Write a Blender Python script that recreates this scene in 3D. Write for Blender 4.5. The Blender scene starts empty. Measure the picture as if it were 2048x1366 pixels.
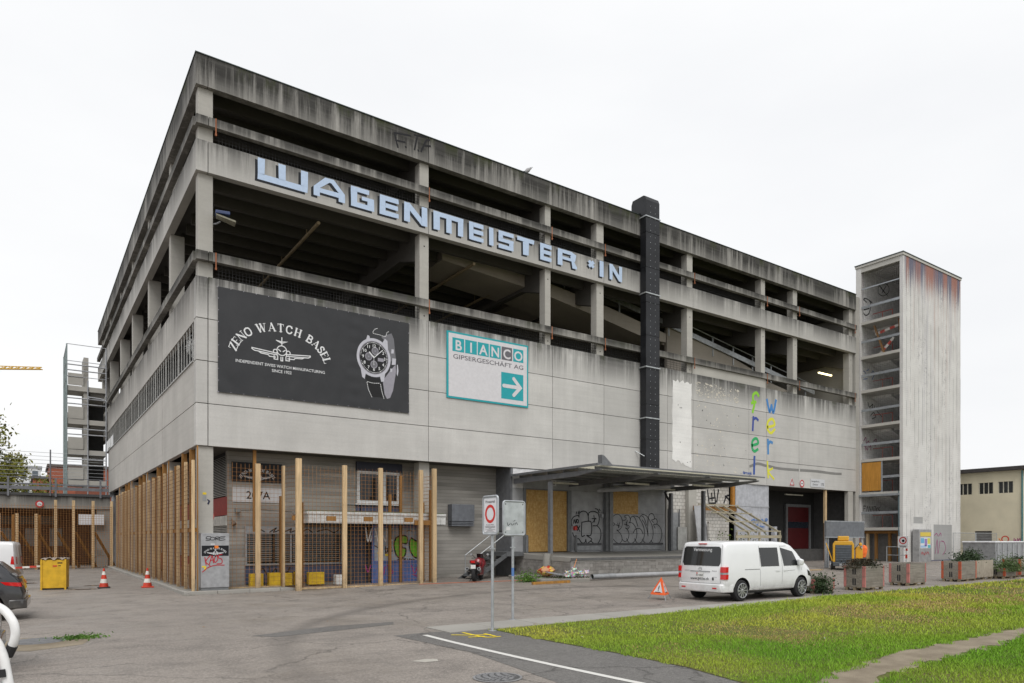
import bpy, bmesh, math, random
import numpy as np
from mathutils import Vector, Matrix
random.seed(7)
R = math.radians
S = bpy.context.scene
COL = S.collection
# ---------------------------------------------------------------- camera, sky, sun, exposure
# frame: X runs along the hall's long front, Y goes into the hall, the hall's corner stands on the origin
cd = bpy.data.cameras.new('camera'); cam = bpy.data.objects.new('camera', cd); COL.objects.link(cam)
cam.location = (-4.96, -26.774, 1.95)
cam.rotation_euler = (R(90), 0, R(-34.79))
cd.sensor_width = 36.0; cd.lens = 24.61; cd.shift_y = 0.1924; cd.clip_start = 0.1; cd.clip_end = 3000
S.camera = cam
W = bpy.data.worlds.new('World'); S.world = W; W.use_nodes = True
wn = W.node_tree.nodes; wl = W.node_tree.links; wn.clear()
SUN_EL, SUN_AZ = R(52), R(205)
sky = wn.new('ShaderNodeTexSky'); sky.sky_type = 'NISHITA'; sky.sun_disc = False
sky.sun_elevation = SUN_EL; sky.sun_rotation = SUN_AZ; sky.dust_density = 6; sky.air_density = 1.5
b1 = wn.new('ShaderNodeBackground'); b1.inputs[1].default_value = 0.10; wl.new(sky.outputs[0], b1.inputs[0])
tc = wn.new('ShaderNodeTexCoord'); mp = wn.new('ShaderNodeMapping'); mp.inputs['Scale'].default_value = (1, 1, 3)
wl.new(tc.outputs['Generated'], mp.inputs[0])
nz = wn.new('ShaderNodeTexNoise'); nz.inputs['Scale'].default_value = 1.6; nz.inputs['Detail'].default_value = 5
wl.new(mp.outputs[0], nz.inputs['Vector'])
cr = wn.new('ShaderNodeValToRGB'); cr.color_ramp.elements[0].position = .3; cr.color_ramp.elements[1].position = .68
cr.color_ramp.elements[0].color = (.89, .90, .92, 1); cr.color_ramp.elements[1].color = (.985, .99, .995, 1)
wl.new(nz.outputs[0], cr.inputs[0])
b2 = wn.new('ShaderNodeBackground'); b2.inputs[1].default_value = 1.0; wl.new(cr.outputs[0], b2.inputs[0])
mx = wn.new('ShaderNodeMixShader'); mx.inputs[0].default_value = .96
wl.new(b1.outputs[0], mx.inputs[1]); wl.new(b2.outputs[0], mx.inputs[2])
wo = wn.new('ShaderNodeOutputWorld'); wl.new(mx.outputs[0], wo.inputs[0])
sd = bpy.data.lights.new('sun', 'SUN'); sd.energy = 1.7; sd.angle = R(35); sd.color = (1, .98, .955)
so = bpy.data.objects.new('sun', sd); COL.objects.link(so)
so.rotation_euler = (R(90) - SUN_EL, 0, R(180) - SUN_AZ + R(0))
S.view_settings.view_transform = 'Standard'; S.view_settings.look = 'None'
S.view_settings.exposure = 0.08; S.view_settings.gamma = 1.0; S.view_settings.use_curve_mapping = False
S.render.engine = 'CYCLES'; S.cycles.max_bounces = 7; S.cycles.diffuse_bounces = 4; S.cycles.caustics_reflective = False
S.cycles.caustics_refractive = False; S.cycles.use_denoising = True

# ---------------------------------------------------------------- materials
class NT:
    def __init__(s, name):
        s.m = bpy.data.materials.new(name); s.m.use_nodes = True
        s.t = s.m.node_tree; s.b = s.t.nodes['Principled BSDF']; s._pos = None; MATS[name] = s.m
    def n(s, typ, **kw):
        x = s.t.nodes.new('ShaderNode' + typ)
        for k, v in kw.items(): setattr(x, k, v)
        return x
    def l(s, a, b): s.t.links.new(a, b)
    def pos(s):
        if s._pos is None: s._pos = s.n('NewGeometry').outputs['Position']
        return s._pos
    def map(s, scale=(1, 1, 1), rot=(0, 0, 0), src=None):
        m = s.n('Mapping'); m.inputs['Scale'].default_value = scale; m.inputs['Rotation'].default_value = rot
        s.l(src if src is not None else s.pos(), m.inputs[0]); return m.outputs[0]
    def noise(s, scale, vec=None, detail=4, rough=.55, dist=0):
        x = s.n('TexNoise'); x.inputs['Scale'].default_value = scale; x.inputs['Detail'].default_value = detail
        x.inputs['Roughness'].default_value = rough; x.inputs['Distortion'].default_value = dist
        s.l(vec if vec is not None else s.pos(), x.inputs['Vector']); return x.outputs[0]
    def ramp(s, fac, a, b, ca=None, cb=None):
        x = s.n('MapRange'); x.inputs[1].default_value = a; x.inputs[2].default_value = b
        if ca is not None: x.inputs[3].default_value = ca; x.inputs[4].default_value = cb
        x.clamp = True; s.l(fac, x.inputs[0]); return x.outputs[0]
    def math(s, op, a, b=None):
        x = s.n('Math', operation=op)
        for i, q in enumerate((a, b)):
            if q is None: continue
            if isinstance(q, (int, float)): x.inputs[i].default_value = q
            else: s.l(q, x.inputs[i])
        return x.outputs[0]
    def mix(s, fac, a, b, blend='MIX'):
        x = s.n('Mix', data_type='RGBA', blend_type=blend)
        for i, q in ((0, fac), (6, a), (7, b)):
            if isinstance(q, (int, float)): x.inputs[i].default_value = q
            elif isinstance(q, (tuple, list)): x.inputs[i].default_value = tuple(q)[:3] + (1,)
            else: s.l(q, x.inputs[i])
        return x.outputs[2]
    def sep(s, v=None):
        x = s.n('SeparateXYZ'); s.l(v if v is not None else s.pos(), x.inputs[0]); return x.outputs
    def col(s, c):
        if isinstance(c, (tuple, list)): s.b.inputs['Base Color'].default_value = tuple(c)[:3] + (1,)
        else: s.l(c, s.b.inputs['Base Color'])
    def set(s, rough=.6, metal=0, spec=.5, trans=0, alpha=1):
        s.b.inputs['Roughness'].default_value = rough; s.b.inputs['Metallic'].default_value = metal
        s.b.inputs['Specular IOR Level'].default_value = spec
        if trans: s.b.inputs['Transmission Weight'].default_value = trans
        return s
    def bump(s, h, strength=.3, dist=.02):
        x = s.n('Bump'); x.inputs['Strength'].default_value = strength; x.inputs['Distance'].default_value = dist
        s.l(h, x.inputs['Height']); s.l(x.outputs[0], s.b.inputs['Normal'])
def mul(c, k): return tuple(min(1, q * k) for q in c)
MATS = {}
def M(name, c, rough=.6, var=.18, scale=5, bump=0, metal=0, spec=.4, rnd=0, dirt=0):
    """plain surface with a mottled tone, fine relief, a little difference from piece to piece"""
    if name in MATS: return MATS[name]
    t = NT(name); n1 = t.noise(scale, detail=6)
    k = t.mix(t.ramp(n1, .3, .7), mul(c, 1 - var), mul(c, 1 + var))
    if rnd:
        oi = t.n('ObjectInfo'); k = t.mix(t.math('MULTIPLY', oi.outputs['Random'], rnd), k, (.05, .04, .03))
    if dirt:
        n2 = t.noise(scale * .35, detail=7, rough=.7); k = t.mix(t.ramp(n2, .5, .75, 0, dirt), k, mul(c, .3))
    t.col(k); t.set(rough, metal, spec)
    if bump: t.bump(t.noise(scale * 8, detail=5), bump, .01)
    MATS[name] = t.m; return t.m
def concrete(name, c, ztop=None, reach=1.2, streak=.6, moss=0, joint=0, board=0, piece=.1, fine=.1, base=0, lo=.25):
    """weathered concrete; rain streaks run down from the top edge at ztop, moss sits at that edge"""
    g_ = sum(c) / 3; c = tuple(.72 * q + .28 * g_ for q in c)
    t = NT(name); P = t.pos()
    a = t.noise(.55, detail=5, rough=.6); b = t.noise(14, detail=6, rough=.65)
    k = t.mix(t.ramp(a, .3, .7), mul(c, .86), mul(c, 1.1))
    k = t.mix(t.ramp(b, .35, .75, 0, fine * 2), k, mul(c, .55))
    oi = t.n('ObjectInfo')
    k = t.mix(t.math('MULTIPLY', oi.outputs['Random'], piece * 2), k, mul(c, .72))
    h = b
    if board:
        z = t.sep()[2]; i = t.math('FLOOR', t.math('MULTIPLY', z, 1 / board))
        cx = t.n('CombineXYZ'); xy = t.sep()
        t.l(t.math('MULTIPLY', t.math('ADD', xy[0], xy[1]), .35), cx.inputs[0]); t.l(t.math('MULTIPLY', i, 7.3), cx.inputs[1])
        bn = t.noise(1.0, cx.outputs[0], detail=1)
        k = t.mix(t.ramp(bn, .3, .7, 0, .8), k, mul(c, .42))
        fr = t.math('FRACT', t.math('MULTIPLY', z, 1 / board)); k = t.mix(t.ramp(fr, 0, .14, .75, 0), k, mul(c, .22))
        gr = t.noise(3, t.map((2, 2, 40)), detail=4); k = t.mix(t.ramp(gr, .45, .7, 0, .35), k, mul(c, .5))
        h = t.math('ADD', t.math('MULTIPLY', bn, 2.5), gr)
    if ztop is not None:
        z = t.sep()[2]; d = t.math('SUBTRACT', ztop, z)
        fade = t.ramp(d, 0, reach, 1, 0)
        s1 = t.noise(1, t.map((2.6, 2.6, .10)), detail=8, rough=.78)
        s2 = t.noise(1, t.map((.42, .42, .05)), detail=3)
        f = t.math('MULTIPLY', t.ramp(t.math('ADD', t.math('MULTIPLY', s1, .65), t.math('MULTIPLY', s2, .45)), .43, .58), t.math('ADD', fade, lo))
        f = t.math('MULTIPLY', f, streak)
        k = t.mix(f, k, mul(c, .11))
        s3 = t.noise(1, t.map((4.5, 4.5, .2)), detail=4); k = t.mix(t.math('MULTIPLY', t.ramp(s3, .6, .75), t.math('MULTIPLY', fade, .5 * streak)), k, mul(c, 1.25))
        edge = t.math('MULTIPLY', t.ramp(d, 0, .32, 1, 0), t.ramp(t.noise(2.2, detail=6), .38, .62)); k = t.mix(t.math('MULTIPLY', edge, .75 * streak), k, mul(c, .2))
        if moss:
            mn = t.noise(.8, t.map((1, 1, .35)), detail=6, rough=.7); mf = t.math('MULTIPLY', t.ramp(mn, .53, .60), t.ramp(d, 0, .55, 1, 0))
            k = t.mix(t.math('MULTIPLY', mf, moss), k, (.035, .042, .015))
    hz_ = t.noise(1, t.map((.25, .25, 7)), detail=6, rough=.7); k = t.mix(t.ramp(hz_, .45, .7, 0, fine * 2.2), k, mul(c, .6))
    if base:
        z = t.sep()[2]; gf = t.math('MULTIPLY', t.ramp(z, 0, base, 1, 0), t.ramp(t.noise(2.5, detail=6), .35, .65)); k = t.mix(t.math('MULTIPLY', gf, .55), k, (.05, .05, .035))
    t.col(k); t.set(.86, 0, .25); t.bump(h, .35 if board else .18, .012)
    MATS[name] = t.m; return t.m
def wood(name, c, var=.3, rnd=.25, axis=2):
    t = NT(name); sc = [22, 22, 22]; sc[axis] = 1.2
    n1 = t.noise(1, t.map(tuple(sc)), detail=5); n2 = t.noise(1.3, detail=3)
    k = t.mix(t.ramp(n1, .3, .7), mul(c, 1 - var), mul(c, 1 + var * .6)); k = t.mix(t.ramp(n2, .45, .75, 0, .35), k, mul(c, .6))
    v = t.n('TexVoronoi'); v.inputs['Scale'].default_value = 1; t.l(t.map((9, 9, 3)), v.inputs['Vector'])
    k = t.mix(t.ramp(v.outputs['Distance'], .05, .1, .8, 0), k, mul(c, .25))
    oi = t.n('ObjectInfo'); k = t.mix(t.math('MULTIPLY', oi.outputs['Random'], rnd), k, mul(c, .45))
    z_ = t.sep()[2]; k = t.mix(t.math('MULTIPLY', t.ramp(z_, .05, .9, 1, 0), t.ramp(t.noise(5, detail=6, rough=.7), .35, .65, .1, .7)), k, (.10, .08, .055))
    t.col(k); t.set(.75, 0, .25); t.bump(n1, .25, .006); MATS[name] = t.m; return t.m
def flat(name, c, rough=.6, spec=.3, wear=0, metal=0):
    if name in MATS: return MATS[name]
    t = NT(name); n1 = t.noise(9, detail=6, rough=.7)
    k = t.mix(t.ramp(n1, .3, .7), mul(c, .92), mul(c, 1.06))
    if wear: k = t.mix(t.ramp(t.noise(30, detail=5), .6, .75, 0, wear), k, (.3, .3, .29))
    t.col(k); t.set(rough, metal, spec); MATS[name] = t.m; return t.m
def emit(name, c, s):
    t = NT(name); t.b.inputs['Emission Color'].default_value = c + (1,); t.b.inputs['Emission Strength'].default_value = s
    t.col(c); MATS[name] = t.m; return t.m

# ---------------------------------------------------------------- mesh helpers
class MB:
    def __init__(s): s.v = []; s.f = []
    def add(s, vs, fs):
        o = len(s.v); s.v += [tuple(q) for q in vs]; s.f += [tuple(i + o for i in f) for f in fs]; return s
    def box(s, x0, x1, y0, y1, z0, z1):
        return s.add([(x0, y0, z0), (x1, y0, z0), (x1, y1, z0), (x0, y1, z0), (x0, y0, z1), (x1, y0, z1), (x1, y1, z1), (x0, y1, z1)],
                     [(0, 3, 2, 1), (4, 5, 6, 7), (0, 1, 5, 4), (1, 2, 6, 5), (2, 3, 7, 6), (3, 0, 4, 7)])
    def bar(s, p, q, w, h=None, up=(0, 0, 1)):
        h = h or w; p = Vector(p); q = Vector(q); d = (q - p).normalized(); u = Vector(up)
        if abs(d.dot(u)) > .98: u = Vector((0, 1, 0))
        a = d.cross(u).normalized(); b = a.cross(d)
        vs = [c + a * (i * w / 2) + b * (j * h / 2) for c in (p, q) for i, j in ((-1, -1), (1, -1), (1, 1), (-1, 1))]
        return s.add(vs, [(0, 1, 2, 3), (7, 6, 5, 4), (0, 4, 5, 1), (1, 5, 6, 2), (2, 6, 7, 3), (3, 7, 4, 0)])
    def tube(s, pts, r, n=8, cap=True, closed=False):
        pts = [Vector(p) for p in pts]; m = len(pts); rs = r if isinstance(r, (list, tuple)) else [r] * m
        vs = []; prev = None
        for i, p in enumerate(pts):
            if closed: d = pts[(i + 1) % m] - pts[i - 1]
            else: d = pts[min(i + 1, m - 1)] - pts[max(i - 1, 0)]
            d.normalize()
            if prev is None:
                u = Vector((0, 0, 1)) if abs(d.z) < .9 else Vector((1, 0, 0)); a = d.cross(u).normalized()
            else: a = (prev - d * prev.dot(d)).normalized()
            prev = a; b = d.cross(a)
            for k in range(n):
                t = 2 * math.pi * k / n; vs.append(p + (a * math.cos(t) + b * math.sin(t)) * rs[i])
        fs = []
        for i in range(m if closed else m - 1):
            j = (i + 1) % m
            for k in range(n): k2 = (k + 1) % n; fs.append((i * n + k, i * n + k2, j * n + k2, j * n + k))
        if cap and not closed: fs += [tuple(range(n))[::-1], tuple((m - 1) * n + k for k in range(n))]
        return s.add(vs, fs)
    def lathe(s, prof, c=(0, 0, 0), axis=(0, 0, 1), n=20):
        ax = Vector(axis).normalized(); u = Vector((1, 0, 0)) if abs(ax.x) < .9 else Vector((0, 1, 0))
        a = ax.cross(u).normalized(); b = ax.cross(a); c = Vector(c); vs = []; fs = []
        for r, h in prof:
            for k in range(n): t = 2 * math.pi * k / n; vs.append(c + ax * h + (a * math.cos(t) + b * math.sin(t)) * r)
        for i in range(len(prof) - 1):
            for k in range(n): k2 = (k + 1) % n; fs.append((i * n + k, i * n + k2, (i + 1) * n + k2, (i + 1) * n + k))
        fs.append(tuple(range(n))[::-1]); fs.append(tuple((len(prof) - 1) * n + k for k in range(n)))
        return s.add(vs, fs)
    def prism(s, pts, d):
        """closed 3-D outline pushed by vector d"""
        n = len(pts); P = [Vector(p) for p in pts]; d = Vector(d)
        return s.add(P + [p + d for p in P], [tuple(range(n))[::-1], tuple(range(n, 2 * n))] + [(i, (i + 1) % n, n + (i + 1) % n, n + i) for i in range(n)])
    def quad(s, *p): return s.add(p, [tuple(range(len(p)))])
    def tf(s, mtx):
        s.v = [tuple(mtx @ Vector(q)) for q in s.v]; return s
    def mesh(s, name):
        m = bpy.data.meshes.new(name); m.from_pydata(s.v, [], s.f); m.update(); return m
def put(name, data, mat=None, parent=None, smooth=False, bevel=0, sharp=35, fix=False):
    if isinstance(data, MB): data = data.mesh(name)
    if fix:
        bm = bmesh.new(); bm.from_mesh(data); bmesh.ops.recalc_face_normals(bm, faces=bm.faces); bm.to_mesh(data); bm.free()
    if mat is not None and not data.materials: data.materials.append(mat)
    o = bpy.data.objects.new(name, data); COL.objects.link(o)
    if parent is not None: o.parent = parent
    if smooth:
        data.polygons.foreach_set('use_smooth', [True] * len(data.polygons)); data.set_sharp_from_angle(angle=R(sharp))
    if bevel:
        b = o.modifiers.new('edge', 'BEVEL'); b.width = bevel; b.segments = 2; b.limit_method = 'ANGLE'
    return o
def tag(o, label=None, cat=None, group=None, kind=None):
    if label: o['label'] = label
    if cat: o['category'] = cat
    if group: o['group'] = group
    if kind: o['kind'] = kind
    return o
def thing(name, label, cat, loc=(0, 0, 0), rz=0, group=None):
    o = bpy.data.objects.new(name, None); COL.objects.link(o); o.location = loc; o.rotation_euler = (0, 0, rz); o.empty_display_size = .2
    return tag(o, label, cat, group)
def copy_tree(o, parent=None):
    c = o.copy(); COL.objects.link(c)
    if parent is not None: c.parent = parent
    for ch in list(o.children): copy_tree(ch, c)
    return c
def bx(name, mat, parent, *a, **kw): return put(name, MB().box(*a), mat, parent, **kw)
def text_mesh(txt, size, bold=0, align='CENTER', sx=1.0):
    c = bpy.data.curves.new('t', 'FONT'); c.body = txt; c.size = size; c.align_x = align; c.offset = bold * size; c.resolution_u = 3
    o = bpy.data.objects.new('t', c); COL.objects.link(o); bpy.context.view_layer.update()
    m = bpy.data.meshes.new_from_object(o.evaluated_get(bpy.context.evaluated_depsgraph_get()))
    bpy.data.objects.remove(o); bpy.data.curves.remove(c)
    vs = [(v.co.x * sx, v.co.y) for v in m.vertices]; fs = [tuple(p.vertices) for p in m.polygons]; bpy.data.meshes.remove(m)
    return vs, fs
def on_front(y): return lambda a, b, o=0.: (a, y - o, b)          # sheet facing -Y
def on_left(x): return lambda a, b, o=0.: (x - o, a, b)           # sheet facing -X; 'a' runs along Y
def print_text(mb, pl, txt, a, b, size, bold=0, align='CENTER', o=.003, sx=1., flip=1):
    vs, fs = text_mesh(txt, size, bold, align, sx); return mb.add([pl(a + flip * x, b + y, o) for x, y in vs], fs)
def spline(pts, k=5):
    P = [Vector((p[0], p[1])) for p in pts]
    if len(P) < 3: return P
    Q = [P[0] * 2 - P[1]] + P + [P[-1] * 2 - P[-2]]; out = []
    for i in range(1, len(Q) - 2):
        for j in range(k):
            t = j / k; a, b, c, d = Q[i - 1:i + 3]
            out.append(.5 * (2 * b + (c - a) * t + (2 * a - 5 * b + 4 * c - d) * t * t + (3 * b - a - 3 * c + d) * t ** 3))
    out.append(P[-1]); return out
def stroke(mb, pl, pts, w, o=.003, smooth=True, k=5):
    P = spline(pts, k) if smooth else [Vector((p[0], p[1])) for p in pts]
    P = [p for i, p in enumerate(P) if i == 0 or (p - P[i - 1]).length > 1e-4]; n = len(P)
    if n < 2: return
    vs = []
    for i in range(n):
        d1 = (P[i] - P[i - 1]).normalized() if i > 0 else None; d2 = (P[i + 1] - P[i]).normalized() if i < n - 1 else None
        d = d1 if d2 is None else d2 if d1 is None else (d1 + d2)
        if d.length < 1e-3: d = d2
        d = d.normalized(); nn = Vector((-d.y, d.x)); m = w / 2
        if d1 is not None and d2 is not None: m = min(w * .9, m / max(.4, abs(nn.dot(Vector((-d2.y, d2.x))))))
        e = P[i] - (d * w * .3 if i == 0 else Vector((0, 0))) + (d * w * .3 if i == n - 1 else Vector((0, 0)))
        vs += [pl(*(e + nn * m), o), pl(*(e - nn * m), o)]
    mb.add(vs, [(2 * i, 2 * i + 1, 2 * i + 3, 2 * i + 2) for i in range(n - 1)])
def strokes(pl, ss, w, o=.003, smooth=True):
    mb = MB()
    for i, s in enumerate(ss): stroke(mb, pl, s, w, o + i * .0005, smooth)
    return mb
def disc(mb, pl, a, b, r0, r1, o=.003, n=28, sx=1.):
    vs = [];
    for r in (r0, r1):
        for k in range(n): t = 2 * math.pi * k / n; vs.append(pl(a + sx * r * math.cos(t), b + r * math.sin(t), o))
    if r0 <= 0: mb.add(vs[n:], [tuple(range(n))])
    else: mb.add(vs, [(k, (k + 1) % n, n + (k + 1) % n, n + k) for k in range(n)])
def rect(mb, pl, a0, a1, b0, b1, o=.003): mb.add([pl(a0, b0, o), pl(a1, b0, o), pl(a1, b1, o), pl(a0, b1, o)], [(0, 1, 2, 3)])
def leaves(n, fn, size, seed=1, flat=.0):
    """n small leaf-shaped faces; fn(rng) gives a point"""
    rg = random.Random(seed); mb = MB()
    for _ in range(n):
        c = Vector(fn(rg)); a = Vector((rg.gauss(0, 1), rg.gauss(0, 1), rg.gauss(0, 1) * (1 - flat))).normalized()
        b = a.cross(Vector((rg.gauss(0, 1), rg.gauss(0, 1), rg.gauss(0, 1)))).normalized(); s = size * rg.uniform(.6, 1.3)
        mb.add([c - a * s, c + b * s * .45, c + a * s, c - b * s * .45], [(0, 1, 2, 3)])
    return mb
def leafmat(name, c, c2):
    t = NT(name); n1 = t.noise(1.6, detail=3); n2 = t.noise(25, detail=2)
    k = t.mix(t.ramp(n1, .35, .65), c, c2); k = t.mix(t.ramp(n2, .35, .7), k, mul(c, .45)); t.col(k); t.set(.6, 0, .3)
    MATS[name] = t.m; return t.m
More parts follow.
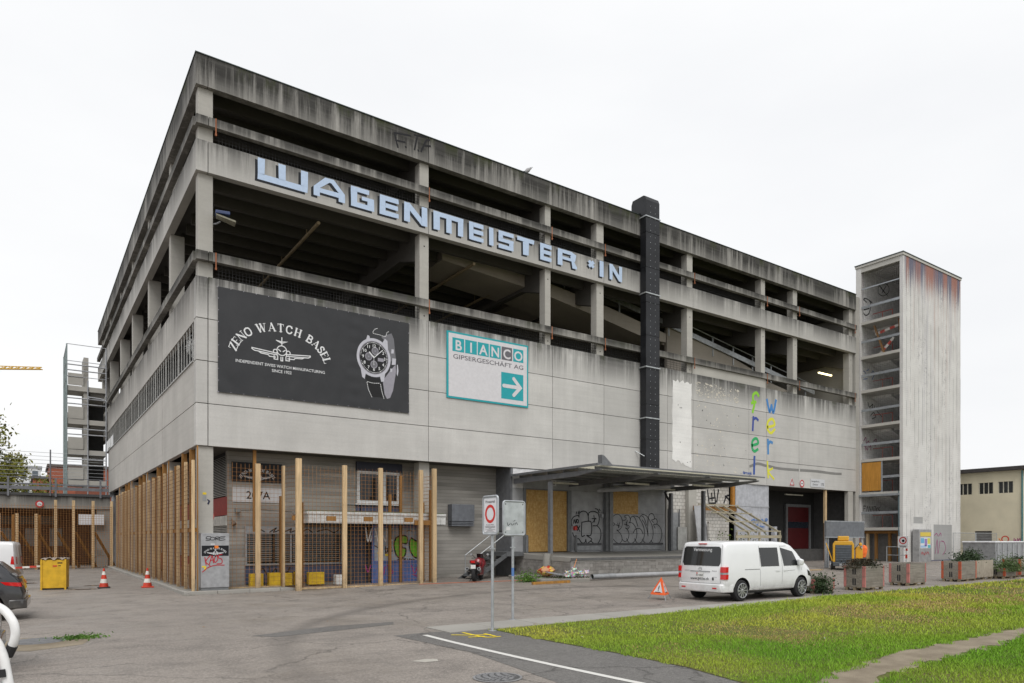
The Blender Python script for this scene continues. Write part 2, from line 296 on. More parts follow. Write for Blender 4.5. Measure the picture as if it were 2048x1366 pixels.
# strokes of the painted tags, in metres on their wall (along, up)
G = {
 'bubble_left': [[(17.34,2.57),(17.32,2.85),(17.45,3.03),(17.72,3.1),(17.79,3.02)],[(17.79,3.02),(17.82,3.22),(18.06,3.33),(18.29,3.27),(18.4,3.07),(18.4,2.81)],[(18.4,3.07),(18.46,3.26),(18.74,3.33),(19.05,3.24),(19.14,2.98),(19.09,2.75),(18.98,2.61),(18.72,2.6)],[(18.98,2.61),(19.19,2.43),(19.26,2.17),(19.19,1.88),(18.98,1.67),(18.77,1.7),(18.57,1.83)],[(18.57,1.83),(18.31,1.7),(18.24,1.91)],[(18.24,1.91),(18.16,1.74),(17.96,1.74),(17.79,1.93)],[(17.79,1.93),(17.59,1.97),(17.44,2.09),(17.37,2.24)],[(17.97,2.77),(18.58,2.79),(18.58,2.14),(18.29,2.11),(18.62,1.93),(18.55,1.82)],[(17.97,2.77),(17.96,2.09),(18.16,2.11)],[(17.44,2.7),(17.47,2.89),(17.57,2.71),(17.59,2.91)],[(17.65,2.89),(17.64,2.77),(17.72,2.73),(17.76,2.83),(17.7,2.9),(17.65,2.89)],[(17.52,2.57),(17.67,2.59)],[(17.6,2.47),(17.69,2.48)],[(17.69,2.57),(17.85,2.29)],[(17.85,2.59),(17.67,2.34)],[(18.77,3.13),(18.83,2.78)],[(18.64,2.96),(18.93,2.95)],[(18.89,2.99),(18.69,2.75)],[(17.59,3.16),(17.62,3.28)],[(17.72,3.18),(17.8,3.33)],[(18.86,3.47),(19.02,3.43),(19.12,3.27)],[(19.12,3.45),(19.19,3.38)]],
 'bubble_right': [[(19.95,2.76),(20.01,2.97),(20.19,3.16),(20.44,3.22),(20.66,3.09),(20.77,2.82),(20.7,2.55),(20.51,2.39),(20.35,2.4)],[(19.95,2.76),(20.08,2.78),(20.21,2.71),(20.12,2.61),(19.94,2.6),(19.86,2.44),(19.94,2.15),(20.19,1.85),(20.48,1.7),(20.7,1.8),(20.73,1.99),(20.62,2.2),(20.35,2.4)],[(20.73,1.93),(20.85,1.82),(21.03,1.81),(21.2,1.99),(21.23,2.23),(21.12,2.42),(20.96,2.51)],[(20.75,2.93),(20.88,2.9),(21.01,2.96),(21.01,3.07),(20.88,3.08)],[(20.88,3.13),(21.14,3.18),(21.31,3.04),(21.33,2.88),(21.22,2.77)],[(20.96,2.51),(21.14,2.46),(21.25,2.56),(21.23,2.62)],[(21.25,2.8),(21.52,2.75),(21.74,2.51),(21.82,2.21),(21.74,1.93),(21.52,1.73),(21.25,1.72),(21.05,1.95)],[(21.33,2.88),(21.37,3.05),(21.52,3.13),(21.7,3.0),(21.89,2.6)],[(21.59,3.15),(21.89,3.11),(22.12,2.89),(22.32,2.57),(22.39,2.21),(22.28,1.9),(22.09,1.73),(21.82,1.73),(21.63,1.95)],[(21.55,2.25),(21.67,2.42),(21.89,2.49),(22.12,2.43),(22.28,2.19)],[(22.01,3.06),(22.12,3.17),(22.32,3.09),(22.47,2.84),(22.55,2.65)],[(22.22,2.95),(22.43,2.7),(22.59,2.37),(22.65,2.08)],[(22.65,2.08),(22.63,2.6),(22.67,3.07),(22.78,3.26),(22.98,3.3),(23.14,3.13),(23.1,2.99),(22.92,2.95),(23.06,2.82)],[(22.18,3.25),(22.51,3.18),(22.78,2.93),(22.98,2.6),(23.04,2.21),(22.94,1.88),(22.67,1.68),(22.39,1.74),(22.22,1.92)],[(23.1,3.01),(23.26,3.02),(23.36,2.88),(23.3,2.74),(23.08,2.7),(23.2,2.5)],[(23.3,2.74),(23.54,2.61),(23.7,2.35),(23.7,2.04),(23.54,1.76),(23.26,1.67),(23.02,1.71),(22.86,1.86)],[(20.28,2.67),(20.61,2.59)],[(20.41,2.76),(20.51,2.5)],[(20.57,2.79),(20.46,2.52)],[(20.88,2.71),(21.2,2.64)],[(21.03,2.82),(21.1,2.55)],[(21.12,2.91),(21.01,2.63)]],
 'fta': [[(7.67,18.86),(7.83,18.31)],[(7.65,18.87),(8.4,18.99)],[(7.73,18.58),(8.15,18.63)],[(8.18,18.46),(8.2,18.43)],[(8.6,19.09),(9.15,19.16)],[(8.73,19.07),(8.6,18.46)],[(8.77,18.5),(8.79,18.46)],[(8.91,18.48),(9.15,19.01),(9.32,19.1)],[(9.02,18.78),(9.36,18.85)]],
 'sore': [[(0.43,2.02),(0.31,2.02),(0.27,1.95),(0.4,1.93),(0.38,1.89),(0.26,1.89)],[(0.48,2.0),(0.41,1.97),(0.43,1.9),(0.54,1.91),(0.55,1.98),(0.48,2.0)],[(0.59,1.89),(0.59,2.0),(0.7,2.0),(0.68,1.96),(0.6,1.95),(0.71,1.89)],[(0.91,2.02),(0.73,2.0),(0.73,1.89),(0.91,1.91)],[(0.74,1.96),(0.88,1.97)]],
 'kaos': [[(0.23,1.29),(0.27,1.01)],[(0.41,1.36),(0.26,1.14),(0.4,0.99)],[(0.38,1.05),(0.47,1.33),(0.52,1.08)],[(0.41,1.18),(0.52,1.19)],[(0.59,1.34),(0.54,1.21),(0.57,1.1),(0.66,1.21),(0.63,1.34),(0.57,1.31)],[(0.8,1.38),(0.7,1.36),(0.68,1.27),(0.79,1.21),(0.79,1.07),(0.63,1.05)],[(0.15,0.77),(0.33,0.92),(0.57,1.0),(0.88,1.0)]],
 'vank': [[(6.63,2.39),(6.73,1.84),(6.9,2.37)],[(6.9,2.37),(6.78,1.98)],[(6.85,1.84),(7.02,2.37),(7.17,1.84)],[(6.92,2.02),(7.12,2.05)],[(7.22,1.82),(7.27,2.35),(7.52,1.84),(7.57,2.37)],[(7.64,2.37),(7.64,1.84)],[(7.82,2.37),(7.66,2.09),(7.82,1.86)]],
 'ekgreen': [[(8.0,1.98),(7.9,1.7),(8.0,1.28),(8.2,1.11),(8.41,1.22),(8.46,1.51),(8.31,1.56),(8.28,1.74),(8.51,1.74),(8.51,2.03),(8.2,2.07)]],
 'ekgreen2': [[(8.72,1.98),(8.62,1.74),(8.7,1.36),(8.93,1.12),(9.31,1.14),(9.33,1.5),(9.15,1.6),(9.36,1.88),(9.15,2.03),(8.99,1.84)]],
 'zion': [[(8.07,1.04),(8.15,1.06),(8.2,1.02)],[(8.31,1.08),(8.46,1.08),(8.32,1.0),(8.47,1.0)],[(8.54,1.08),(8.54,1.0)],[(8.64,1.08),(8.61,1.03),(8.67,0.99),(8.73,1.04),(8.64,1.08)],[(8.79,0.99),(8.8,1.07),(8.91,1.0)]],
 'bluetags': [[(6.61,1.39),(6.7,1.61),(6.75,1.38)],[(6.63,1.45),(6.85,1.47),(6.95,1.29)],[(7.49,1.51),(7.79,1.56)],[(7.54,1.38),(7.85,1.42)],[(7.52,1.61),(7.52,1.28),(7.64,1.51),(7.64,1.23)],[(8.51,2.26),(8.62,2.31),(8.75,2.27)],[(7.0,1.66),(7.19,1.56)]],
 'pinktags': [[(6.61,0.84),(6.73,0.56),(6.85,0.83)],[(7.49,0.77),(7.44,0.45)],[(7.59,0.82),(7.85,0.53),(7.64,0.4)],[(8.72,0.79),(8.88,0.46),(9.04,0.83)],[(8.93,0.6),(9.36,0.83),(9.25,0.3)],[(8.78,0.41),(8.99,0.31)]],
 'blackwall': [[(3.28,2.23),(3.44,2.33),(3.35,2.16),(3.53,2.23)],[(3.65,2.21),(3.72,2.31),(3.79,2.21),(3.86,2.31)],[(3.96,2.24),(4.19,2.28)]],
 'f': [[(32.15,10.74),(31.94,10.91),(31.62,10.74),(31.62,10.38),(31.75,10.26),(31.57,9.68)],[(31.46,10.23),(31.88,10.34)]],
 'r': [[(31.64,9.4),(31.57,8.57)],[(31.62,9.23),(31.88,9.35),(32.1,9.24)]],
 'e': [[(31.51,7.64),(32.1,7.82),(31.94,8.1),(31.57,7.94),(31.51,7.54),(31.73,7.3),(32.08,7.45)]],
 'i': [[(31.75,6.97),(31.73,6.77)],[(31.73,6.67),(31.7,5.92)]],
 'w': [[(32.99,10.61),(33.26,9.89),(33.45,10.32)],[(33.45,10.32),(33.65,9.87),(33.92,10.67)]],
 'e2': [[(33.07,8.9),(33.76,9.1),(33.56,9.45),(33.12,9.27),(33.04,8.8),(33.4,8.56),(33.79,8.83)]],
 'r2': [[(33.09,8.12),(33.12,7.25)],[(33.12,7.8),(33.29,8.0),(33.54,7.96)]],
 'k': [[(33.04,6.75),(33.12,5.75)],[(33.56,6.35),(33.15,6.12),(33.7,5.69)]],
 'smear': [[(31.31,6.35),(32.04,6.56),(32.9,6.48)],[(33.12,6.49),(34.23,6.39),(36.32,6.4)],[(36.56,6.41),(38.39,6.44),(40.31,6.4),(41.37,6.42)]],
 'tiletag': [[(27.75,4.8),(27.89,4.04)],[(28.33,4.83),(28.48,4.06)],[(27.89,4.01),(28.45,4.04)],[(28.12,4.62),(28.16,4.17)],[(27.94,4.3),(28.33,4.34)],[(28.73,4.84),(28.58,4.12)],[(29.23,4.08),(29.43,4.41),(29.69,4.29)],[(29.33,4.47),(29.74,4.55)]],
 'bluetag': [[(31.52,3.06),(31.79,3.13),(31.79,2.93),(31.52,2.96)],[(31.95,3.1),(32.23,3.1),(32.17,2.9)],[(32.39,2.94),(32.56,3.14),(32.72,2.97)],[(32.89,2.94),(32.94,3.18),(33.11,3.12),(32.91,3.01)],[(31.9,2.73),(32.12,2.8),(32.17,2.59)],[(32.34,2.73),(32.78,2.67)]],
 'fanatics': [[(44.39,3.91),(44.39,4.26),(44.65,4.27)],[(44.39,4.09),(44.62,4.1)],[(44.77,3.92),(44.92,4.28),(45.03,3.91)],[(45.12,3.93),(45.16,4.28),(45.37,3.94),(45.41,4.29)],[(45.52,3.92),(45.66,4.28),(45.76,3.92)],[(45.79,4.28),(46.06,4.27)],[(45.93,4.27),(45.93,3.9)],[(46.08,4.26),(46.08,3.9)],[(46.34,4.21),(46.18,4.11),(46.26,3.88),(46.38,3.91)],[(46.57,4.22),(46.43,4.11),(46.57,4.01),(46.41,3.87)]],
 'tower_tag1': [[(44.43,8.95),(44.71,9.22),(44.8,8.58)],[(44.52,8.56),(45.09,9.0),(45.09,8.6)],[(44.62,8.31),(44.65,8.57),(44.9,8.33),(44.99,8.59)],[(45.18,8.56),(45.37,8.67),(45.37,8.37)],[(45.76,9.05),(46.14,9.19),(45.95,8.66)]],
 'tower_tag2': [[(44.24,18.42),(44.09,18.79),(44.52,19.18),(45.09,19.19),(45.37,18.94),(45.18,18.3),(44.71,18.01),(44.33,18.14)],[(45.09,19.19),(45.56,19.08)],[(44.43,18.36),(45.18,18.6)],[(44.24,19.12),(44.8,18.98)]],
 'tower_tag3': [[(44.99,11.79),(45.18,11.46),(45.66,11.72),(45.56,11.4)],[(45.85,11.64),(45.95,11.34),(46.24,11.58)],[(45.37,10.88),(45.76,11.12),(46.04,10.85),(45.56,10.65)],[(46.24,11.27),(46.92,10.93)]],
 'tower_tag4': [[(44.24,13.75),(44.43,13.97),(44.71,13.76),(44.33,13.51),(44.24,13.75)],[(44.8,14.03),(45.09,14.16)],[(44.33,13.36),(44.9,13.49)],[(45.47,13.91),(45.66,14.14),(45.85,13.92),(45.56,13.52)]],
 'tower_tag5': [[(46.43,20.37),(46.83,20.75),(47.72,20.84),(47.92,20.36),(47.12,19.89),(46.43,19.96),(46.43,20.37)],[(46.73,20.43),(47.32,20.14)],[(47.52,20.69),(46.92,20.06)],[(46.53,20.59),(47.72,20.01)]],
 'towerbase_tags': [[(47.28,1.77),(47.69,1.82),(47.85,1.48),(47.58,1.08),(47.24,1.28),(47.28,1.77)],[(48.41,0.88),(48.72,1.87),(48.83,0.87),(49.15,1.77)],[(49.36,1.77),(49.79,1.67),(50.0,1.16),(49.57,0.76)],[(48.31,2.17),(48.62,2.32),(48.83,2.12)],[(48.93,2.12),(49.25,2.35),(49.32,2.12)]],
 'rb_tags': [[(-5.48,1.97),(-5.46,1.61),(-5.57,1.87),(-5.62,1.56)],[(-5.7,1.97),(-5.69,1.61),(-5.79,1.92)],[(-5.84,1.97),(-5.92,1.67),(-5.98,2.02)],[(-5.46,1.51),(-5.57,1.61),(-5.62,1.36)],[(-5.75,0.95),(-5.84,1.21),(-6.01,1.0),(-5.79,0.9)]],
 'rb_tags2': [[(-4.86,1.4),(-4.86,1.04),(-4.98,1.04)],[(-5.04,1.37),(-5.04,1.02)],[(-5.04,1.2),(-5.15,1.2)],[(-5.19,1.37),(-5.19,1.02),(-5.31,0.99)],[(-5.35,1.37),(-5.35,0.99)],[(-5.37,1.33),(-5.53,1.25),(-5.39,1.17),(-5.55,0.99)],[(-5.44,1.56),(-5.57,1.66),(-5.62,1.41)],[(-5.66,1.61),(-5.79,1.41),(-5.66,1.38)]],
}
# ---------------------------------------------------------------- ground
def smooth01(t): t = max(0, min(1, t)); return t * t * (3 - 2 * t)
def lerp_tab(x, xs, ys):
    if x <= xs[0]: return ys[0]
    for i in range(len(xs) - 1):
        if x <= xs[i + 1]: return ys[i] + (ys[i + 1] - ys[i]) * (x - xs[i]) / (xs[i + 1] - xs[i])
    return ys[-1]
def gz(x, y): return smooth01((y + 12) / 8) * lerp_tab(x, (2, 14, 44), (0, .21, .36))
def asphalt(name, c, dark, patch=.6, arc=False):
    t = NT(name)
    big = t.noise(.22, detail=6, rough=.6); mid = t.noise(1.1, detail=7, rough=.65); fine = t.noise(75, detail=3, rough=.7)
    k = t.mix(t.ramp(big, .35, .65), mul(c, .82), mul(c, 1.08)); k = t.mix(t.ramp(mid, .48, .66, 0, patch), k, dark)
    v = t.n('TexVoronoi'); v.inputs['Scale'].default_value = 95; t.l(t.pos(), v.inputs['Vector'])
    k = t.mix(t.ramp(v.outputs['Distance'], .12, .5, .55, 0), k, mul(c, 1.75)); k = t.mix(t.ramp(fine, .5, .75, 0, .6), k, mul(c, .38))
    st = t.noise(.5, t.map((.25, 1.8, 1), (0, 0, .12)), detail=6, rough=.7); k = t.mix(t.ramp(st, .52, .68, 0, .5), k, mul(dark, .8))
    cv = t.n('TexVoronoi', feature='DISTANCE_TO_EDGE'); cv.inputs['Scale'].default_value = .28
    w = t.n('VectorMath', operation='ADD'); t.l(t.pos(), w.inputs[0])
    wn_ = t.n('TexNoise'); wn_.inputs['Scale'].default_value = 1.3; wn_.inputs['Detail'].default_value = 6; t.l(t.pos(), wn_.inputs['Vector']); t.l(wn_.outputs['Color'], w.inputs[1])
    t.l(w.outputs[0], cv.inputs['Vector'])
    k = t.mix(t.math('MULTIPLY', t.ramp(cv.outputs['Distance'], .0, .011, .85, 0), t.ramp(big, .40, .52)), k, (.035, .033, .03))
    gr_ = t.noise(9, detail=9, rough=.82); k = t.mix(t.ramp(gr_, .42, .62, .0, .55), k, mul(c, .45)); gr2 = t.noise(22, detail=8, rough=.85); k = t.mix(t.ramp(gr2, .5, .62, 0, .65), k, mul(c, 1.75)); gr3 = t.noise(36, detail=6, rough=.85); k = t.mix(t.ramp(gr3, .52, .62, 0, .6), k, mul(c, .3))
    wet = t.noise(.35, detail=5, rough=.6)
    if arc:
        # tyre-blackened sweep where lorries turn towards the dock
        x, y, _ = t.sep(); dx = t.math('SUBTRACT', x, 9.5); dy = t.math('SUBTRACT', y, -17.6)
        r = t.math('SQRT', t.math('ADD', t.math('MULTIPLY', dx, dx), t.math('MULTIPLY', dy, dy)))
        band = t.math('ABSOLUTE', t.math('SUBTRACT', r, 11.2)); n = t.noise(1.5, detail=6, rough=.7)
        bf = t.math('MULTIPLY', t.ramp(t.math('ADD', band, t.math('MULTIPLY', n, .7)), .35, .75, 1, 0), t.ramp(y, -16, -11, .38, .66))
        k = t.mix(bf, k, mul(dark, .85))
    t.col(k); t.set(.8, 0, .4); t.l(t.ramp(wet, .42, .62, .84, .42), t.b.inputs['Roughness'])
    t.bump(t.math('ADD', fine, v.outputs['Distance']), .5, .008); MATS[name] = t.m; return t.m
asph = asphalt('asphalt_worn', (.275, .245, .218), (.125, .113, .102), .8, True)
asph2 = asphalt('asphalt_dark', (.155, .148, .14), (.105, .10, .096), .6)
xs = [-900, -300, -120, -60, -40, -30] + list(range(-22, 62, 1)) + [66, 75, 90, 130, 250, 500, 1200]
ys = [-900, -300, -120, -70, -50, -40] + [i for i in range(-34, 40)] + [44, 50, 60, 80, 120, 250, 600, 1500]
mb = MB(); mb.v = [(x, y, gz(x, y)) for y in ys for x in xs]; nx = len(xs)
mb.f = [(j * nx + i, j * nx + i + 1, (j + 1) * nx + i + 1, (j + 1) * nx + i) for j in range(len(ys) - 1) for i in range(nx - 1)]
g = put('ground', mb, asph, smooth=True); tag(g, kind='structure')
def sheet(name, pts, z, mat, parent=None, **tags):
    mb = MB().quad(*[(x, y, z + gz(x, y)) for x, y in pts]); o = put(name, mb, mat, parent); tag(o, **tags); return o
# darker strip of newer asphalt beside the lawn
sheet('asphalt_strip', [(1.1, -13.9), (1.75, -13.85), (3.5, -14.12), (3.5, -24), (1.2, -30), (-.6, -30), (.55, -21), (.95, -19.3), (1.3, -16.6)], .004, asph2, kind='structure')
paint = flat('road_paint', (.62, .61, .58), .7, wear=.75); yel = flat('yellow_spray', (.72, .55, .03), .7, wear=.35)
mb = MB(); L = [(1.64, -14.2), (1.62, -15.2), (1.63, -16.3), (1.66, -17.4), (1.7, -18.3), (1.78, -19.6), (1.9, -21), (2.2, -24), (2.6, -27)]
for i in range(len(L) - 1):
    (x0, y0), (x1, y1) = L[i], L[i + 1]; mb.quad((x0 - .06, y0, .009), (x0 + .06, y0, .009), (x1 + .06, y1, .009), (x1 - .06, y1, .009))
o = put('road_line', mb, paint); tag(o, kind='structure')
pl = lambda a, b, o=0.: (a, b, o)
mb = MB()
for i, s in enumerate([[(2.1, -14.5), (2.4, -14.75), (2.75, -14.9)], [(2.45, -14.35), (2.45, -14.9), (2.5, -15.2), (2.75, -15.25)], [(2.2, -15.0), (2.5, -15.05)], [(2.7, -15.15), (2.72, -14.75)]]): stroke(mb, pl, s, .07, .010 + i * .001)
tag(put('spray_mark', mb, yel), kind='structure')
sheet('asphalt_patch', [(-1.25, -12.3), (-.9, -12.75), (1.9, -12.2), (2.1, -11.75), (.6, -11.7)], .004, asph2, kind='structure')
kerbm_ = concrete('patch_concrete', (.42, .39, .33), None)
# thin dark repair strip and light patches on the yard
sheet('asphalt_patch', [(.05, -16.75), (.2, -16.95), (.42, -16.98), (.5, -16.8), (.35, -16.68)], .005, kerbm_, kind='structure')
# flush pale kerb, stone by stone
kerbm = concrete('kerb_concrete', (.36, .34, .30), None, piece=.16)
kerb = bpy.data.objects.new('kerb', None); COL.objects.link(kerb); tag(kerb, kind='structure')
x = 2.2; ow = lambda x: -13.2 + .06 * math.sin(x * .4); iw = lambda x: -14.12 + .035 * max(0, x - 6)
while x < 16:
    x1 = x + 1.2; a, b = x + .008, x1 - .008
    put('kerb_stone', MB().prism([(a, ow(a), -.05), (b, ow(b), -.05), (b, min(iw(b), ow(b) - .3) - .1, -.05), (a, min(iw(a), ow(a) - .3) - .1, -.05)], (0, 0, .07 + .004 * random.random())), kerbm, kerb); x = x1
# ---------------------------------------------------------------- lawn, worn path, grass
def poly_in(p, P):
    c = False; x, y = p; j = len(P) - 1
    for i in range(len(P)):
        if (P[i][1] > y) != (P[j][1] > y) and x < (P[j][0] - P[i][0]) * (y - P[i][1]) / (P[j][1] - P[i][1]) + P[i][0]: c = not c
        j = i
    return c
LAWN = [(3.22, -14.3), (6.3, -14.24), (9.2, -14.1), (11.6, -13.78), (15.4, -13.65), (22.3, -13.45), (33, -13.35), (60, -13.2), (120, -13), (120, -60), (-1, -60), (.6, -32), (1.6, -26), (2.4, -23), (2.96, -20.8), (3.23, -19.6), (3.28, -18.2), (3.19, -16.3)]
PU = [(2.0, -22.3), (3.84, -21.39), (4.77, -21.13), (6.14, -20.92), (7.81, -20.74), (9.86, -20.7), (12.9, -20.61), (20, -20.3), (40, -19.6)]
PL_ = [(2.2, -23.2), (4.43, -21.79), (5.43, -21.59), (7.09, -21.5), (8.75, -21.42), (11.44, -21.2), (20, -21.1), (40, -20.6)]
def pathd(x, y):
    u = lerp_tab(x, [p[0] for p in PU], [p[1] for p in PU]); l = lerp_tab(x, [p[0] for p in PL_], [p[1] for p in PL_])
    return max(y - u, l - y)      # negative inside the path
t = NT('lawn_soil'); n1 = t.noise(.45, detail=6, rough=.65); n2 = t.noise(7, detail=6, rough=.7); n3 = t.noise(40, detail=3)
k = t.mix(t.ramp(n1, .4, .6), (.08, .13, .016), (.17, .14, .05)); k = t.mix(t.ramp(n2, .4, .7), k, (.05, .045, .02)); k = t.mix(t.ramp(n3, .4, .7, 0, .6), k, (.1, .14, .02))
t.col(k); t.set(.9, 0, .2); t.bump(n2, .6, .03); soil = t.m
tag(put('lawn', MB().quad(*[(x, y, .012) for x, y in LAWN]), soil), kind='structure')
t = NT('worn_earth'); n1 = t.noise(2, detail=6); n2 = t.noise(60, detail=4, rough=.7)
k = t.mix(t.ramp(n1, .35, .65), (.20, .165, .12), (.30, .255, .19)); k = t.mix(t.ramp(n2, .45, .7, 0, .6), k, (.12, .10, .07)); t.col(k); t.set(.9, 0, .2); t.bump(n2, .5, .015); earth = t.m
rgp = random.Random(3); up = []; lo = []
x = 2.4
while x < 40:
    u = lerp_tab(x, [p[0] for p in PU], [p[1] for p in PU]); l = lerp_tab(x, [p[0] for p in PL_], [p[1] for p in PL_])
    up.append((x, u + rgp.uniform(-.09, .12))); lo.append((x, l + rgp.uniform(-.12, .09))); x += .17
mb = MB()
for i in range(len(up) - 1): mb.quad((*lo[i], .017), (*lo[i + 1], .017), (*up[i + 1], .017), (*up[i], .017))
tag(put('worn_path', mb, earth), kind='structure')
def vnoise(x, y, s, seed=0):
    x = x / s + seed * 13.7; y = y / s - seed * 7.1; xi = np.floor(x); yi = np.floor(y); fx = x - xi; fy = y - yi; fx = fx * fx * (3 - 2 * fx); fy = fy * fy * (3 - 2 * fy)
    h = lambda a, b: np.modf(np.abs(np.sin(a * 127.1 + b * 311.7) * 43758.5453))[0]
    return (h(xi, yi) * (1 - fx) + h(xi + 1, yi) * fx) * (1 - fy) + (h(xi, yi + 1) * (1 - fx) + h(xi + 1, yi + 1) * fx) * fy
def grass():
    rg = np.random.default_rng(5); cam2 = np.array([-4.96, -26.774]); fwd = np.array([.5706, .8212]); rgt = np.array([.8212, -.5706])
    X = []; Y = []
    for n, d0, d1 in ((150000, 6.5, 14), (150000, 14, 24), (110000, 24, 46)):
        d = np.sqrt(rg.uniform(d0 * d0, d1 * d1, n)); s = rg.uniform(-.2, .95, n) * d; p = cam2 + d[:, None] * fwd + s[:, None] * rgt; X.append(p[:, 0]); Y.append(p[:, 1])
    X = np.concatenate(X); Y = np.concatenate(Y)
    # inside the lawn
    X0_, Y0_ = X, Y; X = X + .22 * (vnoise(X, Y, .3, 11) - .5) + .12 * (vnoise(X, Y, .09, 12) - .5); Y = Y + .22 * (vnoise(X, Y, .3, 13) - .5) + .12 * (vnoise(X, Y, .09, 14) - .5)
    ins = np.zeros(len(X), bool); j = len(LAWN) - 1
    for i in range(len(LAWN)):
        (xi, yi), (xj, yj) = LAWN[i], LAWN[j]
        with np.errstate(divide='ignore', invalid='ignore'): ins ^= ((yi > Y) != (yj > Y)) & (X < (xj - xi) * (Y - yi) / (yj - yi) + xi)
        j = i
    X, Y = X0_, Y0_
    pu = np.interp(X, [p[0] for p in PU], [p[1] for p in PU]); pl_ = np.interp(X, [p[0] for p in PL_], [p[1] for p in PL_])
    pd = np.maximum(Y - pu, pl_ - Y); ins &= (pd > .12 * (vnoise(X, Y, .25, 3) * 2.4 - 1.3)) ; pdk = pd
    X = X[ins]; Y = Y[ins]; pdk = pdk[ins]; n = len(X)
    dist = np.hypot(X - cam2[0], Y - cam2[1]); dry = np.clip((vnoise(X, Y, 1.7, 1) * .6 + vnoise(X, Y, .5, 2) * .4 - .33) * 3.2, 0, 1)
    dry *= np.clip((Y + 19.6) / 1.2, 0, 1) * np.clip((X - 3.2) / 3.0, 0, 1) * np.clip((-14.1 - Y) / .9 + (X - 24) / 8, 0, 1)
    sz = (.018 + .026 * rg.random(n) + .03 * (rg.random(n) < .04)) * (.75 + .6 * vnoise(X, Y, .22, 21)) * (1.15 - .45 * dry) * (1 + .35 * np.clip(1 - pdk / .8, 0, 1)) * np.clip(dist / 16, .9, 1.7); wd = (.0022 + .0012 * rg.random(n)) * np.clip(dist / 6, 1.2, 6)
    an = rg.uniform(0, 6.283, n); le = rg.uniform(.2, .95, n) * sz; la = rg.uniform(0, 6.283, n)
    V = np.zeros((n, 3, 3)); V[:, 0] = np.stack([X - np.cos(an) * wd, Y - np.sin(an) * wd, np.full(n, .008)], 1); V[:, 1] = np.stack([X + np.cos(an) * wd, Y + np.sin(an) * wd, np.full(n, .008)], 1)
    V[:, 2] = np.stack([X + np.cos(la) * le, Y + np.sin(la) * le, .012 + sz], 1)
    me = bpy.data.meshes.new('grass'); me.vertices.add(3 * n); me.vertices.foreach_set('co', V.ravel()); me.loops.add(3 * n); me.loops.foreach_set('vertex_index', np.arange(3 * n)); me.polygons.add(n); me.polygons.foreach_set('loop_start', np.arange(0, 3 * n, 3))
    r = rg.random(n)[:, None]; gcol = np.array([.155, .32, .024]) * (.55 + .9 * r); ycol = np.array([.50, .47, .07]) * (.6 + .8 * r); bcol = np.array([.42, .30, .13]) * (.5 + .9 * r)
    pick = rg.random(n)[:, None]; lime = np.clip((vnoise(X, Y, 2.3, 5) - .3) * 2, 0, 1)[:, None] * .6 + .5 * np.clip((Y[:, None] + 18.8) / 2, 0, 1)
    colr = gcol * (1 - lime * .7) + ycol * lime * .7; bf = (pick < dry[:, None] * .72); colr = np.where(bf, bcol, colr)
    at = me.color_attributes.new('tone', 'FLOAT_COLOR', 'CORNER'); C4 = np.ones((n, 3, 4)); C4[:, :, :3] = colr[:, None, :]; at.data.foreach_set('color', C4.ravel())
    me.update(); me.validate()
    t = NT('grass_blades'); a = t.n('VertexColor', layer_name='tone'); t.col(a.outputs[0]); t.set(.7, 0, .2)
    o = put('grass', me, t.m); tag(o, 'short mown grass, part green and part dried brown, beside the worn path', 'grass', kind='stuff')
grass()
# ---------------------------------------------------------------- the multi-storey hall
CON = (.44, .425, .395)
c_par = concrete('parapet_concrete', (.38, .365, .33), 19.2, 1.5, 1.15, moss=.95)
c_b2 = concrete('beam_concrete', (.48, .465, .43), 16.16, 1.0, .8, lo=.12)
c_r1 = concrete('rail_concrete_upper', (.35, .335, .30), 17.01, .5, .95)
c_r2 = concrete('rail_concrete_lower', (.35, .335, .30), 12.2, .5, .95, moss=.4)
c_wall = concrete('panel_concrete', (.59, .575, .54), 11.31, 1.45, .95, moss=.6, piece=.27, fine=.12, lo=.08)
c_wallL = concrete('panel_concrete_side', (.54, .515, .47), 11.31, 1.6, .8, piece=.22, fine=.10, lo=.08)
c_col = concrete('column_concrete', (.45, .43, .38), None, piece=.12)
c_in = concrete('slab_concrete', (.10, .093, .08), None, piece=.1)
c_board = concrete('board_marked_concrete', (.45, .42, .37), None, board=.155, base=.5)
black = flat('black_gap', (.02, .02, .02), .9)
HALL = thing('parking_hall', 'long grey concrete parking hall with open upper decks and panelled wall', 'building')
XE = 43.27; YE = 41.0
TOPJ = [0.4, 9.27, 16.04, 19.38, 26.16, 32.98, 36.4, 43.27]; PJ = [0.4, 9.27, 16.04, 19.38, 24.07, 26.16, 31.2, 32.98, 36.4, 43.27]; LJ = [0.0, 7.4, 14.0, 20.8, 27.4, 34.2, 41.0]
G_ = .013
# front: parapet, beam, the two rails, each piece between its joints
def run_front(name, mat, z0, z1, y0, y1, joints, x0=0.0):
    J = [x0] + [j for j in joints if j > x0 + .01]
    for a, b in zip(J, J[1:]): bx(name, mat, HALL, a + (G_ if a > x0 else 0), b - (G_ if b < XE else 0), y0, y1, z0, z1)
run_front('parapet_beam', c_par, 18.11, 19.2, 0, .3, TOPJ)
run_front('floor_beam', c_b2, 15.05, 16.16, 0, .3, TOPJ)
run_front('guard_rail', c_r1, 16.7, 17.01, -.07, .16, TOPJ)
run_front('guard_rail', c_r2, 11.88, 12.2, -.07, .16, TOPJ)
for z0, z1, m in ((18.11, 19.2, c_par), (15.05, 16.16, c_b2)):
    for a, b in zip(LJ, LJ[1:]): bx('parapet_beam' if z0 > 18 else 'floor_beam', m, HALL, 0, .3, max(a, .302) + G_, b - G_, z0 - .001, z1 - .001)
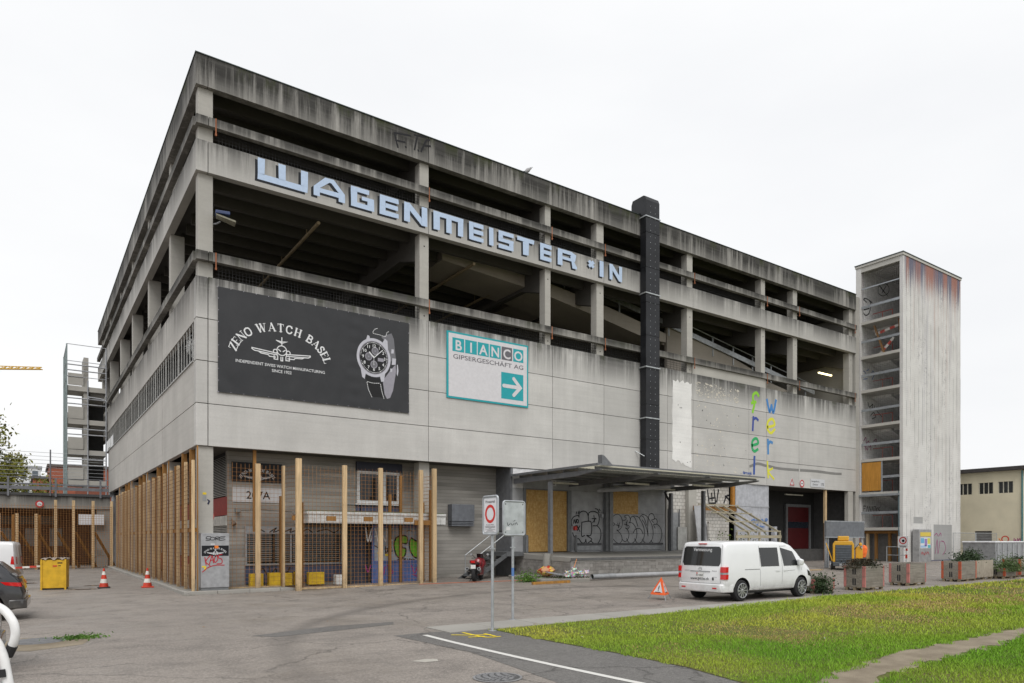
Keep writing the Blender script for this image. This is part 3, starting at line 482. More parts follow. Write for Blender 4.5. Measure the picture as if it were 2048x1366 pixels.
for z0, z1, m in ((16.7, 17.01, c_r1), (11.88, 12.2, c_r2)):
    for a, b in zip(LJ, LJ[1:]): bx('guard_rail', m, HALL, -.07, .16, max(a, .161) + G_, b - G_, z0 - .001, z1 - .001)
# metal coping along the roof edge
cop = M('coping_metal', (.05, .065, .06), .5, metal=.3)
bx('coping', cop, HALL, -.03, XE + .02, -.03, .34, 19.203, 19.235); bx('coping', cop, HALL, -.03, .34, .345, YE, 19.203, 19.235)
# columns on the front and on the side
def column(x0, x1, y0, y1, z0, z1): bx('column', c_col, HALL, x0, x1, y0, y1, z0, z1, bevel=.015)
FC = [(0.1, .6), (8.93, 9.37), (15.71, 16.05), (19.03, 19.51), (25.85, 26.31), (32.64, 33.04), (36.0, 36.45), (42.67, 43.12)]
for i, (a, b) in enumerate(FC):
    for z0, z1 in ((11.1, 15.05), (15.9, 18.11)): column(a, b, .17, .62 if i else .6, z0, z1)
LC = [6.35, 12.8, 19.35, 25.55, 32.4, 39.0]
for y in LC:
    for z0, z1 in ((11.1, 15.05), (15.9, 18.11)): column(.17, .72, y, y + .45, z0, z1)
# bolt holes on the columns: small dark sleeves
mbh = MB()
for (a, b) in FC[1:]:
    for z in (14.55, 11.55): mbh.tube([((a + b) / 2, .168, z), ((a + b) / 2, .20, z)], .035, 8)
put('bolt_holes', mbh, black, HALL)['kind'] = 'stuff'
# wall panels, row by row, with open joints over a dark backing
ROWS = [11.31, 9.81, 8.30, 6.78, 5.26]
for r in range(4):
    z1, z0 = ROWS[r], ROWS[r + 1]
    put('panel', MB().prism([(0, 0, z0 + G_), (.4 - G_, 0, z0 + G_), (.4 - G_, .2, z0 + G_), (.2, .2, z0 + G_), (.2, .4 - G_, z0 + G_), (0, .4 - G_, z0 + G_)], (0, 0, z1 - z0 - 2 * G_)), c_wall, HALL, bevel=.01)
    for a, b in zip(PJ, PJ[1:]):
        dy = random.uniform(-.004, .006); bx('panel', c_wall, HALL, a + G_, b - G_, dy, .2, z0 + G_, z1 - (G_ if r else 0))
LP = [.4, 7.4, 14.0, 20.8, 27.4, 31.55]
for r, (z1, z0) in enumerate(((11.31, 9.75), (8.34, 6.78), (6.78, 5.26))):
    LL = LP if r else LP[:-1] + [31.55, 36.2, 41.0]
    for a, b in zip(LL, LL[1:]):
        dx = random.uniform(-.004, .006); bx('panel', c_wallL, HALL, dx, .2, a + G_, b - G_, z0 + G_, z1 - G_)
bx('wall_core', black, HALL, .2, .6, .25, 31.5, 5.30, 8.2); bx('wall_core', black, HALL, .62, XE - .05, .2, .3, 5.30, 11.2); bx('wall_core', black, HALL, .2, .45, .6, 40.9, 9.8, 11.2)
bx('end_wall', c_col, HALL, XE + .01, XE + .5, .05, YE, 0, 19.1)
# plain upstand where the rail runs close over the wall
bx('upstand', c_col, HALL, 26.2, 32.95, .05, .16, 11.32, 11.87)
# window band with upright bars on the side
barm = M('window_bar_metal', (.42, .42, .40), .5, metal=.4, rnd=.35); glass_d = NT('dark_glass'); glass_d.col((.015, .017, .018)); glass_d.set(.08, 0, .5); glass_d = glass_d.m
bx('window_pane', black, HALL, .42, .44, .42, 33.4, 8.36, 9.74)
frm = bx('window_sill', M('sill_metal', (.36, .36, .35), .5), HALL, -.05, .12, .42, 33.4, 8.30, 8.345)
barmesh = MB().box(.02, .045, -.025, .025, 8.345, 9.75).mesh('window_bar')
y = .75; i = 0
while y < 33.3:
    o = put('window_bar', barmesh, barm, HALL); o.location = (0, y, 0); i += 1
    y += .56 if i % 6 else .2
t = NT('torn_plastic'); t.col((.75, .76, .75)); t.set(.35, 0, .4); t.b.inputs['Alpha'].default_value = .45; t.b.inputs['Alpha'].default_value = .3; plast = t.m
rg = random.Random(4)
for (ya, yb, z0, z1) in ((.5, 1.3, 8.4, 9.3), (1.6, 2.4, 8.9, 9.6)):
    mb = MB(); n = 9; m = 8
    mb.v = [(.12 + .06 * math.sin(i * 1.9 + j) + rg.uniform(-.03, .03), ya + (yb - ya) * i / n + rg.uniform(-.06, .06), z1 - (z1 - z0) * j / m * (1 - .35 * abs(math.sin(i * 1.3)))) for j in range(m + 1) for i in range(n + 1)]
    mb.f = [(j * (n + 1) + i, j * (n + 1) + i + 1, (j + 1) * (n + 1) + i + 1, (j + 1) * (n + 1) + i) for j in range(m) for i in range(n) if rg.random() > .12]
    put('plastic_sheet', mb, plast, HALL, smooth=True)
# decks inside: slabs with ribs, cross beams, back wall, inner columns
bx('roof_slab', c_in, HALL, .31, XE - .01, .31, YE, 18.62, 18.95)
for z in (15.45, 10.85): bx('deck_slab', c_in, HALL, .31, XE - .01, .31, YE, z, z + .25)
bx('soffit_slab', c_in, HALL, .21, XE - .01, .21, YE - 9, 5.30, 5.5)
rib = MB().box(.7, XE - .3, -.09, .09, -.42, 0).mesh('rib')
for z in (15.449, 18.619):
    y = 1.3
    while y < 30: o = put('rib', rib, c_in, HALL); o.location = (0, y, z); y += 1.15
for (a, b) in FC[1:]:
    for z, hh in ((15.44, .95), (18.6, .8)):
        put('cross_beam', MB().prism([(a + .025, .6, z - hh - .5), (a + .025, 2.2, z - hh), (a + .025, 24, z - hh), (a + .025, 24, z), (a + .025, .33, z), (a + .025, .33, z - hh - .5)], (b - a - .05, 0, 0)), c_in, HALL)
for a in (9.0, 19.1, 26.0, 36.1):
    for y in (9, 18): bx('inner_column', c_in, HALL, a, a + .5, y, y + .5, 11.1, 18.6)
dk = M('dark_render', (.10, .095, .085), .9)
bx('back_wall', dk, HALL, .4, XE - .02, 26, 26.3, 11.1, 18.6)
t = NT('inner_brick'); bt = t.n('TexBrick'); bt.inputs['Scale'].default_value = 3.2; cx = t.n('CombineXYZ'); q = t.sep(); t.l(t.math('ADD', q[0], q[1]), cx.inputs[0]); t.l(q[2], cx.inputs[1]); t.l(cx.outputs[0], bt.inputs['Vector'])
bt.inputs['Color1'].default_value = (.26, .11, .06, 1); bt.inputs['Color2'].default_value = (.18, .08, .05, 1); bt.inputs['Mortar'].default_value = (.2, .18, .15, 1); t.col(bt.outputs[0]); t.set(.9)
bx('brick_wall', t.m, HALL, 27, 42, 9, 9.3, 11.1, 18.6)
# sprinkler pipes under the deck
pm = M('old_pipe', (.28, .22, .13), .6)
for (x, ya, yb) in ((4.8, 1.0, 12), (15.0, 4, 14), (12.2, 1, 16)):
    mb = MB().tube([(x, ya, 14.75), (x, yb, 14.75)], .07, 8)
    for yy in (ya + 1.5, ya + 5, ya + 8): mb.tube([(x, yy, 14.8), (x, yy, 15.4)], .02, 5)
    put('pipe', mb, pm, HALL, smooth=True)
put('pipe', MB().tube([(9.6, .9, 16.5), (12.5, 1.2, 16.05)], .05, 8), pm, HALL)
# ramp between the decks with its parapet wall and guard rails
c_ramp = concrete('ramp_concrete', (.40, .345, .27), None); steel = M('galvanised_steel', (.42, .44, .45), .45, metal=.6)
def ramp_z(x): return 14.25 - .151 * (x - 25.7)
put('ramp', MB().prism([(17, 2.4, ramp_z(17)), (42, 2.4, ramp_z(42)), (42, 2.4, 11.0), (30, 2.4, ramp_z(30) - .6), (17, 2.4, ramp_z(17) - .75)], (0, 6, 0)), c_ramp, HALL)
put('ramp_wall', MB().prism([(26.4, 2.2, 14.8), (28.76, 2.2, 14.4), (31.26, 2.2, 13.9), (34.5, 2.2, 13.15), (34.8, 2.2, 12.9), (35.3, 2.2, 12.2), (35.3, 2.2, 11.1), (26.4, 2.2, 11.1)], (0, .19, 0)), c_ramp, HALL)
put('ramp_haunch', MB().prism([(11, 1.9, 15.4), (17, 1.9, 15.2), (21.5, 1.9, 14.7), (26, 1.9, 14.0), (26, 1.9, 13.5), (24.5, 1.9, 13.45), (21, 1.9, 14.0), (16.5, 1.9, 14.6), (11, 1.9, 14.95)], (0, 2.6, 0)), c_ramp, HALL)
put('ramp_guard', MB().bar((18, 2.1, ramp_z(18) + .55), (41.5, 2.1, ramp_z(41.5) + .55), .08, .3), steel, HALL)
put('ramp_guard', MB().tube([(18, 2.1, ramp_z(18) + 1.05), (41.5, 2.1, ramp_z(41.5) + 1.05)], .03, 6), steel, HALL)
for k in range(12): xx = 18.5 + 2 * k; bx('guard_post', steel, HALL, xx, xx + .08, 2.16, 2.24, ramp_z(xx) - .1, ramp_z(xx) + 1.1)
lamp = emit('tube_light', (1, .86, .45), 4.0); lo = put('tube_lamp', MB().box(41.0, 42.6, 1.4, 1.5, 13.62, 13.7), lamp); tag(lo, 'lit yellow tube light under the deck beside the stair tower', 'lamp')
# wire netting behind the rails (dark mesh)
net = M('net_wire', (.03, .03, .03), .7)
for z0, z1 in ((11.25, 12.0), (16.1, 16.8)):
    mb = MB()
    for (a, b) in zip([0.7] + [q[1] for q in FC[1:-1]], [q[0] for q in FC[1:]]):
        if a > 33: continue
        x = a + .1
        while x < b: mb.box(x, x + .012, .2, .212, z0, z1); x += .12
        z = z0 + .05
        while z < z1: mb.box(a, b, .213, .222, z, z + .012); z += .12
    put('wire_netting', mb, net, HALL)['kind'] = 'stuff'
# rusty rail fixings by the columns
rust = M('rusty_iron', (.30, .11, .05), .8)
fx = MB().box(-.02, .02, -.085, -.072, -.2, .34).box(-.03, .03, -.10, -.05, -.28, -.2).mesh('fixing')
for (a, b) in FC:
    for zz in (16.68, 11.87): o = put('fixing', fx, rust, HALL); o.location = (b + .05 if a < 1 else b - .1, 0, zz)
# dark weather stains painted by water on the face are in the material; the painted white field and its plaster scars are real layers
white = concrete('white_paint_flake', (.82, .81, .78), None, fine=.12)
pl0 = on_front(0)
rg = random.Random(9); pts = []
W0, W1, Z0, Z1 = 24.45, 26.02, 6.0, 10.75
for k in range(12): pts.append((W0 + (W1 - W0) * k / 11, Z1 + rg.uniform(-.1, .1)))
for k in range(16): pts.append((W1 + rg.uniform(-.03, .03), Z1 - (Z1 - Z0) * k / 15))
for k in range(12): pts.append((W1 - (W1 - W0) * k / 11, Z0 + .35 * k / 11 + rg.uniform(-.1, .08)))
for k in range(16): pts.append((W0 + rg.uniform(-.03, .03), Z0 + .35 + (Z1 - Z0 - .35) * k / 15))
put('white_paint_field', MB().add([pl0(a, b, .008) for a, b in pts], [tuple(range(len(pts)))]), white, HALL)
mb = MB(); scar = flat('plaster_scar', (.62, .58, .50), .9)
for _ in range(420):
    a = rg.uniform(26.3, 30.2); b = rg.choice([rg.uniform(10.1, 10.9), rg.uniform(5.6, 10.6)]); n = rg.randint(4, 6); r = rg.uniform(.012, .055) * (1 if rg.random() < .85 else 1.8); ph = rg.uniform(0, 6)
    mb.add([pl0(a + r * rg.uniform(.5, 1.4) * math.cos(ph + 6.283 * k / n), b + .7 * r * rg.uniform(.5, 1.3) * math.sin(ph + 6.283 * k / n), .008 + rg.random() * .002) for k in range(n)], [tuple(range(n))])
put('plaster_scars', mb, scar, HALL)['kind'] = 'stuff'
mb = MB()
for _ in range(26): a = rg.uniform(24.5, 32); b = rg.choice([5.9, 6.3, 7.3, 8.7, 9.3]) + rg.uniform(-.1, .1); disc(mb, pl0, a, b, 0, rg.uniform(.02, .035), .013, 8)
put('drill_holes', mb, black, HALL)['kind'] = 'stuff'
put('ledge', MB().box(24.3, 26.3, -.25, -.02, 5.55, 5.75), c_r2, HALL)
# ---------------------------------------------------------------- ground floor, set back behind the overhang
RY = 1.3; RX = 1.35
bx('base_wall', c_board, HALL, RX, 13.6, RY, RY + .3, -.1, 5.3)
clad = M('grey_cladding', (.145, .15, .16), .5, metal=.2); cladL = M('light_cladding', (.30, .31, .32), .45, metal=.2, dirt=.35)
bx('side_return', clad, HALL, 13.6, 13.7, .05, RY, 0, 5.28)
for zz in (1.3, 2.3, 3.35): bx('cladding_joint', black, HALL, 13.59, 13.598, .06, RY - .02, zz, zz + .02)
# side wall of the ground floor: columns, red panels and roller blinds between them
blind = M('blind_grey', (.50, .48, .44), .7, dirt=.4); redp = M('red_panel', (.30, .035, .03), .5, dirt=.3)
bx('base_wall', black, HALL, RX + .05, RX + .3, RY + .301, 30.5, -.1, 5.3)
yb_ = [1.31, 6.2, 12.6, 19.2, 25.5, 30.4]
for a, b in zip(yb_, yb_[1:]):
    bx('red_panel', redp, HALL, RX - .02, RX + .04, a + .05, b - .5, 2.85, 3.55); bx('white_sill', M('dirty_white', (.55, .54, .50), .7, dirt=.4), HALL, RX - .06, RX + .04, a + .05, b - .5, 2.45, 2.82); bx('red_panel', redp, HALL, RX - .02, RX + .04, a + .05, b - .5, .25, 1.1)
    for z0, z1 in ((3.6, 5.1), (1.15, 2.42)):
        mb = MB(); z = z0
        while z < z1: mb.add([(RX - .03, a + .08, z), (RX - .03, b - .55, z), (RX + .03, b - .55, z + .05), (RX + .03, a + .08, z + .05)], [(0, 1, 2, 3)]); z += .065
        put('roller_blind', mb, blind, HALL)
for y in [.1] + LC[:4]: bx('column', c_col, HALL, .1, .6 if y < 1 else .55, y + .001, y + .5, -.05, 5.26, bevel=.015)
bx('column', c_col, HALL, 9.0, 9.5, .35, .85, -.05, 5.26, bevel=.015)
# pavement plinth round the corner, with its kerb stones
plinth = concrete('plinth_concrete', (.27, .25, .215), None)
put('pavement', MB().prism([(-.34, -.42, -.05), (3.2, -.42, -.05), (3.2, 1.29, -.05), (1.34, 1.29, -.05), (1.34, 30, -.05), (-.34, 30, -.05)], (0, 0, .16)), plinth, None)['kind'] = 'structure'
ks = bpy.data.objects.new('plinth_kerb', None); COL.objects.link(ks); tag(ks, kind='structure')
x = -.5
while x < 3.1: bx('kerb_stone', kerbm, ks, x + .006, min(x + 1.1, 3.3) - .006, -.58, -.425, -.05, .115 + random.uniform(-.01, .006), bevel=.015); x += 1.1
y = -.42
while y < 29: bx('kerb_stone', kerbm, ks, -.5, -.345, y + .006, y + 1.1 - .006, -.05, .115 + random.uniform(-.012, .006), bevel=.015); y += 1.1
# ---------------------------------------------------------------- entrance side: sign boards, shutters, window, porch
wbase = on_front(RY)
alu = M('white_window_frame', (.62, .63, .63), .45, dirt=.15); blue = M('blue_paint', (.075, .135, .33), .45, dirt=.25); dkblue = M('slate_blue_panel', (.06, .075, .13), .5, dirt=.3)
def thick(name, mat, a0, a1, b0, b1, y1, d, parent=None, **k): return bx(name, mat, parent, a0, a1, y1 - d, y1, b0, b1, **k)
# window over the porch
win = thing('upper_window', 'white framed double window behind bars above the porch', 'window', (6.55, RY, 3.4))
def wb(name, mat, a0, a1, b0, b1, y0, y1): return put(name, MB().box(a0 - 6.55, a1 - 6.55, y0 - RY, y1 - RY, b0 - 3.4, b1 - 3.4), mat, win)
wb('pane', glass_d, 6.62, 8.4, 3.55, 4.7, RY - .04, RY - .02)
for a0, a1, b0, b1 in ((6.53, 6.65, 3.45, 4.82), (8.36, 8.48, 3.45, 4.82), (7.72, 7.84, 3.57, 4.7), (6.65, 8.36, 4.70, 4.82), (6.65, 8.36, 3.45, 3.57)): wb('frame', alu, a0, a1, b0, b1, RY - .09, RY - .01)
wb('sill', alu, 6.45, 8.56, 3.38, 3.44, RY - .16, RY - .01); wb('apron', dkblue, 6.5, 8.5, 2.62, 3.37, RY - .05, RY - .011); wb('roller_box', M('navy_metal', (.02, .022, .04), .5), 6.5, 8.6, 4.83, 5.2, RY - .12, RY - .01)
# ground window with lowered shutters
gwn = thing('shuttered_window', 'barred shop window with lowered slatted blinds under a tagged lintel', 'window', (2.0, RY, .2))
def gb(name, mat, a0, a1, b0, b1, y0, y1): return put(name, MB().box(a0 - 2, a1 - 2, y0 - RY, y1 - RY, b0 - .2, b1 - .2), mat, gwn)
gb('lintel', cladL, 1.98, 5.9, 2.13, 2.42, RY - .1, RY - .01); gb('pane', glass_d, 2.05, 5.85, .98, 2.12, RY - .03, RY - .012)
gb('sill', cladL, 1.98, 5.9, .9, .97, RY - .12, RY - .01); gb('apron', dkblue, 1.98, 5.9, .2, .89, RY - .05, RY - .012)
for a in (1.98, 3.7, 5.82): gb('guide', cladL, a, a + .07, .98, 2.12, RY - .1, RY - .035)
for a, b in ((2.08, 3.0), (3.12, 3.68), (3.82, 5.78)):
    mb = MB(); z = 1.05
    while z < 2.1: mb.box(a - 2, b - 2, -.075, -.05, z - .2, z + .045 - .2); z += .085
    put('blind', mb, M('blind_dark', (.16, .16, .155), .6), gwn)
tg = put('tag', strokes(lambda a, b, o=0.: (a - 2, -.1 - o, b - .2), [[(2.35, 2.2), (2.5, 2.3), (2.7, 2.22)], [(2.9, 2.2), (3.15, 2.36), (3.05, 2.2), (3.4, 2.34)], [(3.5, 2.22), (3.75, 2.34), (3.7, 2.2), (4.0, 2.3)], [(4.2, 2.22), (4.4, 2.32), (4.6, 2.2)], [(4.8, 2.24), (5.2, 2.32), (5.5, 2.2), (5.7, 2.3)]], .045), flat('black_spray', (.012, .012, .014), .7), gwn)
BLK = MATS['black_spray']
put('tag', strokes(lambda a, b, o=0.: (a - 2, -.05 - o, b - .2), [[(2.5, .6), (2.65, .78), (2.8, .55)], [(2.9, .8), (2.95, .55), (3.15, .75), (3.2, .52)], [(3.3, .7), (3.6, .6), (3.7, .8)], [(3.8, .55), (4.1, .75)]], .06), BLK, gwn)
# sign boards on the wall
navy = flat('sign_navy', (.008, .009, .012), .5); signw = flat('sign_white', (.62, .62, .63), .5); let = flat('letter_silver', (.66, .67, .68), .45); letk = flat('letter_black', (.012, .012, .014), .5)
# serif capitals drawn as strokes: thick and thin stems with small feet, in a box 1 high
def serif(ch):
    T, t = .2, .07; F = lambda x, z, w=.34: ((x - w / 2, z), (x + w / 2, z), .06)
    V = lambda x, w: ((x, 0), (x, 1), w)
    if ch == 'Z': return .8, [((.08, .96), (.72, .96), .08), ((.72, .97), (.08, .03), T), ((.08, .04), (.74, .04), .08), ((.1, .74), (.1, .99), .06), ((.72, .26), (.72, .01), .06)]
    if ch == 'E': return .78, [V(.2, T), ((.2, .96), (.7, .96), .08), ((.2, .52), (.55, .52), .07), ((.2, .04), (.72, .04), .08), ((.7, .99), (.7, .76), .05), ((.72, .01), (.72, .26), .05), F(.15, .97, .25), F(.15, .03, .25)]
    if ch == 'N': return .95, [V(.16, t), V(.8, t), ((.14, .98), (.82, .02), T), F(.14, .03, .3), F(.8, .97, .3)]
    if ch == 'W': return 1.2, [((.1, 1), (.36, .02), T), ((.36, .02), (.6, .9), t), ((.56, 1), (.84, .02), T), ((.84, .02), (1.1, .98), t), F(.1, .97, .34), F(1.1, .97, .3), F(.58, .97, .3)]
    if ch == 'A': return .92, [((.1, .02), (.44, .98), t), ((.44, 1), (.78, .02), T), ((.22, .34), (.64, .34), .06), F(.1, .03, .28), F(.8, .03, .32)]
    if ch == 'T': return .82, [V(.41, T), ((.04, .96), (.78, .96), .08), ((.06, .98), (.06, .74), .05), ((.76, .98), (.76, .74), .05), F(.41, .03, .36)]
    if ch == 'H': return .95, [V(.2, T), V(.76, T), ((.2, .52), (.76, .52), .08), F(.2, .03), F(.2, .97), F(.76, .03), F(.76, .97)]
    if ch == 'L': return .74, [V(.2, T), ((.2, .04), (.68, .04), .08), ((.68, .01), (.68, .28), .05), F(.2, .97), F(.15, .03, .25)]
    if ch == 'B': return .84, [V(.2, T), F(.14, .97, .2), F(.14, .03, .2), [(.2, .96), (.55, .95), (.68, .75), (.55, .55), (.2, .53)], [(.2, .53), (.6, .51), (.76, .28), (.6, .06), (.2, .04)]]
    if ch == 'O': return .92, [[(.46, .97), (.18, .85), (.1, .5), (.18, .15), (.46, .03), (.74, .15), (.82, .5), (.74, .85), (.46, .97)]]
    if ch == 'C': return .86, [[(.76, .74), (.62, .93), (.42, .96), (.18, .82), (.1, .5), (.18, .17), (.44, .03), (.66, .09), (.78, .28)], ((.76, .72), (.76, .98), .05)]
    if ch == 'S': return .7, [[(.6, .76), (.5, .92), (.3, .95), (.14, .8), (.2, .6), (.48, .45), (.6, .25), (.48, .06), (.26, .04), (.1, .22)], ((.61, .73), (.61, .97), .05), ((.09, .26), (.09, .02), .05)]
    if ch == '-': return .5, [((.1, .42), (.4, .42), .12)]
    return .45, []
def serif_arc(mb, pl, txt, ca, cb, ra, rb, size, t0, t1, o=.004):
    W_ = [serif(c)[0] for c in txt]; tot = sum(W_); acc = 0
    for c, w in zip(txt, W_):
        u = (acc + w / 2) / tot; acc += w; th = t0 + (t1 - t0) * u; ca_, sa_ = math.cos(th), math.sin(th)
        # tangent of the ellipse, clockwise
        tx, tz = ra * sa_, -rb * ca_; L_ = math.hypot(tx, tz); tx /= L_; tz /= L_; nx_, nz_ = -tz, tx
        bx_, bz_ = ca + ra * ca_, cb + rb * sa_
        q = lambda p: (bx_ + size * ((p[0] - w / 2) * tx + p[1] * nx_), bz_ + size * ((p[0] - w / 2) * tz + p[1] * nz_))
        for i, s in enumerate(serif(c)[1]):
            if isinstance(s, list): stroke(mb, pl, [q(p) for p in s], .17 * size, o + i * .0004, True, 4)
            else: stroke(mb, pl, [q(s[0]), q(s[1])], s[2] * size, o + i * .0004, False)
def plane_logo(mb, pl, ca, cb, s, w=.02, o=.004):
    """the line drawing of an aircraft seen head on; s is its half span"""
    q = lambda l: [(ca + x * s, cb + z * s) for x, z in l]
    L = [q([(-1, .10), (-.92, .05), (-.16, .0), (-.16, .06), (-1, .13)]), q([(1, .10), (.92, .05), (.16, .0), (.16, .06), (1, .13)]),
         q([(-.78, .04), (-.7, -.01), (-.45, -.03), (-.42, -.08), (-.2, -.08)]), q([(.78, .04), (.7, -.01), (.45, -.03), (.42, -.08), (.2, -.08)]),
         q([(-.26, -.03), (-.26, -.15), (-.14, -.15), (-.14, -.02)]), q([(.26, -.03), (.26, -.15), (.14, -.15), (.14, -.02)]), q([(-.03, -.05), (-.03, -.18), (.03, -.18), (.03, -.05)]),
         q([(0, .34), (0, .62)]), q([(-.19, .50), (0, .42), (.19, .50), (.0, .47), (-.19, .50)]), q([(-.12, .2), (-.04, .14)]), q([(.12, .2), (.04, .14)])]
    for i, l in enumerate(L): stroke(mb, pl, l, w, o + i * .0004, False)
    disc(mb, pl, ca, cb + .17 * s, .15 * s, .15 * s + w, o, 20); disc(mb, pl, ca - .22 * s, cb + .12 * s, .05 * s, .05 * s + w, o + .001, 12); disc(mb, pl, ca + .22 * s, cb + .12 * s, .05 * s, .05 * s + w, o + .001, 12)
sb = thing('wall_sign', 'dark company sign board with arched lettering and aircraft emblem above the house number', 'sign', (1.5, RY, 4.14)); pf = lambda a, b, o=0.: (a - 1.5, -.04 - o, b - 4.14)
put('board', MB().box(0, 1.9, -.04, -.005, 0, .75), navy, sb); mb = MB(); serif_arc(mb, pf, 'ZENO-WATCH BASEL', 2.45, 4.17, .62, .40, .105, R(166), R(14)); plane_logo(mb, pf, 2.45, 4.3, .5, .02); put('lettering', mb, let, sb)
sb = thing('number_sign', 'white house number board reading 207A', 'sign', (1.53, RY, 3.36)); put('board', MB().box(0, 1.92, -.04, -.005, 0, .56), signw, sb)
mb = MB(); print_text(mb, lambda a, b, o=0.: (a, -.04 - o, b), '207A', .95, .13, .42, .012); put('lettering', mb, letk, sb)
# white canopy band of the porch with tiled face, blue glazed front under it
porch = thing('porch', 'entrance porch with white tiled canopy band and blue glazed tagged front', 'porch', (3.6, .2, 0))
def pb(name, mat, *a, **k): return put(name, MB().box(a[0] - 3.6, a[1] - 3.6, a[2] - .2, a[3] - .2, a[4], a[5]), mat, porch, **k)
tile = M('white_band', (.60, .60, .58), .5, dirt=.25); pb('roof', M('felt', (.10, .12, .06), .9), 3.9, 9.85, -.35, RY - .02, 3.0, 3.03)
pb('canopy_cap', tile, 3.85, 9.9, -.42, RY - .02, 2.9, 3.0)
x = 3.9
while x < 9.84: pb('tile', tile, x + .004, x + .245, -.38, -.34, 2.55, 2.89); x += .25
y = -.33
while y < 1.2: pb('tile', tile, 3.9, 3.94, y + .004, y + .245, 2.55, 2.89); y += .25
pb('core', dk, 3.945, 9.84, -.338, RY - .03, 2.52, 2.895)
# blue front at y .55
BY = .55; gl_b = M('frosted_pane', (.30, .35, .40), .35, dirt=.2)
for a0, a1, b0, b1 in ((6.9, 7.0, .1, 2.52), (9.55, 9.68, .1, 2.52), (8.16, 8.28, .1, 2.52), (6.9, 9.68, 2.40, 2.515), (7.0, 9.55, .95, 1.02), (6.9, 9.68, .05, .12)):
    pb('frame', blue, a0, a1, BY - .035 - .003 * (b1 - b0 > 2), BY + .05, b0, b1)
for a0, a1 in ((7.0, 8.16), (8.28, 9.55)): pb('pane', gl_b, a0, a1, BY, BY + .02, 1.02, 2.40); pb('infill', blue, a0, a1, BY - .01, BY + .02, .12, .95)
pb('door', M('dark_door', (.045, .05, .07), .4), 6.0, 6.9, .9, .95, .08, 2.5); pb('side_wall', dk, 5.95, 6.0, .5, RY, .05, 2.5); pb('side_wall', dkblue, 9.62, 9.68, BY + .05, RY, .05, 2.5)
pl = lambda a, b, o=0.: (a - 3.6, BY - .2 - .004 - o, b)
wsp = flat('white_spray', (.7, .7, .7), .7); grn = flat('green_spray', (.13, .42, .03), .6); pnk = flat('magenta_spray', (.30, .03, .16), .7)
put('tag', strokes(pl, G['vank'], .06), wsp, porch); put('tag', strokes(pl, G['bluetags'], .04), BLK, porch); put('tag', strokes(lambda a, b, o=0.: pl(a, b, o + .01), G['pinktags'], .045), pnk, porch)
for key in ('ekgreen', 'ekgreen2'):
    P = [(p.x, p.y) for p in spline(G[key][0] + [G[key][0][0]], 4)][:-1]
    put('tag_fill', MB().add([pl(a, b, .006) for a, b in P], [tuple(range(len(P)))]), grn, porch); put('tag_outline', strokes(pl, [P + [P[0]]], .06, .009, False), BLK, porch)
put('tag', strokes(pl, G['zion'], .035, .012), BLK, porch)
mb = MB()
for a, b in ((7.15, 1.3), (7.5, 1.22)): rect(mb, pl, a, a + .13, b, b + .08, .011)
put('sticker', mb, yel, porch)
# little concrete frame beside the window, wall lamp, camera
sm = thing('wall_camera', 'small grey camera box on the wall beside the house number', 'camera', (1.62, RY, 2.95)); put('body', MB().box(-.02, .16, -.26, -.06, 0, .14), M('cam_grey', (.2, .2, .19), .5), sm, bevel=.01); put('bracket', MB().tube([(.07, -.1, .05), (.07, 0, .0)], .02, 6), MATS['cam_grey'], sm)
put('cable', MB().tube([(.16, -.02, .1), (1.0, -.02, .13), (2.2, -.02, .08)], .01, 5), MATS['cam_grey'], sm)
sm = thing('wall_spotlight', 'small rusty spotlight hanging on the wall below the camera box', 'lamp', (1.5, RY, 2.55)); put('head', MB().lathe([(.03, 0), (.07, .05), (.09, .16), (.085, .17)], (0, -.12, .05), (.3, -.5, -.7), 12), M('lamp_rust', (.15, .10, .07), .7), sm, smooth=True); put('bracket', MB().tube([(0, -.12, .05), (0, -.02, .15), (0, 0, .15)], .015, 6), MATS['lamp_rust'], sm)
mb = MB(); fr = M('frame_wire', (.35, .36, .36), .5)
for p, q in (((6.05, 3.05), (6.7, 3.05)), ((6.7, 3.05), (6.7, 3.4)), ((6.7, 3.4), (6.05, 3.4)), ((6.05, 3.4), (6.05, 3.05))): mb.bar((p[0], RY - .03, p[1]), (q[0], RY - .03, q[1]), .04)
tag(put('empty_frame', mb, fr), 'empty light metal frame on the board-marked wall above the porch', 'frame')
# yellow boxes standing behind the mesh
boxy = M('yellow_crate_paint', (.62, .40, .02), .5, dirt=.2); n = 0
for x, w in ((2.05, .5), (2.72, .45), (3.3, .36), (3.72, .3), (4.3, .65)):
    y = 1.0 - .1 * (n % 2); tag(put('crate', MB().box(x, x + w - .02, y - .3, y, .112, .60 + .03 * (n % 2)), boxy, bevel=.01), ('yellow box beside the foot of the post in front of the number board', 'yellow box between the number board post and the thin post', 'narrow yellow box just left of the thin corner post', 'smallest yellow box tucked behind the mesh return', 'wide yellow box under the porch canopy beside the white carton')[n], 'crate', 'yellow boxes behind the mesh'); n += 1
whb = M('white_plastic', (.7, .7, .68), .5); tag(put('paper_box', MB().box(5.35, 5.8, .5, .85, .08, .48), whb, bevel=.02), 'white carton on the floor under the porch canopy', 'carton')
# grey ventilation box on the board-marked wall
vb = thing('ventilation_box', 'grey sheet metal ventilation hood with slots on the board-marked wall', 'vent', (10.95, RY, 2.52)); vg = M('vent_grey', (.16, .17, .19), .45, metal=.3)
put('hood', MB().box(0, 1.2, -.4, -.005, .22, 1.0), vg, vb, bevel=.012)
for k in range(3): put('slat', MB().box(.0, 1.2, -.37, -.02, .0 + .075 * k, .05 + .075 * k), vg, vb)
put('shadow_gap', MB().box(.04, 1.16, -.33, -.01, .0, .22), black, vb)
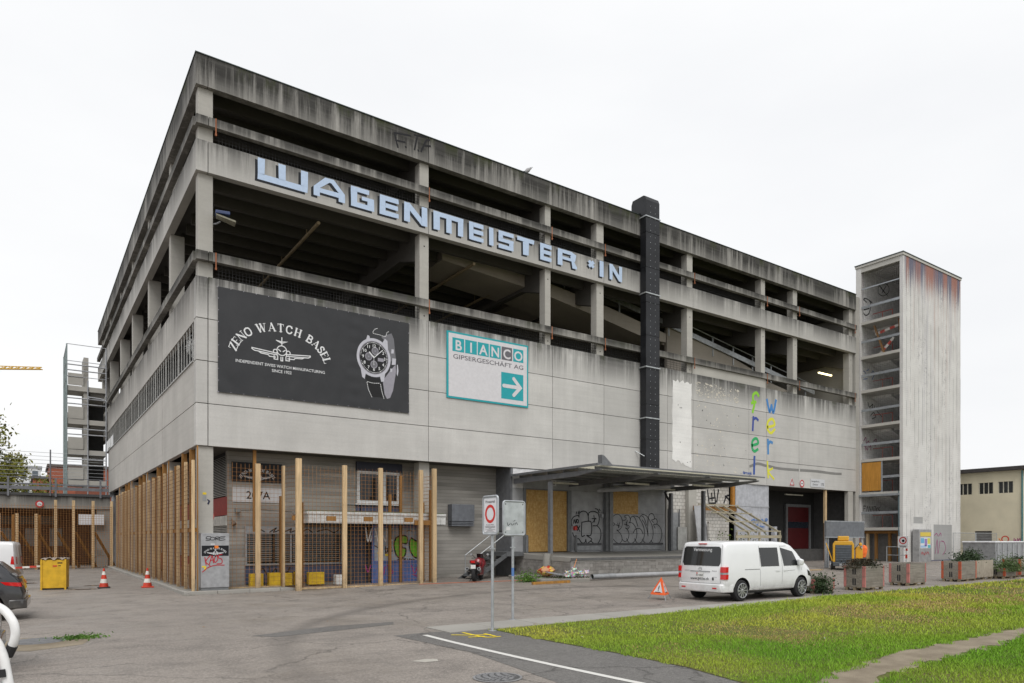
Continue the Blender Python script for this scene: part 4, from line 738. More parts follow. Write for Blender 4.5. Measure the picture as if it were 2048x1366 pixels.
# ---------------------------------------------------------------- timber posts with rebar mesh
wd = wood('fresh_timber', (.62, .45, .26), rnd=.28); wdo = wood('weathered_timber', (.33, .165, .05), rnd=.5); rbar = M('rebar_rust', (.36, .17, .06), .8)
def mesh_sheet(mb, o, ex, w, z0, z1, step=.15, r=.0045, jag=.03, seed=0):
    """grid of round bars; o start point, ex unit direction along the fence"""
    rg = random.Random(seed); ox, oy = o; n = int(w / step); nx_, ny_ = -ex[1], ex[0]
    for i in range(n + 1):
        a = min(i * step + .03, w); px_, py_ = ox + ex[0] * a, oy + ex[1] * a; zt = z1 + rg.uniform(-jag, jag)
        mb.add([(px_ - r * ex[0], py_ - r * ex[1], z0), (px_ + r * nx_, py_ + r * ny_, z0), (px_ + r * ex[0], py_ + r * ex[1], z0), (px_ - r * ex[0], py_ - r * ex[1], zt), (px_ + r * nx_, py_ + r * ny_, zt), (px_ + r * ex[0], py_ + r * ex[1], zt)], [(0, 1, 4, 3), (1, 2, 5, 4), (2, 0, 3, 5)])
    z = z0 + .05
    while z < z1 - .02:
        e = (ox + ex[0] * w, oy + ex[1] * w); k = .012
        mb.add([(ox + nx_ * k, oy + ny_ * k, z - r), (ox + nx_ * (k + r), oy + ny_ * (k + r), z + r), (ox + nx_ * (k - r), oy + ny_ * (k - r), z + r), (e[0] + nx_ * k, e[1] + ny_ * k, z - r), (e[0] + nx_ * (k + r), e[1] + ny_ * (k + r), z + r), (e[0] + nx_ * (k - r), e[1] + ny_ * (k - r), z + r)], [(0, 1, 4, 3), (1, 2, 5, 4), (2, 0, 3, 5)]); z += step
def post(f, x, y, z0, z1, wx=.15, wy=.12, m=None): return bx('post', m or wd, f, x - wx / 2, x + wx / 2, y - wy / 2, y + wy / 2, z0, z1, bevel=.004)
F1 = thing('mesh_fence', 'rusty mesh fence on timber posts fronting the tagged entrance porch', 'fence')
post(F1, 2.17, .16, .11, 4.75, .18); bx('post', wdo, F1, 2.03, 2.14, .24, .34, 2.2, 5.26); post(F1, 3.12, .16, .11, 4.72, .08, .2)
for x, z0, zt, wx in ((3.3, gz(3.3, -1.1) - .02, 4.9, .2), (5.07, .0, 4.75, .16), (6.55, .02, 4.73, .15), (8.33, .06, 4.75, .15), (8.95, .08, 4.84, .17)): post(F1, x, -1.1, z0, zt, wx, .14)
for x, y, z0, zt in ((3.5, -.85, .05, 3.3), (9.1, -.5, .08, 4.0), (8.05, .2, .1, 4.6), (7.6, .3, .1, 3.8), (3.2, .75, .11, 3.6), (9.15, .3, .1, 3.5)): post(F1, x, y, z0, zt, .09, .16, wdo)
for x in (3.55, 4.85, 6.35, 8.1): bx('cross_board', wdo, F1, x - .45, x - .08, -1.02, -.96, 2.62, 2.8)
bx('cross_board', wdo, F1, 8.1, 8.95, -1.02, -.96, 2.5, 2.7)
bx('sole_board', wd, F1, 3.4, 8.87, -1.06, -1.0, .06, .13); bx('sole_board', wd, F1, 1.1, 3.0, .18, .24, .112, .16)
mb = MB(); mesh_sheet(mb, (1.08, .13), (1, 0), 2.0, .15, 4.72, seed=1); mesh_sheet(mb, (3.14, .1), (.13, -.99), 1.18, .1, 4.68, seed=2)
mesh_sheet(mb, (3.38, -1.0), (1, 0), 5.5, .12, 4.66, seed=3); mesh_sheet(mb, (8.98, -1.0), (.06, .998), 1.25, .15, 4.6, seed=4)
put('wire_mesh', mb, rbar, F1)['kind'] = 'stuff'
F2 = thing('timber_screen', 'row of tall timber posts with rusty mesh along the shaded side of the hall', 'fence')
yy = -.35
for k in range(17):
    zt = 4.70 + random.uniform(-.04, .05)
    post(F2, -.16, yy, .10, zt, .1, .1)
    bx('back_plank', wdo, F2, -.02, .02 if k % 4 == 0 else .17, yy + .06, yy + .14, .10, 5.22 - (.35 if k % 4 == 3 else 0))
    bx('foot_block', wd, F2, .28, .36, yy + .3, yy + .5, .1, .75 + .1 * (k % 3)); yy += 1.56 if k else 1.35
for z in (2.18,): bx('cross_board', wdo, F2, -.09, -.03, -.3, 24.6, z, z + .14)
mb = MB(); mesh_sheet(mb, (-.2, -.35), (0, 1), 24.9, .16, 4.64, step=.15, r=.005, seed=6); put('wire_mesh', mb, M('rebar_dark', (.17, .075, .03), .8), F2)['kind'] = 'stuff'
# mesh fence across the underpass
YF = 26.3
F3 = thing('underpass_fence', 'timber and mesh fence with slanting braces across the underpass below the ramp', 'fence')
for i, x in enumerate((-9.0, -7.7, -6.3, -5.45 + .05, -4.43, -3.4, -2.43, -1.35, -.3)):
    hi = i >= 4 or i == 5; post(F3, x, YF, 0, 4.4 if x > -4 else 3.5, .16, .14)
    if x < -.5: put('brace', MB().bar((x + .1, YF + .1, 2.35), (x + 1.35, YF + 1.3, .05), .1, .14), wdo, F3)
for x in (-4.25, -5.6): post(F3, x, YF + .3, 0, 3.45, .12, .12, wdo)
mb = MB(); mesh_sheet(mb, (-9, YF - .1), (1, 0), 8.7, .05, 4.1, step=.15, r=.007, seed=8); put('wire_mesh', mb, rbar, F3)['kind'] = 'stuff'
# ---------------------------------------------------------------- loading dock, its wall and canopy
XL = 13.72; XR = 24.0; YD = -4.22
wallg = M('grey_panel_wall', (.35, .355, .365), .55, dirt=.3, scale=2)
DW = thing('dock_wall', 'grey metal-clad loading dock wall with boarded openings and bubble tags', 'wall', (XL, .1, 1.3))
def db(name, mat, a0, a1, b0, b1, y0=.1, y1=.2, **k): return put(name, MB().box(a0 - XL, a1 - XL, y0 - .1, y1 - .1, b0 - 1.3, b1 - 1.3), mat, DW, **k)
# cladding sheets between joints, around the big opening
X_ = [13.72, 14.35, 17.28, 19.38, 19.8, 21.9, 23.98]; Z_ = [1.2, 2.22, 3.28, 4.33, 5.25]
whf = M('white_fascia', (.62, .62, .63), .5, dirt=.15)
for i, (a, b) in enumerate(zip(X_, X_[1:])):
    for z0, z1 in zip(Z_, Z_[1:]):
        if i == 1 and z0 < 4.2: continue
        if i == 4 and abs(z0 - 3.28) < .01: continue
        db('panel', whf if z1 > 5 and i < 1 else wallg, a + .004, b - .004, z0 + .005, z1 - .005)
bx('wall_core', black, DW, 0.01, 10.2, .11, .2, -.1, 3.9)
db('white_fascia', whf, 13.73, 17.2, 4.9, 5.24, .05, .095)
t = NT('osb_board'); v = t.n('TexVoronoi'); v.inputs['Scale'].default_value = 1; v.inputs['Randomness'].default_value = 1; t.l(t.map((22, 22, 7), (0, .6, 0)), v.inputs['Vector'])
v2 = t.n('TexVoronoi'); v2.inputs['Scale'].default_value = 1; t.l(t.map((8, 8, 24), (0, .5, .4)), v2.inputs['Vector'])
hs = t.n('SeparateColor'); t.l(v.outputs['Color'], hs.inputs[0]); hs2 = t.n('SeparateColor'); t.l(v2.outputs['Color'], hs2.inputs[0])
k = t.mix(hs.outputs[0], (.46, .26, .075), (.60, .40, .15)); k = t.mix(t.math('MULTIPLY', hs2.outputs[1], .5), k, (.36, .19, .05)); t.col(k); t.set(.6, 0, .35); osb = t.m
# boarded doorway: two sheets side by side, one upper row
db('osb_sheet', osb, 14.5, 15.82, 1.32, 3.78, .16, .185); db('osb_sheet', osb, 15.83, 17.05, 1.32, 3.78, .16, .185); db('osb_sheet', osb, 14.5, 17.05, 3.785, 4.28, .162, .185)
fr_ = M('dark_frame', (.16, .165, .17), .5); db('door_jamb', fr_, 14.35, 14.5, 1.3, 4.33, .06, .17); db('door_jamb', fr_, 17.06, 17.28, 1.3, 4.33, .06, .17); db('door_head', fr_, 14.5, 17.06, 4.285, 4.33, .06, .17)
db('osb_sheet', osb, 19.85, 21.88, 3.24, 4.42, .06, .085)
db('bumper_rail', M('rail_dark', (.08, .08, .085), .5), 17.5, 19.2, 1.62, 1.72, -.02, .09); db('bumper_rail', MATS['rail_dark'], 19.85, 23.7, 1.62, 1.72, -.02, .09); db('plinth_strip', cladL, 17.5, 19.2, 1.36, 1.60, .02, .09); db('plinth_strip', cladL, 19.85, 23.7, 1.36, 1.60, .02, .09)
db('steel_post', fr_, 19.42, 19.78, 1.3, 5.24, -.12, .09); db('steel_flange', M('flange_grey', (.2, .205, .21), .5), 19.62, 19.84, 1.3, 5.24, -.2, -.125)
pw = lambda a, b, o=0.: (a - XL, -.006 - o, b - 1.3)
put('tag', strokes(pw, G['bubble_left'], .05), BLK, DW); put('tag', strokes(pw, G['bubble_right'], .032), BLK, DW)
db('red_box', M('red_plastic', (.5, .03, .02), .4), 17.42, 17.58, 2.36, 2.56, -.02, .09); db('switch_box', cladL, 19.2, 19.36, 3.02, 3.2, -.02, .09)
ns = db('number_plate', signw, 16.0, 16.3, 4.5, 4.85, .03, .05); mb = MB(); print_text(mb, lambda a, b, o=0.: (a - XL, -.07 - o, b - 1.3), '6', 16.15, 4.56, .26, .01); put('number', mb, letk, DW)
bol = M('bollard_grey', (.14, .145, .15), .5)
for x in (14.42, 17.42): o = put('dock_bollard', MB().tube([(x, -.12, 1.29), (x, -.12, 2.05), (x, -.12, 2.12)], [.07, .07, .03], 10), bol, smooth=True); tag(o, 'short dark steel bollard at the stair side of the boarded dock door' if x < 15 else 'short dark steel bollard below the red box beside the boarded door', 'bollard', 'bollards beside the boarded door')
# the dock itself: deck slab, brick faces brick by brick
DK = thing('loading_dock', 'raised concrete loading dock with grey block face', 'dock', (XL, YD, 0))
dkc = concrete('dock_concrete', (.33, .315, .28), None); brk = M('dock_block', (.30, .285, .265), .85, rnd=.35, dirt=.35, bump=.2)
put('deck', MB().add([(0, 0, 1.14), (13.3, 0, 1.14), (13.3, 4.3, 1.28), (0, 4.3, 1.28), (0, 0, .97), (13.3, 0, .97), (13.3, 4.3, 1.05), (0, 4.3, 1.05)], [(0, 1, 2, 3), (4, 7, 6, 5), (0, 4, 5, 1), (1, 5, 6, 2), (2, 6, 7, 3), (3, 7, 4, 0)]), dkc, DK)
put('edge_angle', MB().box(-.02, 13.3, -.03, -.003, 1.03, 1.135), M('edge_steel', (.13, .13, .13), .5, metal=.4), DK)
put('core', MB().box(.08, 13.2, .08, 4.2, -.1, .969), M('mortar', (.17, .16, .15), .9), DK)
bmF = MB().box(0, .296, .02, .08, 0, .141).mesh('brick'); bmS = MB().box(.02, .08, 0, .296, 0, .141).mesh('brick')
for r in range(6):
    z = .17 + r * .147; a = -.15 if r % 2 else 0
    n = 0
    while a < 13.0:
        w0 = max(a, 0.081); o = put('brick', bmF if a >= 0 else MB().box(0, .14, .02, .08, 0, .141), brk, DK); o.location = (max(a, 0), random.uniform(-.006, .004), z - .02); a += .304; n += 1
        if a > 9.6 and r > 2: break
    a = .1 if r % 2 else .09
    if r % 2: o = put('brick', MB().box(.02, .08, 0, .14, 0, .141), brk, DK); o.location = (random.uniform(-.005, .004), .09, z - .02); a = .24
    while a < 4.0: o = put('brick', bmS, brk, DK); o.location = (random.uniform(-.005, .004), a, z - .02); a += .304
# steel stair and landing left of the dock
ST = thing('dock_stair', 'grey steel stair with landing and thin handrail beside the dock', 'stair', (11.4, -1.2, .15)); stm = M('stair_steel', (.13, .135, .14), .5, metal=.3)
put('landing', MB().box(1.35, 2.3, .35, 2.3, 1.0, 1.2), stm, ST)
put('stringer', MB().prism([(-.5, .38, 0), (-.15, .38, 0), (1.45, .38, 1.0), (1.45, .38, 1.2)], (0, .05, 0)), stm, ST); put('stringer', MB().prism([(-.5, 1.5, 0), (-.15, 1.5, 0), (1.45, 1.5, 1.0), (1.45, 1.5, 1.2)], (0, .05, 0)), stm, ST)
for k in range(6): put('tread', MB().box(-.3 + k * .29, .0 + k * .29, .43, 1.5, .12 + k * .18, .15 + k * .18), stm, ST)
for y_ in (.4, 1.52): put('handrail', MB().tube([(-.1, y_, 1.05), (1.4, y_, 2.05), (2.25, y_, 2.05)], .02, 6), steel, ST); put('handrail', MB().tube([(-.1, y_, .05), (-.1, y_, 1.05)], .02, 6), steel, ST)
put('door', MB().box(2.22, 2.26, 1.25, 2.2, 1.25, 3.3), M('door_grey', (.10, .105, .11), .5), ST)
# canopy: steel frame, purlins, corrugated roof, tube lamps
CA = thing('dock_canopy', 'grey steel canopy with corrugated roof over the loading dock', 'canopy', (XL, 0, 0)); cst = M('canopy_steel', (.17, .175, .185), .5, metal=.3, dirt=.2); crf = M('canopy_sheet', (.30, .30, .28), .6, dirt=.4)
YC = -6.05; LX = XR - XL
mb = MB(); n = 128; v0 = []
for i in range(n + 1):
    x = -.1 + (LX + .3) * i / n; z = 4.86 + (.03 if i % 2 else 0); v0 += [(x, .04, z + .03), (x, -4.62, z)]
mb.add(v0, [(2 * i, 2 * i + 1, 2 * i + 3, 2 * i + 2) for i in range(n)]); put('roof_sheet', mb, crf, CA)
t = NT('translucent_sheet'); tr_ = t.n('BsdfTranslucent'); tr_.inputs[0].default_value = (.55, .53, .42, 1); ms_ = t.n('MixShader'); ms_.inputs[0].default_value = .7; t.l(t.b.outputs[0], ms_.inputs[1]); t.l(tr_.outputs[0], ms_.inputs[2]); t.l(ms_.outputs[0], t.t.nodes['Material Output'].inputs[0]); t.col((.5, .49, .42))
mb = MB(); v0 = []
for i in range(n + 1):
    x = -.1 + (LX + .3) * i / n; z = 4.86 + (.03 if i % 2 else 0); v0 += [(x, -4.622, z), (x, YC, z)]
mb.add(v0, [(2 * i, 2 * i + 1, 2 * i + 3, 2 * i + 2) for i in range(n)]); put('light_sheet', mb, t.m, CA)
put('roof_edge', MB().box(-.12, LX + .22, YC - .04, YC - .005, 4.85, 4.91), cst, CA); put('roof_edge', MB().box(-.16, -.11, YC, .04, 4.84, 4.94), cst, CA)
for y_ in (-.5, -1.5, -2.6, -3.7, -4.7, -5.7): put('purlin', MB().box(0, LX + .05, y_ - .03, y_ + .03, 4.74, 4.84), cst, CA)
for x_ in (.08, 3.4, 6.7, LX - .1):
    put('rafter', MB().prism([(x_ - .06, 0, 4.5), (x_ - .06, 0, 4.735), (x_ - .06, -5.95, 4.735), (x_ - .06, -5.95, 4.68), (x_ - .06, -4.4, 4.53)], (.12, 0, 0)), cst, CA)
for x_, y_, z0 in ((.08, -2.7, 1.28), (LX - .1, -2.62, 1.2), (LX - .1, -.4, 1.28)): put('post', MB().box(x_ - .07, x_ + .07, y_ - .09, y_ + .09, z0, 4.42), cst, CA)
put('post_base', MB().tube([(-.12, -2.7, .2), (-.12, -2.7, 1.3)], [.19, .17], 12), dkc, CA); put('downpipe', MB().tube([(LX - .25, -.1, 4.5), (LX - .25, -.2, 4.3), (LX - .05, -.25, 4.0), (LX - .05, -.25, 1.3)], .06, 8), M('pipe_black', (.03, .03, .032), .5), CA, smooth=True)
put('duct_pipe', MB().tube([(4.6, -.7, 4.35), (LX - 3.2, -3.2, 4.5)], .13, 10), wallg, CA, smooth=True)
tl = M('lamp_casing', (.62, .61, .52), .5)
for x_, y_ in ((1.4, -1.2), (4.4, -2.9), (5.4, -1.1), (8.2, -1.1), (7.9, -3.9)): put('tube_lamp', MB().box(x_, x_ + 1.5, y_ - .05, y_ + .05, 4.5, 4.58), tl, CA)
put('gutter_outlet', MB().prism([(0.2, -5.9, 4.93), (.75, -5.9, 4.93), (.35, -5.9, 5.25), (.2, -5.9, 5.3)], (0, .25, 0)), cst, CA)
# tiled wall, doors and the dark gateway at the far end
EW = thing('gate_wall', 'white tiled wall with grey sliding doors beside the dark vehicle gateway', 'wall', (24.1, .3, 0))
t = NT('white_tile_block'); bt = t.n('TexBrick'); bt.inputs['Scale'].default_value = 1; bt.inputs['Brick Width'].default_value = .3; bt.inputs['Row Height'].default_value = .2; bt.inputs['Mortar Size'].default_value = .012; bt.offset = .5
cx = t.n('CombineXYZ'); q = t.sep(); t.l(q[0], cx.inputs[0]); t.l(q[2], cx.inputs[1]); t.l(cx.outputs[0], bt.inputs['Vector']); bt.inputs['Color1'].default_value = (.60, .58, .54, 1); bt.inputs['Color2'].default_value = (.52, .50, .47, 1); bt.inputs['Mortar'].default_value = (.2, .19, .17, 1)
k = t.mix(t.ramp(t.noise(1.2, detail=6, rough=.7), .5, .72, 0, .7), bt.outputs[0], (.24, .21, .17)); t.col(k); t.set(.7); t.bump(bt.outputs['Fac'], .4, -.01); whtile = t.m
def eb(name, mat, a0, a1, b0, b1, y0=.3, y1=.4, **k): return put(name, MB().box(a0 - 24.1, a1 - 24.1, y0 - .3, y1 - .3, b0, b1), mat, EW, **k)
eb('tile_wall', whtile, 24.05, 29.7, 1.0, 5.28); eb('pillar', c_col, 25.85, 26.5, .2, 5.27, .05, .29); eb('pillar', c_col, 24.02, 24.12, .2, 5.27, .05, .29)
eb('grey_door', cladL, 24.3, 25.3, 1.3, 3.4, .22, .28); eb('grey_door', M('door_light', (.42, .42, .40), .5, dirt=.3), 25.05, 25.8, 1.3, 2.6, .12, .18)
for a in (24.3, 25.2): eb('door_frame', fr_, a, a + .06, 1.3, 3.6, .16, .215)
put('tag', strokes(lambda a, b, o=0.: (a - 24.1, -.006 - o, b), G['tiletag'], .1), BLK, EW)
slid = M('sliding_door', (.40, .41, .44), .5, dirt=.25)
eb('rust_strip', M('orange_rust', (.35, .15, .02), .6), 29.72, 29.95, 3.6, 5.2, .05, .2)
eb('sliding_door', slid, 30.0, 31.5, .3, 5.27, .05, .15); eb('sliding_door', slid, 31.53, 33.3, .3, 5.27, .09, .19)
for z in (1.6, 3.9): eb('door_rail', wallg, 30.0, 33.3, z, z + .03, .085 - .05, .0849 - .035)
put('tag', strokes(lambda a, b, o=0.: (a - 24.1, -.26 - o, b), G['bluetag'], .07), flat('blue_spray', (.10, .2, .45), .7), EW)
# gateway interior
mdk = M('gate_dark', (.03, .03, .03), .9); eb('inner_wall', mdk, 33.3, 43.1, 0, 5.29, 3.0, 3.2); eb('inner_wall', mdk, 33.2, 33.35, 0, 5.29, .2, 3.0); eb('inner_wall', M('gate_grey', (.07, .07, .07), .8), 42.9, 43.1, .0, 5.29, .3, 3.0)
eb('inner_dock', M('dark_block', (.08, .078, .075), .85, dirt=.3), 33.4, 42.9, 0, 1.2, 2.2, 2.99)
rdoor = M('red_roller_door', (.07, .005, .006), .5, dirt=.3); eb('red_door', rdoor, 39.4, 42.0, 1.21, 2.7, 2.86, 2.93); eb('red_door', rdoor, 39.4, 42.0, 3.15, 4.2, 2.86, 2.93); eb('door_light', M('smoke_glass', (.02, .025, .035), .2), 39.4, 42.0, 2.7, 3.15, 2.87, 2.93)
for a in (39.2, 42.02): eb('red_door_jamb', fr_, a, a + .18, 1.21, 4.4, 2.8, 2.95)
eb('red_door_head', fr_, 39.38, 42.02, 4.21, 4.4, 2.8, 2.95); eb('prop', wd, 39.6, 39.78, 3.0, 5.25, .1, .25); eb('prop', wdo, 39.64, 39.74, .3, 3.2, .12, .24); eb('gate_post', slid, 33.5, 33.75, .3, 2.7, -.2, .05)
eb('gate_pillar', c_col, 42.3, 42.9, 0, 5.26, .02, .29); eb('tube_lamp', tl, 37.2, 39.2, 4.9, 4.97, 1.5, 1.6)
# stripped lean-to greenhouse frame
LT = thing('leanto_frame', 'stripped weathered timber frame of a lean-to roof with weeds in front of the tiled wall', 'frame', (26.2, -3, 0)); wg = wood('grey_timber', (.40, .36, .26), rnd=.3, axis=0)
zb, zf = 3.85, 2.3
for x_ in (.9, 1.7, 2.5, 3.75): put('rafter', MB().bar((x_, 2.9, zb), (x_, .05, zf), .07, .1), wg, LT)
for f_ in (0, .33, .66, 1): put('batten', MB().bar((.3 if f_ < 1 else -.05, 2.9 - 2.85 * f_, zb + (zf - zb) * f_ + .06), (3.85, 2.9 - 2.85 * f_, zb + (zf - zb) * f_ + .06), .08, .06), wg, LT)
for x_ in (0, 1.0, 1.95, 3.8): put('post', MB().bar((x_, .05, .3), (x_, .05, zf), .09), wg, LT)
put('beam', MB().bar((-.1, .05, zf - .25), (3.9, .05, zf - .25), .08, .16), wg, LT); put('wall_plate', MB().bar((0, 3.0, zb - .15), (3.8, 3.0, zb - .15), .06, .25), wdo, LT)
put('leaning_sheet', MB().prism([(-.6, 2.0, .6), (.5, 2.0, .6), (.5, 2.7, 3.8), (-.3, 2.7, 3.8)], (0, .04, 0)), wallg, LT); put('knee_wall', MB().box(-.1, 3.9, .2, .4, 0, 1.3), whtile, LT)
lf = leafmat('weed_leaf', (.16, .22, .02), (.07, .14, .02)); put('weeds', leaves(900, lambda r: (r.uniform(.1, 3.4), r.uniform(.3, 1.6), 1.0 + abs(r.gauss(0, .45)) + (.9 if r.random() < .15 else 0) * r.random()), .07, 12), lf, LT)
put('rubble_slab', MB().prism([(.2, 2.0, .3), (1.2, 2.1, .3), (.9, 2.3, 2.6), (.35, 2.2, 2.9)], (0, .12, 0)), whtile, LT)
# ---------------------------------------------------------------- stair tower at the far end
TX, TX1, TY, TY1, TH = 43.85, 52.4, -2.94, .3, 21.2
t = NT('dripped_white_concrete'); x, y, z = t.sep(); xy = t.math('ADD', x, y)
cx = t.n('CombineXYZ'); t.l(xy, cx.inputs[0])
dr = t.noise(5.5, cx.outputs[0], detail=9, rough=.85); dr2 = t.noise(.42, cx.outputs[0], detail=1)
ln = t.math('ADD', t.math('MULTIPLY', t.math('POWER', t.ramp(dr, .32, .68, .0, 1), 1.8), 6.8), t.math('MULTIPLY', t.ramp(t.noise(1.1, cx.outputs[0], detail=3), .35, .65), .7)); d = t.math('SUBTRACT', TH + .05, z); inb = t.ramp(t.math('SUBTRACT', ln, t.math('MULTIPLY', d, 1.1)), 0, 1.1, 0, .88)
side = t.ramp(x, TX + .05, TX + .5); inb = t.math('MULTIPLY', inb, side)
base = t.mix(t.ramp(t.noise(.9, detail=6), .35, .7), (.66, .65, .63), (.56, .55, .53))
bt = t.n('TexBrick'); bt.inputs['Scale'].default_value = 1; bt.inputs['Brick Width'].default_value = 1.6; bt.inputs['Row Height'].default_value = .14; bt.inputs['Mortar Size'].default_value = .012; c2 = t.n('CombineXYZ'); t.l(xy, c2.inputs[0]); t.l(z, c2.inputs[1]); t.l(c2.outputs[0], bt.inputs['Vector'])
base = t.mix(t.math('MULTIPLY', bt.outputs['Fac'], t.ramp(t.noise(2.5, detail=4), .4, .65, 0, .35)), base, (.3, .29, .28))
st = t.noise(1, t.map((3.5, 3.5, .12)), detail=6, rough=.75); tint = t.mix(t.ramp(dr2, .46, .54), (.42, .28, .24), (.27, .26, .34))
base = t.mix(t.math('MULTIPLY', t.ramp(st, .5, .68), t.ramp(z, 3, 20, .1, .6)), base, tint)
dsh = t.noise(1, t.map((9, 9, 7)), detail=4, rough=.7); blot = t.noise(1, t.map((1.1, 1.1, .12)), detail=3)
base = t.mix(t.math('MULTIPLY', t.ramp(dsh, .56, .66), t.ramp(blot, .5, .62, 0, .75)), base, (.14, .13, .16))
crk = t.n('TexWave', wave_type='BANDS', bands_direction='X'); crk.inputs['Scale'].default_value = .55; crk.inputs['Distortion'].default_value = 1.6; crk.inputs['Detail'].default_value = 3; crk.inputs['Detail Scale'].default_value = .35; c3 = t.n('CombineXYZ'); t.l(xy, c3.inputs[0]); t.l(t.math('MULTIPLY', z, .18), c3.inputs[1]); t.l(c3.outputs[0], crk.inputs['Vector'])
base = t.mix(t.math('MULTIPLY', t.ramp(crk.outputs[0], .985, .999), t.ramp(t.noise(.5, detail=2), .45, .55)), base, (.1, .1, .1))
drip = t.mix(t.ramp(t.noise(.75, cx.outputs[0], detail=2), .47, .53), (.26, .085, .055), (.075, .075, .13))
k = t.mix(inb, base, drip); t.col(k); t.set(.75, 0, .3); t.bump(t.noise(20, detail=4), .15, .01); twm = t.m
TW = thing('stair_tower', 'white concrete stair tower with netted open side and dripping red and blue paint', 'tower', (TX, TY, .2))
def tb(name, mat, a0, a1, y0, y1, b0, b1, **k): return put(name, MB().box(a0 - TX, a1 - TX, y0 - TY, y1 - TY, b0 - .2, b1 - .2), mat, TW, **k)
tin = M('tower_inner', (.80, .80, .79), .8, dirt=.12); tst = concrete('tower_slab', (.52, .50, .45), None); grst = M('tower_steel', (.30, .32, .34), .5, metal=.3)
tb('front_wall', twm, TX, TX1, TY, TY + .22, .15, TH); tb('back_wall', tin, TX + .02, TX1 - .02, .08, .3, .15, TH); tb('jamb', twm, TX - .02, TX + .3, -.05, .3 + .02, .15, TH - .02)
tb('end_wall', tin, TX1 - .25, TX1 - .01, TY + .22, -1.7, .15, TH - .05); 
lev = [2.72, 5.2, 7.55, 9.98, 12.45, 14.85, 17.3]
for i in range(9):   # end wall with window openings on some levels
    zb_ = .15 if i == 0 else (lev[i - 1] if i < 8 else 19.6); zt_ = lev[i] if i < 7 else (19.6 if i == 7 else TH - .05)
    if i in (4, 7): tb('end_wall', tin, TX1 - .25, TX1 - .01, -.55, .08, zb_, zt_); tb('end_wall', tin, TX1 - .25, TX1 - .01, -1.7, -.55, zb_, zb_ + .95)
    else: tb('end_wall', tin, TX1 - .25, TX1 - .01, -1.7, .08, zb_, zt_)
tb('roof', tst, TX - .08, TX1 + .05, TY - .05, .36, TH, TH + .16); tb('roof_edge', cop, TX - .11, TX1 + .08, TY - .08, .39, TH + .162, TH + .22); tb('lintel', tst, TX - .01, TX + .2, TY + .22, -.05, TH - .35, TH - .003)
net2 = MB(); darkst = M('stair_dark', (.20, .195, .19), .8)
for i, z in enumerate(lev):
    tb('landing', tst, TX - .015, TX + 1.7, TY + .22, .08, z - .2, z); tb('landing', darkst, TX1 - 2.0, TX1 - .25, TY + .22, .08, z - 1.4, z - 1.22)
    tb('guard_rail', grst, TX + .02, TX + .06, TY + .22, -.05, z + .95, z + 1.13)
    # two flights
    for (ya, yb, xa, xb, za, zb_) in ((TY + .3, -1.5, TX + 1.7, TX1 - 2, z - .1, z + 1.1), (-1.3, .05, TX1 - 2, TX + 1.7, z - 1.3, z - .1)):
        put('flight', MB().prism([(xa - TX, ya - TY, za - .2), (xb - TX, ya - TY, zb_ - .2), (xb - TX, ya - TY, zb_ - .45), (xa - TX, ya - TY, za - .45)], (0, yb - ya, 0)), tin if ya > -1.4 else tst, TW)
    put('inner_rail', MB().tube([(1.6, 1.5, z + .7), (1.6, 2.9, z + .7)], .03, 6).tube([(1.6, 1.5, z - .2), (1.6, 1.5, z + .7)], .03, 6).tube([(1.6, 2.2, z - .2), (1.6, 2.2, z + .7)], .03, 6), M('rail_red', (.35, .05, .03), .6), TW)
zz = [.9] + lev
for z0, z1 in zip([2.72] + lev[1:], lev[1:] + [TH - .3]):
    y = TY + .25
    while y < -.06: net2.box(.05, .055, y - TY, y - TY + .005, z0 - .2, z1 - .45); y += .13
    z = z0 + .05
    while z < z1 - .25: net2.box(.06, .065, .25, TY1 - TY - .38, z - .2, z - .195); z += .13
put('wire_netting', net2, M('net_grey', (.25, .25, .25), .6), TW)['kind'] = 'stuff'
for z in (17.3, 12.4): pass
tb('net_frame', grst, TX + .03, TX + .07, TY + .22, -.05, 19.62, 19.7); tb('corner_post', M('teal_steel', (.12, .17, .19), .5), TX - .02, TX + .06, TY + .23, TY + .31, .2, 5.2)
orng = wood('orange_shuttering', (.50, .24, .045), rnd=.15); tb('boarded_panel', orng, TX + .005, TX + .045, -1.45, -.1, 5.3, 7.3); tb('post', grst, TX + .0, TX + .07, -1.55, -1.46, 5.2, 7.35)
tb('roller_box', grst, TX - .15, TX + .1, TY + .2, .05, 4.9, 5.05)
hz = M('hazard_red', (.5, .05, .03), .5); hw = M('hazard_white', (.7, .68, .64), .5)
for (p, q) in (((.6, .5, 16.7), (.6, 2.2, 16.4)), ((.6, .9, 15.9), (.6, 1.9, 14.9))):
    P, Q = Vector(p), Vector(q)
    for s in range(5): put('barrier_bar', MB().bar(P.lerp(Q, s / 5) - Vector((0, 0, .2)), P.lerp(Q, (s + 1) / 5) - Vector((0, 0, .2)), .04, .18), hz if s % 2 else hw, TW)
put('timber_prop', MB().bar((.45, 2.2, 17.0 - .2), (.5, 1.5, 14.9 - .2), .12), wdo, TW); put('timber_prop', MB().bar((.5, .5, 17.1 - .2), (.45, .35, 15.6 - .2), .12), wdo, TW)
for yy_, m in ((-.35, wd), (-.95, wdo), (-1.9, wdo), (-2.5, wdo)): tb('timber_prop', m, TX + .4, TX + .58, yy_, yy_ + .16, .3, 2.5)
tb('shuttering', wdo, TX + .35, TX + .55, TY + .3, -.05, 2.3, 2.5); tb('dark_backing', darkst, TX + 1.2, TX + 1.3, TY + .3, .05, .2, 2.4)
pt = lambda a, b, o=0.: (a - TX, .08 - TY - .006 - o, b - .2)
